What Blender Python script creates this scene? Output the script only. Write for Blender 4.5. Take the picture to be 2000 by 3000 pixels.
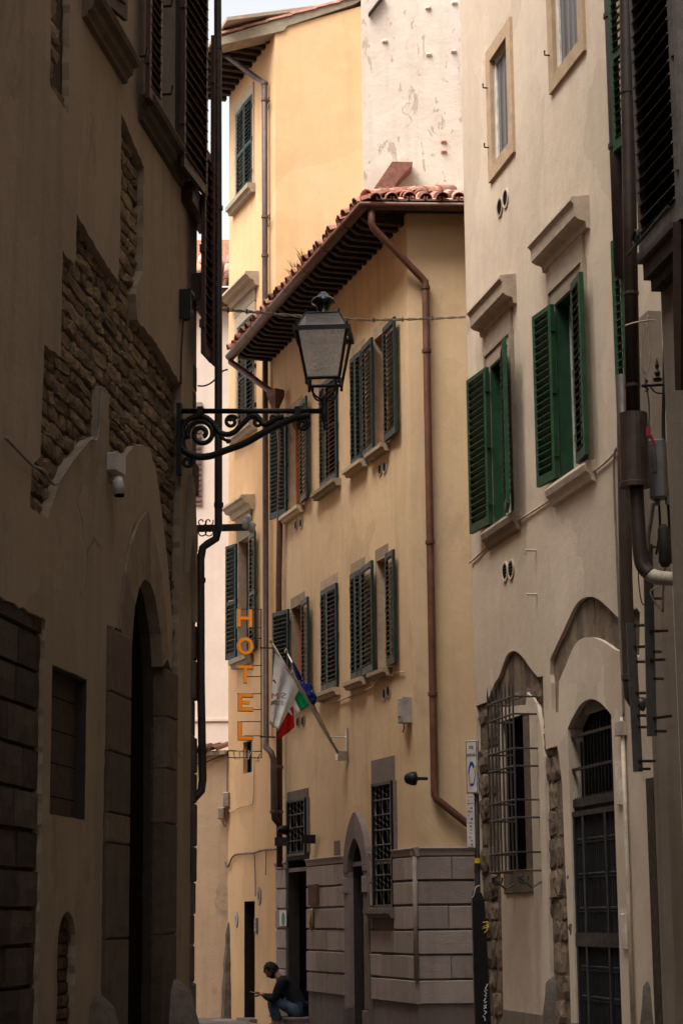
import bpy, bmesh, math, random
from mathutils import Vector, Matrix
from mathutils.geometry import tessellate_polygon
random.seed(11)
R = math.radians
S = bpy.context.scene
for o in list(bpy.data.objects):
    bpy.data.objects.remove(o)
COL = S.collection

# ------------------------------------------------------------------ camera
FOC, PX, PY = 5975.0, 2000.0, 3000.0           # focal length in photo pixels
PITCH = math.atan(1190.0 / FOC)
ROLL = 0.0095
EYE = Vector((0, 0, 1.6))
_f = Vector((0, math.cos(PITCH), math.sin(PITCH)))
_r0 = Vector((1, 0, 0)); _u0 = Vector((0, -math.sin(PITCH), math.cos(PITCH)))
_r = _r0 * math.cos(ROLL) - _u0 * math.sin(ROLL)
_u = _r0 * math.sin(ROLL) + _u0 * math.cos(ROLL)
cam = bpy.data.cameras.new('camera'); camo = bpy.data.objects.new('camera', cam); COL.objects.link(camo)
cam.sensor_fit = 'VERTICAL'; cam.sensor_height = 36.0; cam.lens = FOC / PY * 36.0
cam.clip_start = 0.1; cam.clip_end = 2000
camo.matrix_world = Matrix(((_r.x, _u.x, -_f.x, EYE.x), (_r.y, _u.y, -_f.y, EYE.y), (_r.z, _u.z, -_f.z, EYE.z), (0, 0, 0, 1)))
S.camera = camo

# ------------------------------------------------------------------ sky, sun, exposure
SUN_EL, SUN_AZ = R(58), R(228)                  # azimuth clockwise from +y: behind the camera, to its left
w = bpy.data.worlds.new('World'); S.world = w; w.use_nodes = True
nt = w.node_tree; nt.nodes.clear()
sky = nt.nodes.new('ShaderNodeTexSky'); sky.sky_type = 'NISHITA'; sky.sun_disc = False
sky.sun_elevation = SUN_EL; sky.sun_rotation = SUN_AZ; sky.dust_density = 4.0; sky.air_density = 1.0
hs = nt.nodes.new('ShaderNodeHueSaturation'); hs.inputs['Saturation'].default_value = 0.10
bg = nt.nodes.new('ShaderNodeBackground'); bg.inputs['Strength'].default_value = 0.13
wo = nt.nodes.new('ShaderNodeOutputWorld')
nt.links.new(sky.outputs[0], hs.inputs['Color']); nt.links.new(hs.outputs[0], bg.inputs['Color']); nt.links.new(bg.outputs[0], wo.inputs['Surface'])
sl = bpy.data.lights.new('sun', 'SUN'); sl.energy = 2.3; sl.angle = R(40); sl.color = (1.0, 0.93, 0.84)
so = bpy.data.objects.new('sun', sl); COL.objects.link(so)
_sd = Vector((math.sin(SUN_AZ) * math.cos(SUN_EL), math.cos(SUN_AZ) * math.cos(SUN_EL), math.sin(SUN_EL)))
so.rotation_euler = _sd.to_track_quat('Z', 'Y').to_euler(); so.location = (0, 0, 40)
vs = S.view_settings; vs.view_transform = 'Standard'; vs.look = 'None'; vs.gamma = 1.0; vs.exposure = 1.3; vs.use_curve_mapping = False
S.cycles.max_bounces = 6; S.cycles.diffuse_bounces = 4; S.cycles.glossy_bounces = 2; S.cycles.transmission_bounces = 5; S.cycles.caustics_reflective = False; S.cycles.caustics_refractive = False; S.cycles.use_denoising = True

# ------------------------------------------------------------------ pixel readers (photo pixels from enlarged crops)
def zz(x0, y0, s):
    return lambda x, y: (x0 + x / s, y0 + y / s)
m = zz(0, 0, 0.784)
z1, z2, z3 = zz(0, 0, 2.306), zz(0, 1000, 2.306), zz(0, 2000, 2.306)
z4, z5, z6 = zz(620, 0, 2.063), zz(620, 1000, 2.063), zz(540, 2000, 1.823)
r1, r2, r3 = zz(1320, 0, 2.306), zz(1320, 1000, 2.306), zz(1320, 2000, 2.306)
zb, zf, zp = zz(480, 840, 2.703), zz(760, 1760, 4.703), zz(750, 2780, 7.84)
zs, zh = zz(1340, 2120, 5.343), zz(640, 1760, 4.355)
zc, zy = zz(840, 2280, 3.92), zz(560, 2180, 2.868)

def ray(p):
    return (_f * FOC + _r * (p[0] - PX / 2) + _u * (PY / 2 - p[1])).normalized()

class Face:
    """A vertical plane: u runs along it (left to right in the photo), z up, o out of it towards the street."""
    def __init__(s, O, d):
        s.O = Vector((O[0], O[1], 0)); s.d = Vector((d[0], d[1], 0)).normalized(); s.n = Vector((s.d.y, -s.d.x, 0))
    def P(s, u, z, o=0.0):
        return s.O + s.d * u + s.n * o + Vector((0, 0, z))
    def hit(s, p, o=0.0):
        v = ray(p); t = ((s.O + s.n * o - EYE).dot(s.n)) / v.dot(s.n)
        return EYE + v * t
    def uz(s, p, o=0.0):
        q = s.hit(p, o) - s.O
        return (q.dot(s.d), q.z)
    def u(s, p, o=0.0): return s.uz(p, o)[0]
    def z(s, p, o=0.0): return s.uz(p, o)[1]
    def polyz(s, pts, o=0.0): return [s.uz(p, o) for p in pts]
    def mat(s, u, z, o=0.0):
        q = s.P(u, z, o); return Matrix(((s.d.x, -s.n.x, 0, q.x), (s.d.y, -s.n.y, 0, q.y), (0, 0, 1, q.z), (0, 0, 0, 1)))

def plan(px, depth, lean=True):
    """ground point on the photo column px (read at eye level) at that depth"""
    v = ray((px, 2690)); return (v.x / v.y * depth, depth)

# ------------------------------------------------------------------ materials
M = {}
def newmat(name):
    mt = bpy.data.materials.new(name); mt.use_nodes = True
    n = mt.node_tree; n.nodes.clear()
    out = n.nodes.new('ShaderNodeOutputMaterial'); b = n.nodes.new('ShaderNodeBsdfPrincipled')
    n.links.new(b.outputs[0], out.inputs[0]); M[name] = mt
    return mt, n, b
def N(n, t, **kw):
    x = n.nodes.new(t)
    for k, v in kw.items():
        if k in x.inputs: x.inputs[k].default_value = v
        else: setattr(x, k, v)
    return x
def pos(n, scale=(1, 1, 1), obj=False):
    if obj:
        g = n.nodes.new('ShaderNodeTexCoord'); src = g.outputs['Object']
    else:
        g = n.nodes.new('ShaderNodeNewGeometry'); src = g.outputs['Position']
    mp = n.nodes.new('ShaderNodeMapping'); mp.inputs['Scale'].default_value = scale
    n.links.new(src, mp.inputs['Vector']); return mp.outputs[0]
def noise(n, vec, scale, detail=6, rough=0.6, dist=0.0):
    x = N(n, 'ShaderNodeTexNoise', Scale=scale, Detail=detail, Roughness=rough, Distortion=dist)
    n.links.new(vec, x.inputs['Vector']); return x.outputs['Fac']
def ramp(n, fac, stops):
    r = n.nodes.new('ShaderNodeValToRGB'); e = r.color_ramp.elements
    while len(e) < len(stops): e.new(0.5)
    for el, (p, c) in zip(e, stops):
        el.position = p; el.color = (c, c, c, 1) if not hasattr(c, '__len__') else (*c[:3], 1)
    n.links.new(fac, r.inputs[0]); return r.outputs[0]
def mixc(n, fac, a, b, mode='MIX'):
    x = n.nodes.new('ShaderNodeMix'); x.data_type = 'RGBA'; x.blend_type = mode
    for sock, v in ((x.inputs[0], fac), (x.inputs[6], a), (x.inputs[7], b)):
        if isinstance(v, (int, float)): sock.default_value = v
        elif isinstance(v, tuple): sock.default_value = (*v[:3], 1)
        else: n.links.new(v, sock)
    return x.outputs[2]
def bump(n, b, h, strength, dist=0.01):
    x = N(n, 'ShaderNodeBump', Strength=strength, Distance=dist)
    n.links.new(h, x.inputs['Height']); n.links.new(x.outputs[0], b.inputs['Normal']); return x
def mul(c, k): return tuple(min(1, v * k) for v in c)

def stucco(name, c, c2=None, streak=0.35, patch=None, patch_amt=0.0, dirt=None, dirt_amt=0.3, bumps=0.5, rough=0.92, cracks=False, objvar=0.0, repair=0.0):
    mt, n, b = newmat(name)
    c2 = c2 or mul(c, 0.8)
    P_ = pos(n)
    big = noise(n, P_, 0.55, 5, 0.55, 0.3)
    col = mixc(n, ramp(n, big, [(0.36, 0.0), (0.64, 1.0)]), c, c2)
    med = noise(n, P_, 3.1, 8, 0.68)
    col = mixc(n, ramp(n, med, [(0.42, 0.0), (0.75, 0.55)]), col, mul(c, 1.14))
    st = noise(n, pos(n, (3.2, 3.2, 0.22)), 1.6, 6, 0.6)
    col = mixc(n, ramp(n, st, [(0.50, 0.0), (0.74, streak)]), col, mul(c2, 0.62))
    if dirt:
        dn = noise(n, pos(n, (1.4, 1.4, 0.8)), 1.3, 9, 0.72, 0.4)
        col = mixc(n, ramp(n, dn, [(0.56, 0.0), (0.66, dirt_amt)]), col, dirt)
    if repair:
        rv = N(n, 'ShaderNodeTexVoronoi', feature='F1', Scale=0.8); wr_ = N(n, 'ShaderNodeTexNoise', Scale=1.7, Detail=5)
        n.links.new(P_, wr_.inputs['Vector']); ad_ = N(n, 'ShaderNodeVectorMath', operation='MULTIPLY_ADD'); ad_.inputs[1].default_value = (0.9, 0.9, 0.9)
        n.links.new(wr_.outputs['Color'], ad_.inputs[0]); n.links.new(P_, ad_.inputs[2]); n.links.new(ad_.outputs[0], rv.inputs['Vector'])
        sx_ = N(n, 'ShaderNodeSeparateColor'); n.links.new(rv.outputs['Color'], sx_.inputs[0])
        col = mixc(n, ramp(n, sx_.outputs[0], [(0.55, 0.0), (0.85, repair)]), col, mul(c2, 0.72)); col = mixc(n, ramp(n, sx_.outputs[1], [(0.6, 0.0), (0.9, repair)]), col, mul(c, 1.25))
    if objvar:
        oi = n.nodes.new('ShaderNodeObjectInfo'); mr = N(n, 'ShaderNodeMapRange'); mr.inputs[3].default_value = 1 - objvar; mr.inputs[4].default_value = 1 + objvar
        n.links.new(oi.outputs['Random'], mr.inputs[0]); hv_ = N(n, 'ShaderNodeHueSaturation'); n.links.new(mr.outputs[0], hv_.inputs['Value']); n.links.new(col, hv_.inputs['Color']); col = hv_.outputs[0]
    h = noise(n, P_, 46, 6, 0.7)
    h2 = noise(n, P_, 5.5, 6, 0.6)
    hm = N(n, 'ShaderNodeMath', operation='MULTIPLY_ADD'); hm.inputs[1].default_value = 2.2
    n.links.new(h2, hm.inputs[0]); n.links.new(h, hm.inputs[2]); hh = hm.outputs[0]
    if patch:
        pn = noise(n, pos(n, (1.5, 1.5, 0.6)), 3.4, 9, 0.68, 0.5)
        pf = ramp(n, pn, [(0.60 - patch_amt, 0.0), (0.615 - patch_amt, 1.0)])
        col = mixc(n, pf, col, patch)
        sm = N(n, 'ShaderNodeMath', operation='MULTIPLY_ADD'); sm.inputs[1].default_value = -1.4
        n.links.new(pf, sm.inputs[0]); n.links.new(hh, sm.inputs[2]); hh = sm.outputs[0]
    if cracks:
        v = N(n, 'ShaderNodeTexVoronoi', feature='DISTANCE_TO_EDGE', Scale=0.55)
        wv = N(n, 'ShaderNodeTexNoise', Scale=2.5, Detail=6)
        n.links.new(P_, wv.inputs['Vector'])
        add = N(n, 'ShaderNodeVectorMath', operation='MULTIPLY_ADD'); add.inputs[1].default_value = (0.7, 0.7, 0.7)
        n.links.new(wv.outputs['Color'], add.inputs[0]); n.links.new(P_, add.inputs[2]); n.links.new(add.outputs[0], v.inputs['Vector'])
        cf = ramp(n, v.outputs['Distance'], [(0.0, 1.0), (0.009, 0.0)])
        msk = ramp(n, noise(n, P_, 0.35, 2), [(0.52, 0.0), (0.58, 0.8)])
        mm = N(n, 'ShaderNodeMath', operation='MULTIPLY'); n.links.new(cf, mm.inputs[0]); n.links.new(msk, mm.inputs[1])
        col = mixc(n, mm.outputs[0], col, mul(c2, 0.45))
    n.links.new(col, b.inputs['Base Color']); b.inputs['Roughness'].default_value = rough
    b.inputs['Specular IOR Level'].default_value = 0.15
    bump(n, b, hh, bumps, 0.012)
    return mt

def stone(name, c, var=0.55, bumps=0.8, scale=9, rough=0.95, moss=None):
    mt, n, b = newmat(name)
    oi = n.nodes.new('ShaderNodeObjectInfo')
    P_ = pos(n)
    a = noise(n, P_, scale, 8, 0.7)
    col = mixc(n, ramp(n, a, [(0.3, 0.0), (0.7, 1.0)]), mul(c, 1 - var * 0.6), mul(c, 1 + var * 0.7))
    hsv = N(n, 'ShaderNodeHueSaturation'); n.links.new(col, hsv.inputs['Color'])
    mr = N(n, 'ShaderNodeMapRange'); mr.inputs[3].default_value = 0.62; mr.inputs[4].default_value = 1.35
    n.links.new(oi.outputs['Random'], mr.inputs[0]); n.links.new(mr.outputs[0], hsv.inputs['Value'])
    mr2 = N(n, 'ShaderNodeMapRange'); mr2.inputs[3].default_value = 0.488; mr2.inputs[4].default_value = 0.508
    mfr = N(n, 'ShaderNodeMath', operation='FRACT'); mfm = N(n, 'ShaderNodeMath', operation='MULTIPLY'); mfm.inputs[1].default_value = 7.13
    n.links.new(oi.outputs['Random'], mfm.inputs[0]); n.links.new(mfm.outputs[0], mfr.inputs[0]); n.links.new(mfr.outputs[0], mr2.inputs[0]); n.links.new(mr2.outputs[0], hsv.inputs['Hue'])
    col = hsv.outputs[0]
    sp = noise(n, P_, 28, 4, 0.7)
    col = mixc(n, ramp(n, sp, [(0.58, 0.0), (0.72, 0.6)]), col, mul(c, 0.35))
    n.links.new(col, b.inputs['Base Color']); b.inputs['Roughness'].default_value = rough; b.inputs['Specular IOR Level'].default_value = 0.2
    h = noise(n, P_, 24, 8, 0.75)
    bump(n, b, h, bumps, 0.02)
    return mt

def paint(name, c, rough=0.55, wear=None, wear_amt=0.25, metal=0.0, grain=False, bumps=0.25, spec=0.35):
    mt, n, b = newmat(name)
    P_ = pos(n)
    a = noise(n, P_, 6, 7, 0.65)
    col = mixc(n, ramp(n, a, [(0.35, 0.0), (0.68, 1.0)]), mul(c, 0.72), mul(c, 1.3))
    if wear:
        wn = noise(n, pos(n, (1, 1, 0.35) if not grain else (6, 6, 0.5)), 9, 8, 0.72)
        col = mixc(n, ramp(n, wn, [(0.56, 0.0), (0.66, wear_amt)]), col, wear)
    oi = n.nodes.new('ShaderNodeObjectInfo'); mr = N(n, 'ShaderNodeMapRange'); mr.inputs[3].default_value = 0.78; mr.inputs[4].default_value = 1.28
    n.links.new(oi.outputs['Random'], mr.inputs[0]); hv_ = N(n, 'ShaderNodeHueSaturation'); n.links.new(mr.outputs[0], hv_.inputs['Value']); n.links.new(col, hv_.inputs['Color']); col = hv_.outputs[0]
    n.links.new(col, b.inputs['Base Color'])
    rr = ramp(n, noise(n, P_, 14, 5), [(0.3, rough * 0.8), (0.7, min(1, rough * 1.25))])
    n.links.new(rr, b.inputs['Roughness']); b.inputs['Metallic'].default_value = metal; b.inputs['Specular IOR Level'].default_value = spec
    bump(n, b, noise(n, P_, 60, 5, 0.7), bumps, 0.004)
    return mt

def flat(name, c, rough=0.7, metal=0.0, emit=None):
    mt, n, b = newmat(name)
    col = mixc(n, ramp(n, noise(n, pos(n), 8, 5), [(0.35, 0.0), (0.7, 1.0)]), mul(c, 0.85), mul(c, 1.1))
    n.links.new(col, b.inputs['Base Color']); b.inputs['Roughness'].default_value = rough; b.inputs['Metallic'].default_value = metal; b.inputs['Specular IOR Level'].default_value = 0.0 if 'black_void' in name or 'door_black' in name else 0.25
    if emit: b.inputs['Emission Color'].default_value = (*c, 1); b.inputs['Emission Strength'].default_value = emit
    return mt

stucco('stucco_yellow', (0.68, 0.44, 0.245), (0.62, 0.385, 0.20), 0.2, dirt=(0.64, 0.47, 0.31), dirt_amt=0.6, bumps=0.2, repair=0.18)
stucco('stucco_ochre', (0.66, 0.475, 0.29), (0.60, 0.42, 0.25), 0.4, dirt=(0.44, 0.31, 0.21), dirt_amt=0.45, bumps=0.25, repair=0.25)
stucco('stucco_white', (0.60, 0.52, 0.445), (0.55, 0.465, 0.39), 0.25, patch=(0.43, 0.35, 0.275), patch_amt=0.012, bumps=0.5, cracks=True)
stucco('stucco_cream', (0.60, 0.49, 0.38), (0.53, 0.425, 0.325), 0.2, dirt=(0.44, 0.34, 0.26), dirt_amt=0.45, bumps=0.26, repair=0.28)
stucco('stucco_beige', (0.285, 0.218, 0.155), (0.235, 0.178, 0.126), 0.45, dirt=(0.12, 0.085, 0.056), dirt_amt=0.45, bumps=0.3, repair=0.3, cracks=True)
stucco('stucco_peach', (0.60, 0.42, 0.27), (0.54, 0.38, 0.25), 0.4, dirt=(0.22, 0.18, 0.15), dirt_amt=0.5, bumps=0.4)
stucco('stucco_pink', (0.60, 0.50, 0.43), (0.56, 0.465, 0.395), 0.2, bumps=0.2)
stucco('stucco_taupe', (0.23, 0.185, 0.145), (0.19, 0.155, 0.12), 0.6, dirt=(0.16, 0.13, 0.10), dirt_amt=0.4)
stucco('plaster_plinth', (0.19, 0.15, 0.135), (0.155, 0.122, 0.11), 0.4, dirt=(0.08, 0.065, 0.058), dirt_amt=0.5, bumps=0.6)
stucco('plaster_block', (0.335, 0.272, 0.243), (0.29, 0.233, 0.208), 0.45, dirt=(0.17, 0.135, 0.12), dirt_amt=0.45, bumps=0.5, objvar=0.15)
stone('rubble', (0.175, 0.123, 0.076), 0.75, 1.0, 13)
stone('ashlar_dark', (0.062, 0.045, 0.033), 0.5, 0.9, 8)
stone('mortar_dark', (0.07, 0.05, 0.034), 0.5, 0.9, 14)
stone('ashlar_brown', (0.105, 0.076, 0.053), 0.4, 0.7, 6)
stone('pietra', (0.36, 0.29, 0.215), 0.3, 0.45, 7)
stone('pietra_grey', (0.30, 0.255, 0.205), 0.3, 0.4, 8)
stone('pietra_warm', (0.45, 0.325, 0.205), 0.25, 0.4, 6)
stone('pietra_mauve', (0.19, 0.15, 0.135), 0.25, 0.4, 8)
stone('quoin', (0.17, 0.125, 0.088), 0.5, 1.0, 10)
stone('paving', (0.22, 0.20, 0.185), 0.35, 0.6, 8, 0.8)
stone('rock', (0.13, 0.105, 0.085), 0.5, 1.0, 9)
stone('brick_red', (0.085, 0.045, 0.033), 0.5, 0.9, 12)
stone('terracotta', (0.50, 0.26, 0.19), 0.55, 0.8, 12)
stone('terracotta_dark', (0.20, 0.095, 0.065), 0.55, 0.8, 12)
paint('green_dark', (0.006, 0.021, 0.016), 0.5, wear=(0.03, 0.045, 0.038), wear_amt=0.3)
paint('green_pale', (0.045, 0.072, 0.06), 0.5, wear=(0.09, 0.105, 0.095), wear_amt=0.4)
paint('green_bright', (0.006, 0.048, 0.016), 0.55, wear=(0.035, 0.065, 0.04), wear_amt=0.45)
paint('brown_wood', (0.050, 0.020, 0.015), 0.55, wear=(0.10, 0.055, 0.04), wear_amt=0.4, grain=True)
paint('grey_wood', (0.085, 0.07, 0.062), 0.75, wear=(0.15, 0.12, 0.10), wear_amt=0.55, grain=True, bumps=0.7)
paint('rafter_wood', (0.028, 0.016, 0.010), 0.85, wear=(0.05, 0.03, 0.02), wear_amt=0.4, grain=True, bumps=0.6)
paint('door_wood', (0.030, 0.021, 0.015), 0.6, wear=(0.05, 0.035, 0.025), wear_amt=0.4, grain=True, bumps=0.5)
paint('orange_wood', (0.46, 0.115, 0.018), 0.45, bumps=0.1)
paint('white_frame', (0.66, 0.63, 0.58), 0.45, bumps=0.1)
paint('copper_brown', (0.105, 0.042, 0.027), 0.5, wear=(0.18, 0.085, 0.055), wear_amt=0.5)
paint('pipe_mauve', (0.095, 0.056, 0.046), 0.45, wear=(0.16, 0.105, 0.085), wear_amt=0.45)
paint('pipe_dark', (0.028, 0.019, 0.015), 0.5, wear=(0.06, 0.045, 0.038), wear_amt=0.35)
paint('pipe_copper_old', (0.038, 0.022, 0.016), 0.5, wear=(0.05, 0.085, 0.07), wear_amt=0.35)
paint('pipe_pale', (0.48, 0.40, 0.31), 0.5, wear=(0.3, 0.25, 0.2), wear_amt=0.4)
paint('iron_black', (0.012, 0.011, 0.010), 0.5, wear=(0.035, 0.024, 0.017), wear_amt=0.5, metal=0.3)
paint('iron_grey', (0.055, 0.050, 0.046), 0.55, wear=(0.10, 0.07, 0.05), wear_amt=0.4, metal=0.3)
paint('lamp_black', (0.02, 0.021, 0.02), 0.22, metal=0.6, bumps=0.02, spec=0.8)
paint('gate_iron', (0.018, 0.018, 0.019), 0.5, wear=(0.04, 0.035, 0.03), wear_amt=0.3, metal=0.2)
paint('steel', (0.45, 0.42, 0.38), 0.35, wear=(0.3, 0.27, 0.24), wear_amt=0.4, metal=0.85)
paint('plastic_grey', (0.34, 0.31, 0.28), 0.5, wear=(0.22, 0.19, 0.16), wear_amt=0.4)
paint('plastic_pale', (0.52, 0.45, 0.37), 0.5, wear=(0.4, 0.33, 0.26), wear_amt=0.4)
paint('box_grey', (0.13, 0.125, 0.122), 0.5, wear=(0.09, 0.085, 0.08), wear_amt=0.4)
paint('cable_black', (0.018, 0.016, 0.014), 0.6)
paint('cable_grey', (0.16, 0.135, 0.11), 0.6)
paint('cable_tan', (0.42, 0.32, 0.22), 0.6)
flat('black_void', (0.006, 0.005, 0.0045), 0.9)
flat('neon_orange', (0.90, 0.25, 0.012), 0.35, emit=0.12)
flat('door_black', (0.010, 0.008, 0.006), 0.7)
stone('ashlar_mid', (0.19, 0.142, 0.098), 0.35, 0.6, 6)
stone('surround_stone', (0.40, 0.305, 0.205), 0.25, 0.4, 8)
stone('jamb_shade', (0.036, 0.029, 0.025), 0.3, 0.3, 8)  # near-black: shade of door and window recesses put into the colour
flat('neon_white', (0.62, 0.57, 0.50), 0.3)
flat('flag_white', (0.80, 0.78, 0.76), 0.9)
flat('flag_red', (0.55, 0.012, 0.012), 0.9)
flat('flag_green', (0.0, 0.22, 0.075), 0.9)
flat('flag_blue', (0.008, 0.018, 0.13), 0.85)
flat('flag_yellow', (0.65, 0.5, 0.05), 0.85)
flat('print_maroon', (0.22, 0.03, 0.05), 0.9)
flat('print_grey', (0.16, 0.15, 0.15), 0.9)
flat('sign_white', (0.60, 0.56, 0.52), 0.5)
flat('sign_black', (0.02, 0.02, 0.02), 0.6)
flat('sign_blue', (0.02, 0.04, 0.22), 0.5)
flat('sign_red', (0.5, 0.03, 0.03), 0.6)
flat('sticker_yellow', (0.70, 0.50, 0.02), 0.6)
flat('sticker_pink', (0.55, 0.28, 0.22), 0.6)
flat('label_green', (0.05, 0.22, 0.12), 0.6)
flat('curtain_orange', (0.75, 0.16, 0.015), 0.9)
flat('curtain_grey', (0.30, 0.29, 0.30), 0.95)
flat('clip_red', (0.30, 0.02, 0.04), 0.5)
flat('bronze', (0.30, 0.20, 0.08), 0.4, 0.8)
flat('skin', (0.30, 0.135, 0.085), 0.55)
flat('hair', (0.012, 0.009, 0.008), 0.7)
flat('jacket', (0.009, 0.011, 0.016), 0.85)
flat('shoe', (0.30, 0.16, 0.065), 0.7)
flat('weed', (0.10, 0.12, 0.03), 0.8)
flat('weed_orange', (0.45, 0.20, 0.06), 0.8)
mt, n, b = newmat('jeans')
P_ = pos(n)
n.links.new(mixc(n, ramp(n, noise(n, P_, 7, 6, 0.6), [(0.38, 0.0), (0.68, 1.0)]), (0.014, 0.030, 0.062), (0.075, 0.12, 0.18)), b.inputs['Base Color'])
b.inputs['Roughness'].default_value = 0.9; bump(n, b, noise(n, P_, 40, 5), 0.4, 0.01)
# window glass: dark reflective
mt, n, b = newmat('glass_dark'); b.inputs['Base Color'].default_value = (0.014, 0.015, 0.017, 1); b.inputs['Roughness'].default_value = 0.06; b.inputs['Specular IOR Level'].default_value = 0.7
# curtain behind glass: folded grey gauze
mt, n, b = newmat('curtain_fold')
wv = N(n, 'ShaderNodeTexWave', wave_type='BANDS', bands_direction='X'); wv.inputs['Scale'].default_value = 1.0
n.links.new(pos(n, (9, 9, 0.15)), wv.inputs['Vector']); wv.inputs['Distortion'].default_value = 2.0
n.links.new(mixc(n, wv.outputs['Fac'], (0.055, 0.053, 0.055), (0.15, 0.145, 0.148)), b.inputs['Base Color']); b.inputs['Roughness'].default_value = 0.35
bump(n, b, wv.outputs['Fac'], 0.5, 0.03)
# lantern glass: hammered, translucent
def lantern_glass(name, hscale, tint, clear=0.0):
    mt, n, b = newmat(name); out = [x for x in n.nodes if x.type == 'OUTPUT_MATERIAL'][0]
    v = N(n, 'ShaderNodeTexVoronoi', feature='SMOOTH_F1'); v.inputs['Scale'].default_value = hscale
    n.links.new(pos(n), v.inputs['Vector'])
    bp = bump(n, b, v.outputs['Distance'], 1.0, 0.02)
    b.inputs['Roughness'].default_value = 0.18; b.inputs['Specular IOR Level'].default_value = 0.9
    g = noise(n, pos(n), 9, 6, 0.7)
    col = mixc(n, ramp(n, g, [(0.4, 0.0), (0.7, 1.0)]), mul(tint, 0.85), tint)
    n.links.new(col, b.inputs['Base Color'])
    tr = n.nodes.new('ShaderNodeBsdfTranslucent'); n.links.new(col, tr.inputs['Color']); n.links.new(bp.outputs[0], tr.inputs['Normal'])
    gl = n.nodes.new('ShaderNodeBsdfRefraction'); gl.inputs['Color'].default_value = (*tint, 1); gl.inputs['Roughness'].default_value = 0.6; gl.inputs['IOR'].default_value = 1.06; n.links.new(bp.outputs[0], gl.inputs['Normal'])
    m1 = n.nodes.new('ShaderNodeMixShader'); m1.inputs[0].default_value = 0.80; n.links.new(b.outputs[0], m1.inputs[1]); n.links.new(tr.outputs[0], m1.inputs[2])
    m2 = n.nodes.new('ShaderNodeMixShader'); m2.inputs[0].default_value = 0.12; n.links.new(m1.outputs[0], m2.inputs[1]); n.links.new(gl.outputs[0], m2.inputs[2])
    m3 = n.nodes.new('ShaderNodeMixShader'); m3.inputs[0].default_value = clear; tpn = n.nodes.new('ShaderNodeBsdfTransparent'); n.links.new(m2.outputs[0], m3.inputs[1]); n.links.new(tpn.outputs[0], m3.inputs[2])
    n.links.new(m3.outputs[0], out.inputs[0])
lantern_glass('lantern_side_glass', 60, (0.99, 0.98, 0.97), 0.94); lantern_glass('lantern_glass', 60, (0.99, 0.98, 0.97)); lantern_glass('lantern_roof_glass', 42, (1.0, 1.0, 1.0), 0.35)
# tiled paving ground
mt, n, b = newmat('ground')
br = N(n, 'ShaderNodeTexBrick', Scale=1.0); br.inputs['Color1'].default_value = (0.20, 0.185, 0.17, 1); br.inputs['Color2'].default_value = (0.15, 0.14, 0.13, 1); br.inputs['Mortar'].default_value = (0.06, 0.055, 0.05, 1)
br.inputs['Mortar Size'].default_value = 0.012; br.inputs['Brick Width'].default_value = 0.7; br.inputs['Row Height'].default_value = 0.4
n.links.new(pos(n), br.inputs['Vector'])
n.links.new(mixc(n, ramp(n, noise(n, pos(n), 5, 8, 0.7), [(0.3, 0.0), (0.7, 0.5)]), br.outputs[0], (0.25, 0.23, 0.21)), b.inputs['Base Color']); b.inputs['Roughness'].default_value = 0.75

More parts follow.
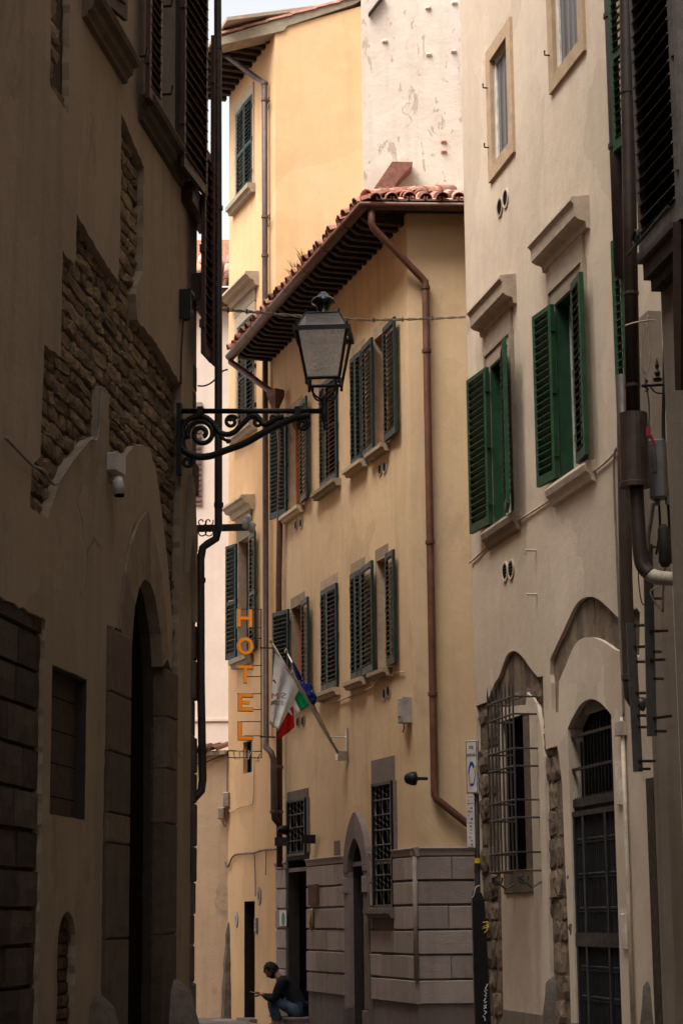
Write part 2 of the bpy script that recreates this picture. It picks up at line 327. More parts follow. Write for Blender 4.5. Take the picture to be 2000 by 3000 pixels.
# ------------------------------------------------------------------ mesh helpers
WM = {}
class MB:
    def __init__(s): s.v = []; s.f = []
    def add(s, vs_, fs):
        k = len(s.v); s.v += [Vector(p) for p in vs_]; s.f += [tuple(i + k for i in f) for f in fs]; return s
    def hexa(s, p):
        return s.add(p, [(0, 3, 2, 1), (4, 5, 6, 7), (0, 1, 5, 4), (1, 2, 6, 5), (2, 3, 7, 6), (3, 0, 4, 7)])
    def box(s, c, sz, mtx=None):
        x, y, z = sz[0] / 2, sz[1] / 2, sz[2] / 2
        p = [Vector(c) + Vector(q) for q in ((-x, -y, -z), (x, -y, -z), (x, y, -z), (-x, y, -z), (-x, -y, z), (x, -y, z), (x, y, z), (-x, y, z))]
        if mtx: p = [mtx @ q for q in p]
        return s.hexa(p)
    def fbox(s, F, u0, u1, z0_, z1_, o0, o1):
        return s.hexa([F.P(u0, z0_, o1), F.P(u1, z0_, o1), F.P(u1, z0_, o0), F.P(u0, z0_, o0), F.P(u0, z1_, o1), F.P(u1, z1_, o1), F.P(u1, z1_, o0), F.P(u0, z1_, o0)])
    def fblock(s, F, u0, u1, z0_, z1_, o0, o1, c):
        """block with chamfered front"""
        a = [F.P(u, z, o0) for u, z in ((u0, z0_), (u1, z0_), (u1, z1_), (u0, z1_))]
        b_ = [F.P(u, z, o1 - c) for u, z in ((u0, z0_), (u1, z0_), (u1, z1_), (u0, z1_))]
        d = [F.P(u, z, o1) for u, z in ((u0 + c, z0_ + c), (u1 - c, z0_ + c), (u1 - c, z1_ - c), (u0 + c, z1_ - c))]
        fs = [(8, 9, 10, 11)]
        for i in range(4):
            j = (i + 1) % 4; fs += [(i, j, j + 4, i + 4), (i + 4, j + 4, j + 8, i + 8)]
        return s.add(a + b_ + d, fs)
    def fprism(s, F, poly, o0, o1, c=0.0):
        n_ = len(poly); tri = tessellate_polygon([[Vector((u, z, 0)) for u, z in poly]])
        a = [F.P(u, z, o1) for u, z in poly]; b_ = [F.P(u, z, o0) for u, z in poly]
        fs = [tuple(t) for t in tri] + [tuple(i + n_ for i in reversed(t)) for t in tri]
        fs += [(i, (i + 1) % n_, (i + 1) % n_ + n_, i + n_) for i in range(n_)]
        return s.add(a + b_, fs)
    def fsheet(s, F, outer, holes=(), o=0.0, back=None):
        """front face with holes; holes = [(poly, reveal depth)]; back = thickness of the outer rim"""
        loops = [outer] + [h[0] for h in holes]
        tri = tessellate_polygon([[Vector((u, z, 0)) for u, z in l] for l in loops])
        flat_ = [q for l in loops for q in l]
        s.add([F.P(u, z, o) for u, z in flat_], [tuple(t) for t in tri])
        for l, d in [(outer, back)] + list(holes):
            if not d: continue
            k = len(l)
            s.add([F.P(u, z, o) for u, z in l] + [F.P(u, z, o - d) for u, z in l], [(i, (i + 1) % k, (i + 1) % k + k, i + k) for i in range(k)])
        return s
    def tube(s, path, r, n_=8, cap=True):
        path = [Vector(p) for p in path]; L = len(path)
        rs = r if hasattr(r, '__len__') else [r] * L
        t0 = (path[1] - path[0]).normalized()
        a = Vector((0, 0, 1)) if abs(t0.z) < 0.9 else Vector((1, 0, 0))
        nx = t0.cross(a).normalized(); rings = []
        for i, p in enumerate(path):
            t = (path[min(i + 1, L - 1)] - path[max(i - 1, 0)])
            t = t.normalized() if t.length > 1e-9 else t0
            nx = (nx - t * nx.dot(t)); nx = nx.normalized() if nx.length > 1e-6 else t.orthogonal().normalized()
            ny = t.cross(nx)
            rings.append([p + (nx * math.cos(2 * math.pi * k / n_) + ny * math.sin(2 * math.pi * k / n_)) * rs[i] for k in range(n_)])
        vs_ = [q for rg in rings for q in rg]; fs = []
        for i in range(L - 1):
            for k in range(n_):
                k2 = (k + 1) % n_; fs.append((i * n_ + k, i * n_ + k2, (i + 1) * n_ + k2, (i + 1) * n_ + k))
        if cap: fs += [tuple(reversed(range(n_))), tuple(range((L - 1) * n_, L * n_))]
        return s.add(vs_, fs)
    def lathe(s, c, prof, n_=20):
        c = Vector(c); vs_ = []; fs = []
        for r, z in prof:
            vs_ += [c + Vector((r * math.cos(2 * math.pi * k / n_), r * math.sin(2 * math.pi * k / n_), z)) for k in range(n_)]
        for i in range(len(prof) - 1):
            for k in range(n_):
                k2 = (k + 1) % n_; fs.append((i * n_ + k, i * n_ + k2, (i + 1) * n_ + k2, (i + 1) * n_ + k))
        fs += [tuple(reversed(range(n_))), tuple(range((len(prof) - 1) * n_, len(prof) * n_))]
        return s.add(vs_, fs)
    def disc_ring(s, F, u, z, o0, o1, ro, ri, n_=20):
        vs_ = []
        for o, r in ((o0, ro), (o1, ro), (o1, ri), (o0, ri)):
            vs_ += [F.P(u + r * math.cos(2 * math.pi * k / n_), z + r * math.sin(2 * math.pi * k / n_), o) for k in range(n_)]
        fs = []
        for a in range(3):
            for k in range(n_):
                k2 = (k + 1) % n_; fs.append((a * n_ + k, a * n_ + k2, (a + 1) * n_ + k2, (a + 1) * n_ + k))
        return s.add(vs_, fs)
    def build(s, name, mat, parent=None, smooth=False, **props):
        return mk(name, s.v, s.f, mat, parent, smooth, **props)

def setprops(o, props):
    for k, v in props.items():
        if v is not None: o[k] = v
def link(o, mw, parent):
    COL.objects.link(o); WM[o.name] = mw
    if parent:
        o.parent = parent; o.matrix_parent_inverse = WM[parent.name].inverted()
    o.matrix_basis = mw
    return o
def mk(name, vs_, fs, mat, parent=None, smooth=False, **props):
    lo = Vector((min(p.x for p in vs_), min(p.y for p in vs_), min(p.z for p in vs_))); hi = Vector((max(p.x for p in vs_), max(p.y for p in vs_), max(p.z for p in vs_)))
    c = (lo + hi) / 2
    if not parent: c.z = lo.z
    me = bpy.data.meshes.new(name)
    bm = bmesh.new(); vv = [bm.verts.new(p - c) for p in vs_]
    for f in fs:
        try: bm.faces.new([vv[i] for i in f])
        except ValueError: pass
    bmesh.ops.recalc_face_normals(bm, faces=bm.faces)
    bm.to_mesh(me); bm.free()
    me.materials.append(M[mat])
    if smooth:
        me.polygons.foreach_set('use_smooth', [True] * len(me.polygons))
    o = bpy.data.objects.new(name, me); setprops(o, props)
    return link(o, Matrix.Translation(c), parent)
def inst(name, me, mw, parent=None, **props):
    o = bpy.data.objects.new(name, me); setprops(o, props); return link(o, mw, parent)
def empty(name, loc, label, cat, group=None):
    o = bpy.data.objects.new(name, None); o.empty_display_size = 0.3; o['label'] = label; o['category'] = cat
    if group: o['group'] = group
    return link(o, Matrix.Translation(Vector(loc)), None)
def data(mb, name, mat, smooth=False):
    me = bpy.data.meshes.new(name); me.from_pydata([tuple(p) for p in mb.v], [], mb.f); me.materials.append(M[mat])
    bm = bmesh.new(); bm.from_mesh(me); bmesh.ops.recalc_face_normals(bm, faces=bm.faces); bm.to_mesh(me); bm.free()
    if smooth: me.polygons.foreach_set('use_smooth', [True] * len(me.polygons))
    return me
def inpoly(p, poly):
    x, y = p; c = False; j = len(poly) - 1
    for i in range(len(poly)):
        xi, yi = poly[i]; xj, yj = poly[j]
        if (yi > y) != (yj > y) and x < (xj - xi) * (y - yi) / (yj - yi) + xi: c = not c
        j = i
    return c
def smoothpath(pts, k=5):
    """Catmull-Rom through points"""
    pts = [Vector(p) for p in pts]; out = []
    for i in range(len(pts) - 1):
        a = pts[max(i - 1, 0)]; b_ = pts[i]; c = pts[i + 1]; d = pts[min(i + 2, len(pts) - 1)]
        for j in range(k):
            t = j / k
            out.append(0.5 * ((2 * b_) + (c - a) * t + (2 * a - 5 * b_ + 4 * c - d) * t * t + (3 * b_ - a - 3 * c + d) * t ** 3))
    out.append(pts[-1]); return out
def smooth2(pts, k=4): return [(p.x, p.y) for p in smoothpath([(a, b_, 0) for a, b_ in pts], k)]
def rect(u0, u1, z0_, z1_): return [(u0, z0_), (u1, z0_), (u1, z1_), (u0, z1_)]
def ragged(poly, amt=0.011, step=0.06, rng=random.Random(5)):
    """split long edges and jitter them: a hand-cut plaster edge"""
    out = []
    for i in range(len(poly)):
        a, b_ = poly[i], poly[(i + 1) % len(poly)]
        L = math.hypot(b_[0] - a[0], b_[1] - a[1]); k = max(1, int(L / step)); out.append(a)
        for j in range(1, k):
            t = j / k; out.append((a[0] + (b_[0] - a[0]) * t + rng.uniform(-amt, amt), a[1] + (b_[1] - a[1]) * t + rng.uniform(-amt, amt)))
    return out
def arc(c, ru, rz, a0, a1, k=14):
    return [(c[0] + ru * math.cos(R(a0 + (a1 - a0) * i / k)), c[1] + rz * math.sin(R(a0 + (a1 - a0) * i / k))) for i in range(k + 1)]

_tcache = {}
def text_mesh(txt, bold=0.0):
    cu = bpy.data.curves.new('t', 'FONT'); cu.body = txt; cu.offset = bold; cu.align_x = 'CENTER'; cu.align_y = 'CENTER'; cu.resolution_u = 3
    ob = bpy.data.objects.new('t', cu); COL.objects.link(ob)
    dg = bpy.context.evaluated_depsgraph_get(); dg.update()
    me = bpy.data.meshes.new_from_object(ob.evaluated_get(dg)); bpy.data.objects.remove(ob); bpy.data.curves.remove(cu)
    v = [(p.co.x, p.co.y) for p in me.vertices]; f = [tuple(p.vertices) for p in me.polygons]; bpy.data.meshes.remove(me)
    x0, x1 = min(p[0] for p in v), max(p[0] for p in v); y0, y1 = min(p[1] for p in v), max(p[1] for p in v)
    return [((p[0] - x0) / (x1 - x0), (p[1] - y0) / (y1 - y0)) for p in v], f
def text_on(F, txt, u0, u1, z0_, z1_, o, mat, parent, name='lettering', bold=0.0, mirror=False, thick=0.0):
    v, f = text_mesh(txt, bold)
    mb = MB(); mb.add([F.P(u0 + (u1 - u0) * ((1 - x) if mirror else x), z0_ + (z1_ - z0_) * y, o) for x, y in v], f)
    return mb.build(name, mat, parent)

# shared bits: shutters -----------------------------------------------------
_slat = {}
_rs = random.Random(99)
def slat_mesh(wd, dp, th, tilt, mat, key):
    k = (round(wd, 2), key)
    if k not in _slat:
        mb = MB(); mb.box((0, 0, 0), (wd, dp, th), Matrix.Rotation(tilt, 4, 'X')); _slat[k] = data(mb, 'slat', mat)
    return _slat[k]
def leaf(F, parent, uh, o, z0_, z1_, side, width, ang, flip=False, mat='green_dark', slatmat=None, th=0.035, pitch=0.062, st=0.055, mid=True, tilt=38, name='shutter', roll=0.0, back=False):
    """louvred shutter leaf hinged at (uh, o); side -1/+1; ang = degrees away from the wall plane"""
    hp = F.P(uh, z0_, o)
    dv = (F.d * side * math.cos(R(ang)) + F.n * math.sin(R(ang))).normalized()
    nv = Vector((0, 0, 1)).cross(dv); 
    sgn = (1 if nv.dot(EYE - hp) > 0 else -1) * (-1 if flip else 1)
    mw = Matrix(((dv.x, nv.x, 0, hp.x), (dv.y, nv.y, 0, hp.y), (0, 0, 1, hp.z), (0, 0, 0, 1)))
    if roll: mw = mw @ Matrix.Rotation(roll, 4, 'X')
    h = z1_ - z0_
    mb = MB()
    mb.box((st / 2, 0, h / 2), (st, th, h)); mb.box((width - st / 2, 0, h / 2), (st, th, h))
    rails = [(0, 0.10), (h - 0.075, 0.075)] + ([(h * 0.47, 0.07)] if mid else [])
    for zr, hr in rails: mb.box((width / 2, 0, zr + hr / 2), (width - 2 * st, th * 0.96, hr))
    for zr in (0.14 * h, 0.5 * h, 0.86 * h): mb.box((-0.004, 0.004, zr), (0.03, th * 1.3, 0.07))
    if back: mb.box((width / 2, -sgn * th * .3, h / 2), (width - 2 * st + .004, .006, h - .12))
    me = data(mb, name, mat)
    o_ = inst(name, me, mw, parent)
    lo = 0.10
    zs = []
    z_ = 0.10 + pitch * 0.5
    while z_ < h - 0.075 - pitch * 0.02:
        if not mid or not (h * 0.47 - pitch * 0.25 < z_ < h * 0.47 + 0.07 + pitch * 0.25): zs.append(z_)
        z_ += pitch
    sm = slat_mesh(width - 2 * st + 0.012, pitch * 1.12, 0.010, R(-tilt * sgn), slatmat or mat, (slatmat or mat, pitch, tilt * sgn))
    for z_ in zs:
        inst('slat', sm, mw @ Matrix.Translation((width / 2, _rs.uniform(-.002, .002), z_ + _rs.uniform(-.003, .003))) @ Matrix.Rotation(_rs.uniform(-.045, .045), 4, 'X') @ Matrix.Rotation(_rs.uniform(-.008, .008), 4, 'Y'), o_)
    return o_
def leaf_px(F, parent, hp, ep, z0_, z1_, ang, o=0.045, **kw):
    """hinge on photo column hp, free edge on photo column ep"""
    uh = F.u(hp, o); H = F.P(uh, 0, o)
    side = -1 if ep[0] < hp[0] else 1
    dv = F.d * side * math.cos(R(ang)) + F.n * math.sin(R(ang)); v = ray(ep)
    # H + t dv = EYE + s v  (plan)
    det = dv.x * (-v.y) - (-v.x) * dv.y
    rx, ry = EYE.x - H.x, EYE.y - H.y
    t = (rx * (-v.y) - (-v.x) * ry) / det
    return leaf(F, parent, uh, o, z0_, z1_, side, max(0.12, abs(t)), ang, **kw)

def sill(F, win, u0, u1, zt, out, h, mat, name='sill'):
    prof = [(0.0, zt), (out, zt - 0.008), (out, zt - h * 0.55), (out * 0.72, zt - h * 0.62), (out * 0.6, zt - h), (0.0, zt - h)]
    mb = MB(); k = len(prof)
    mb.add([F.P(u0, z, o) for o, z in prof] + [F.P(u1, z, o) for o, z in prof], [tuple(range(k)), tuple(range(k, 2 * k))] + [(i, (i + 1) % k, (i + 1) % k + k, i + k) for i in range(k)])
    return mb.build(name, mat, win)
def profile(F, parent, u0, u1, prof, mat, name):
    mb = MB(); k = len(prof)
    mb.add([F.P(u0, z, o) for o, z in prof] + [F.P(u1, z, o) for o, z in prof], [tuple(range(k)), tuple(reversed(range(k, 2 * k)))] + [(i, (i + 1) % k, (i + 1) % k + k, i + k) for i in range(k)])
    return mb.build(name, mat, parent)
def surround(F, parent, u0, u1, z0_, z1_, bw, out, mat, bottom=False, name='window', bt=None):
    bt = bt or bw
    mb = MB()
    mb.fbox(F, u0 - bw, u0, z0_, z1_, -0.01, out); mb.fbox(F, u1, u1 + bw, z0_, z1_, -0.01, out); mb.fbox(F, u0 - bw, u1 + bw, z1_, z1_ + bt, -0.01, out)
    if bottom: mb.fbox(F, u0 - bw, u1 + bw, z0_ - bw, z0_, -0.01, out)
    return mb.build(name, mat, parent)
def casement(F, win, u0, u1, z0_, z1_, depth, fmat, gmat='glass_dark', fw=0.06):
    """frame and pane at the back of the reveal"""
    mb = MB(); o0, o1 = -depth, -depth + 0.05; um = (u0 + u1) / 2
    for a, b_ in ((u0, u0 + fw), (u1 - fw, u1), (um - fw * 0.6, um + fw * 0.6)): mb.fbox(F, a, b_, z0_, z1_, o0, o1)
    for a, b_ in ((z0_, z0_ + fw), (z1_ - fw, z1_), (z0_ + (z1_ - z0_) * 0.62, z0_ + (z1_ - z0_) * 0.62 + fw * 0.6)): mb.fbox(F, u0 + fw, u1 - fw, a, b_, o0 + 0.002, o1 - 0.004)
    mb.build('frame', fmat, win)
    mb = MB(); mb.fbox(F, u0 - 0.02, u1 + 0.02, z0_ - 0.02, z1_ + 0.02, -depth - 0.03, -depth + 0.012); mb.build('pane', gmat, win)
def vent(F, parent, u, z, r=0.075, mat='pipe_pale'):
    mb = MB(); mb.disc_ring(F, u, z, -0.01, 0.018, r, r * 0.80); v = mb.build('vent', mat, parent)
    mb = MB(); mb.fprism(F, arc((u, z), r * 0.79, r * 0.79, 0, 345, 15), -0.005, 0.011)
    mb.build('opening', 'black_void', v)
    mb = MB()
    for k in range(-2, 3):
        zz_ = z + k * r * 0.3; hw = math.sqrt(max(0, (r * 0.78) ** 2 - (k * r * 0.3) ** 2)); mb.fbox(F, u - hw, u + hw, zz_ - 0.003, zz_ + 0.003, 0.0105, 0.014)
    mb.build('grille', 'iron_grey', v); return v
def hull(name, F, u0, u1, ztop, depth, mat, parent):
    """sides, back and top of a building behind its street face"""
    mb = MB(); a = [F.P(u0, -0.3, 0), F.P(u1, -0.3, 0), F.P(u1, -0.3, -depth), F.P(u0, -0.3, -depth)]; b_ = [p + Vector((0, 0, ztop + 0.3)) for p in a]
    mb.add(a + b_, [(1, 2, 6, 5), (2, 3, 7, 6), (3, 0, 4, 7), (4, 5, 6, 7)])
    return mb.build(name, mat, parent)
# irregular stones ----------------------------------------------------------
_stones = {}
def stone_set(mat, kind):
    key = (mat, kind)
    if key in _stones: return _stones[key]
    rg = random.Random(sum(map(ord, mat + kind))); L = []
    NX, NZ = (4, 3) if kind == 'rough' else (3, 2)
    for q in range(16):
        rough = kind == 'rough'
        j = 0.11 if rough else 0.02
        sk = rg.uniform(-.18, .18) if rough else 0
        grid = []
        for c in range(NZ + 1):
            for a_ in range(NX + 1):
                x, z = a_ / NX - .5, c / NZ - .5
                ex, ez = a_ in (0, NX), c in (0, NZ)
                x2 = x * (1 - (.10 if ez and rough else 0)) + rg.uniform(-j, j) * (.5 if ex else 1) / NX * 1.6; z2 = z * (1 - (.12 if ex and rough else 0)) + rg.uniform(-j, j) * (.6 if ez else 1) / NZ * 1.6 + sk * x * .5
                y = (1 if not (ex or ez) else .78) + (rg.uniform(-.34, .22) if rough else rg.uniform(-.06, .06))
                if (ex or ez) and not rough: y = .86
                grid.append((x2 * (.93 if rough else .96), -y, z2 * (.93 if rough else .94)))
        fs = []; W1 = NX + 1
        for c in range(NZ):
            for a_ in range(NX): fs.append((c * W1 + a_, c * W1 + a_ + 1, (c + 1) * W1 + a_ + 1, (c + 1) * W1 + a_))
        rim = [i for i in range(W1)] + [c * W1 + NX for c in range(1, NZ + 1)] + [NZ * W1 + i for i in range(NX - 1, -1, -1)] + [c * W1 for c in range(NZ - 1, 0, -1)]
        k0 = len(grid); grid += [(grid[i][0] * 1.05, 0, grid[i][2] * 1.05) for i in rim]
        for i in range(len(rim)): fs.append((rim[i], rim[(i + 1) % len(rim)], k0 + (i + 1) % len(rim), k0 + i))
        mb = MB(); mb.add(grid, fs); L.append(data(mb, 'stone', mat))
    _stones[key] = L; return L
def lay_stones(F, parent, polys, rh, rw, o0, proud, mat, name='stone', kind='rough', gap=0.018, seed=1, cap=300, tilt=0.0):
    rg = random.Random(seed); Ls = stone_set(mat, kind)
    zmin = min(p[1] for q in polys for p in q); zmax = max(p[1] for q in polys for p in q); umin = min(p[0] for q in polys for p in q); umax = max(p[0] for q in polys for p in q)
    z_ = zmin; cnt = 0
    while z_ < zmax and cnt < cap:
        h = rg.uniform(*rh); u_ = umin - rg.uniform(0, rw[1])
        while u_ < umax and cnt < cap:
            wd = rg.uniform(*rw)
            c = (u_ + wd / 2, z_ + h / 2)
            test = [c, (u_ + wd * .15, z_ + h * .5), (u_ + wd * .85, z_ + h * .5), (u_ + wd * .5, z_ + h * .1), (u_ + wd * .5, z_ + h * .9)]
            if any(inpoly(t, q) for t in test for q in polys):
                hh = h * (rg.uniform(0.85, 1.08) if kind == 'rough' else 1)
                mw = F.mat(c[0], c[1], o0) @ Matrix.Rotation(rg.uniform(-1, 1) * tilt, 4, 'Y') @ Matrix.Diagonal((wd - gap, rg.uniform(*proud), hh - gap, 1))
                inst(name, rg.choice(Ls), mw, parent); cnt += 1
            u_ += wd
        z_ += h
    return cnt
# ================================================================== the place in plan
def along(p, vpx):      # horizontal direction whose lines vanish at photo column vpx
    v = ray((vpx, 2690)); return (v.x / v.y, 1.0)
A_L = plan(568, 17.3); dL = along(None, 1850); FL = Face(A_L, dL)                       # left wall, origin at its far end (u <= 0)
B0 = plan(1405, 24.0); dB = along(None, -250); FB = Face(B0, (-dB[0], -dB[1]))          # cream house, origin at its far corner (u >= 0)
C0 = plan(1224, 25.4); dC = along(None, -800); FC = Face(C0, (-dC[0], -dC[1]))          # ochre hotel, origin at its corner (u <= 0)
FCR = Face(C0, (1, 0.06))                                                               # its face towards us (u >= 0)
_vc = ray((814, 2690)); _k = (C0[0] - C0[1] * _vc.x / _vc.y) / (dC[0] - _vc.x / _vc.y)
Y0 = (C0[0] - _k * dC[0], C0[1] - _k * dC[1]); UCL = FC.u((814, 2690))                  # left end of the hotel
Y0 = (FC.P(UCL, 0).x, FC.P(UCL, 0).y)
dY = along(None, -1150); FY = Face(Y0, (-dY[0], -dY[1]))                                # yellow house street face (u <= 0)
UYL = FY.u((668, 2690)); Y1 = FY.P(UYL, 0)
FYG = Face(Y0, (1, 0.02))                                                               # yellow gable
FW = Face(plan(1090, Y0[1] - 0.12), (1, 0.03))                                          # white flank wall
FF = Face((Y1.x, Y1.y), (0.80, -0.60))                                                  # peach garden wall (u <= 0)
FP = Face(plan(700, 41.0), (1, 0.0))                                                    # pale house far behind
A0 = plan(2010, 14.6); dA = along(None, 60); FA = Face(A0, (-dA[0], -dA[1]))            # near right house, origin at its far end (u >= 0)

# ------------------------------------------------------------------ ground
mb = MB(); mb.add([(-300, -300, 0), (300, -300, 0), (300, 500, 0), (-300, 500, 0)], [(0, 1, 2, 3)])
gr = mb.build('street', 'ground', kind='structure')
rg = random.Random(3); sl_m = []
for q in range(6):
    mb = MB(); mb.box((0, 0, 0.008), (1, 1, 0.016)); sl_m.append(data(mb, 'paving_slab', 'paving'))
ang = math.atan2(dC[1], dC[0])
for i in range(-4, 9):
    for j in range(0, 12):
        q = Vector((-2.6, 28.2, 0)) + Vector((math.cos(ang), math.sin(ang), 0)) * (j * 0.62 + (0.3 if i % 2 else 0)) + Vector((-math.sin(ang), math.cos(ang), 0)) * (-i * 0.42 + 1.2)
        if (q - FC.O).dot(FC.n) < 0.35 or (q - FY.O).dot(FY.n) < 0.2 or (q - FF.O).dot(FF.n) < 0.3: continue
        inst('paving_slab', sl_m[0], Matrix.Translation(q + Vector((0, 0, rg.uniform(0.0, 0.006)))) @ Matrix.Rotation(ang, 4, 'Z') @ Matrix.Rotation(rg.uniform(-.004, .004), 4, 'X') @ Matrix.Diagonal((0.605, 0.405, 1, 1)), gr)

# ================================================================== LEFT HOUSE (dark stone and beige plaster)
HL = 18.5
left = empty('stone_house', FL.P(-6, 0), 'dark beige plastered house with exposed rubble patches and pointed stone portal', 'building')
ZT = HL
zone = [z1(822, 770), z1(975, 1130), z1(968, 1500), z1(965, 1830), z1(918, 1985), z1(930, 2160), z2(1045, 0), z2(1225, 295), z2(1222, 900), z2(1214, 1500), z2(1205, 2306), z3(1195, 700), z3(1180, 1500), z3(1175, 2700),
        z3(676, 2700), z3(682, 2306), z3(695, 1200), z3(718, 0), z2(725, 1910), z2(800, 1945), z2(808, 1850), z2(830, 1600), z2(860, 1400), z2(905, 1250), z2(945, 1215), z2(985, 1140), z2(1002, 1220), z2(1040, 1370), z2(1090, 1640), z2(1115, 1900), z2(1130, 2130), z2(1160, 2225),
        z2(1168, 1900), z2(1130, 1450), z2(1100, 1200), z2(1075, 1000), z2(1050, 850), z2(1010, 712), z2(960, 695), z2(905, 708), z2(855, 775), z2(822, 860), z2(800, 800), z2(742, 745), z2(738, 380), z2(682, 300), z2(666, 640),
        z2(600, 668), z2(530, 740), z2(470, 830), z2(400, 970), z2(350, 1110), z2(322, 1200), z2(205, 1115), z2(215, 850), z2(275, 780), z2(302, 20), z2(412, 105), z1(415, 2240), z1(424, 1690), z1(500, 1790), z1(512, 1760), z1(520, 1445), z1(660, 1690), z1(800, 1905), z1(815, 1600)]
zone = FL.polyz(zone)
zone = [(min(u, -0.16), max(z, 0.02)) for u, z in zone]
nich = FL.polyz([z1(340, -60), z1(465, -60), z1(466, 772), z1(412, 690), z1(340, 572)])
nich[0] = (nich[0][0], nich[0][1] + 1.2); nich[1] = (nich[1][0], nich[1][1] + 1.2)
ua, ub = FL.u(z2(0, 1720)) - 1.2, FL.u(z2(308, 1890)); zt_ = FL.z(z2(155, 1805))
panel = rect(ua, ub, 0.02, zt_)
wu0, wu1 = FL.u(z3(345, 450)), FL.u(z3(585, 450)); wz1 = FL.z(z2(490, 2240)); wz0 = FL.z(z3(440, 905))
barw = rect(wu0, wu1, wz0, wz1)
nu0, nu1 = FL.u(z3(392, 1750)), FL.u(z3(515, 1750)); nzt = FL.z(z3(460, 1545)); nzs = FL.z(z3(455, 1780))
arn = [(nu0, 0.02), (nu1, 0.02)] + arc(((nu0 + nu1) / 2, nzs), (nu1 - nu0) / 2, nzt - nzs, 0, 180, 10)
# upper window openings behind shutters
lw = []
for (pa, pb, pbot) in ((z1(610, 60), z1(790, 60), z1(700, 215)), (z1(985, 300), z1(1185, 300), z1(1085, 930))):
    a, b_ = FL.u(pa), FL.u(pb); zb_ = FL.z(pbot); lw.append((a, b_, zb_ + 0.06, zb_ + 2.2))
outer = rect(-60, -0.0, -0.2, HL)
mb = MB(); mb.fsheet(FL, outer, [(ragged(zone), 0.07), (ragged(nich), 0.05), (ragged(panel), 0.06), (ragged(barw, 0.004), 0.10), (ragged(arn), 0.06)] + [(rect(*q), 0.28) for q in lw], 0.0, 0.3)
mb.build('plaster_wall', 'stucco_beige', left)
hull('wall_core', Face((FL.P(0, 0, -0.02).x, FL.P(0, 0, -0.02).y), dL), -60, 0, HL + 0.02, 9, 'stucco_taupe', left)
# the rubble and its backing
mb = MB(); mb.fbox(FL, min(p[0] for p in zone) - .3, -0.16, 0, max(p[1] for p in zone) + .3, -0.5, -0.075); 
pu = [FL.u(q) for q in (z3(865, 100), z3(1100, 100))]
PZT, PU0, PU1 = FL.z(z2(965, 1610)), FL.u(z3(868, 300)), FL.u(z3(1092, 300))
inner = FL.polyz([z3(838, 2700), z3(845, 1500), z3(862, 300), z2(868, 2200), z2(882, 1950), z2(897, 1790), z2(925, 1668), z2(966, 1610), z2(1010, 1665), z2(1030, 1722), z2(1050, 1840), z2(1072, 1980), z2(1085, 2200), z3(1097, 300), z3(1106, 1500), z3(1112, 2700)])
iu0, iu1 = inner[2][0], inner[-3][0]
inner = [(min(max(u, iu0), iu1) if k in (0, 1, 2, 13, 14, 15) else u, max(z, 0.03)) for k, (u, z) in enumerate(inner)]
inner[0] = (iu0, 0.03); inner[1] = (iu0, 1.0); inner[-1] = (iu1, 0.03); inner[-2] = (iu1, 1.0)
zu0, zu1, zz0, zz1 = min(p[0] for p in zone), max(p[0] for p in zone), min(p[1] for p in zone), max(p[1] for p in zone)
mb = MB(); mb.fsheet(FL, rect(zu0 - .3, -0.01, 0.0, zz1 + .3), [(inner, 0.0)], -0.075)
mb.build('mortar_bed', 'mortar_dark', left)
mb = MB(); _k = len(inner); mb.add([FL.P(u, z, -.07) for u, z in inner] + [FL.P(u, z, -.19) for u, z in inner], [(i, (i + 1) % _k, (i + 1) % _k + _k, i + _k) for i in range(_k)]); mb.build('portal_reveal', 'jamb_shade', left)
# stones of the exposed wall: everything in the zone outside the portal
port_out = FL.polyz([z3(690, 2700), z3(718, 0), z2(725, 1910), z2(800, 1945), z2(830, 1600), z2(860, 1400), z2(905, 1250), z2(985, 1140), z2(1040, 1370), z2(1090, 1640), z2(1125, 2140), z3(1160, 300), z3(1150, 2700)])
class _Z: pass
full = [zone]
def lay_left():
    rg = random.Random(8); Ls = stone_set('rubble', 'rough'); L_ = []; z_ = zz0
    while z_ < zz1:
        h = rg.uniform(0.06, 0.135); u_ = zu0 - rg.uniform(0, 0.3)
        while u_ < zu1 + 0.1:
            wd = rg.choice((rg.uniform(0.12, 0.24), rg.uniform(0.2, 0.5)))
            t = [(u_ + wd * a, z_ + h * b2) for a in (0.1, 0.5, 0.9) for b2 in (0.15, 0.85)]
            if any(inpoly(q, zone) for q in t) and not inpoly((u_ + wd / 2, z_ + h / 2), port_out):
                c = min(u_ + wd / 2, -0.10 - wd / 2)
                L_.append((c, FL.mat(c, z_ + h / 2 + rg.uniform(-.01, .01), -0.078) @ Matrix.Rotation(rg.uniform(-.09, .09), 4, 'Y') @ Matrix.Diagonal((wd - 0.014, rg.uniform(0.015, 0.042), h * rg.uniform(.85, 1.1) - 0.012, 1)), rg.choice(Ls)))
            u_ += wd
        z_ += h
    L_.sort(key=lambda q: q[0])
    for c, mw, me in L_[:300]: inst('stone', me, mw, left)
    if len(L_) > 300:
        mb = MB()
        for c, mw, me in L_[300:]: mb.add([mw @ v.co for v in me.vertices], [tuple(p.vertices) for p in me.polygons])
        mb.build('rubble_fill', 'rubble', left, kind='stuff')
    return len(L_)
print('left stones', lay_left())
mb = MB(); mb.fsheet(FL, [(u + (-.05 if u < nich[2][0] - .1 else .05), z) for u, z in rect(nich[0][0] - .05, nich[2][0] + .05, nich[4][1] - .6, nich[0][1] + .1)], [], -0.055); mb.build('mortar_bed', 'mortar_dark', left)
nr = [p for p in nich]; mid_u = FL.u(z1(412, 400))
print('niche', lay_stones(FL, left, [[(min(u, mid_u), z) for u, z in nich]], (0.1, 0.17), (0.18, 0.34), -0.06, (0.02, 0.05), 'rubble', seed=4))
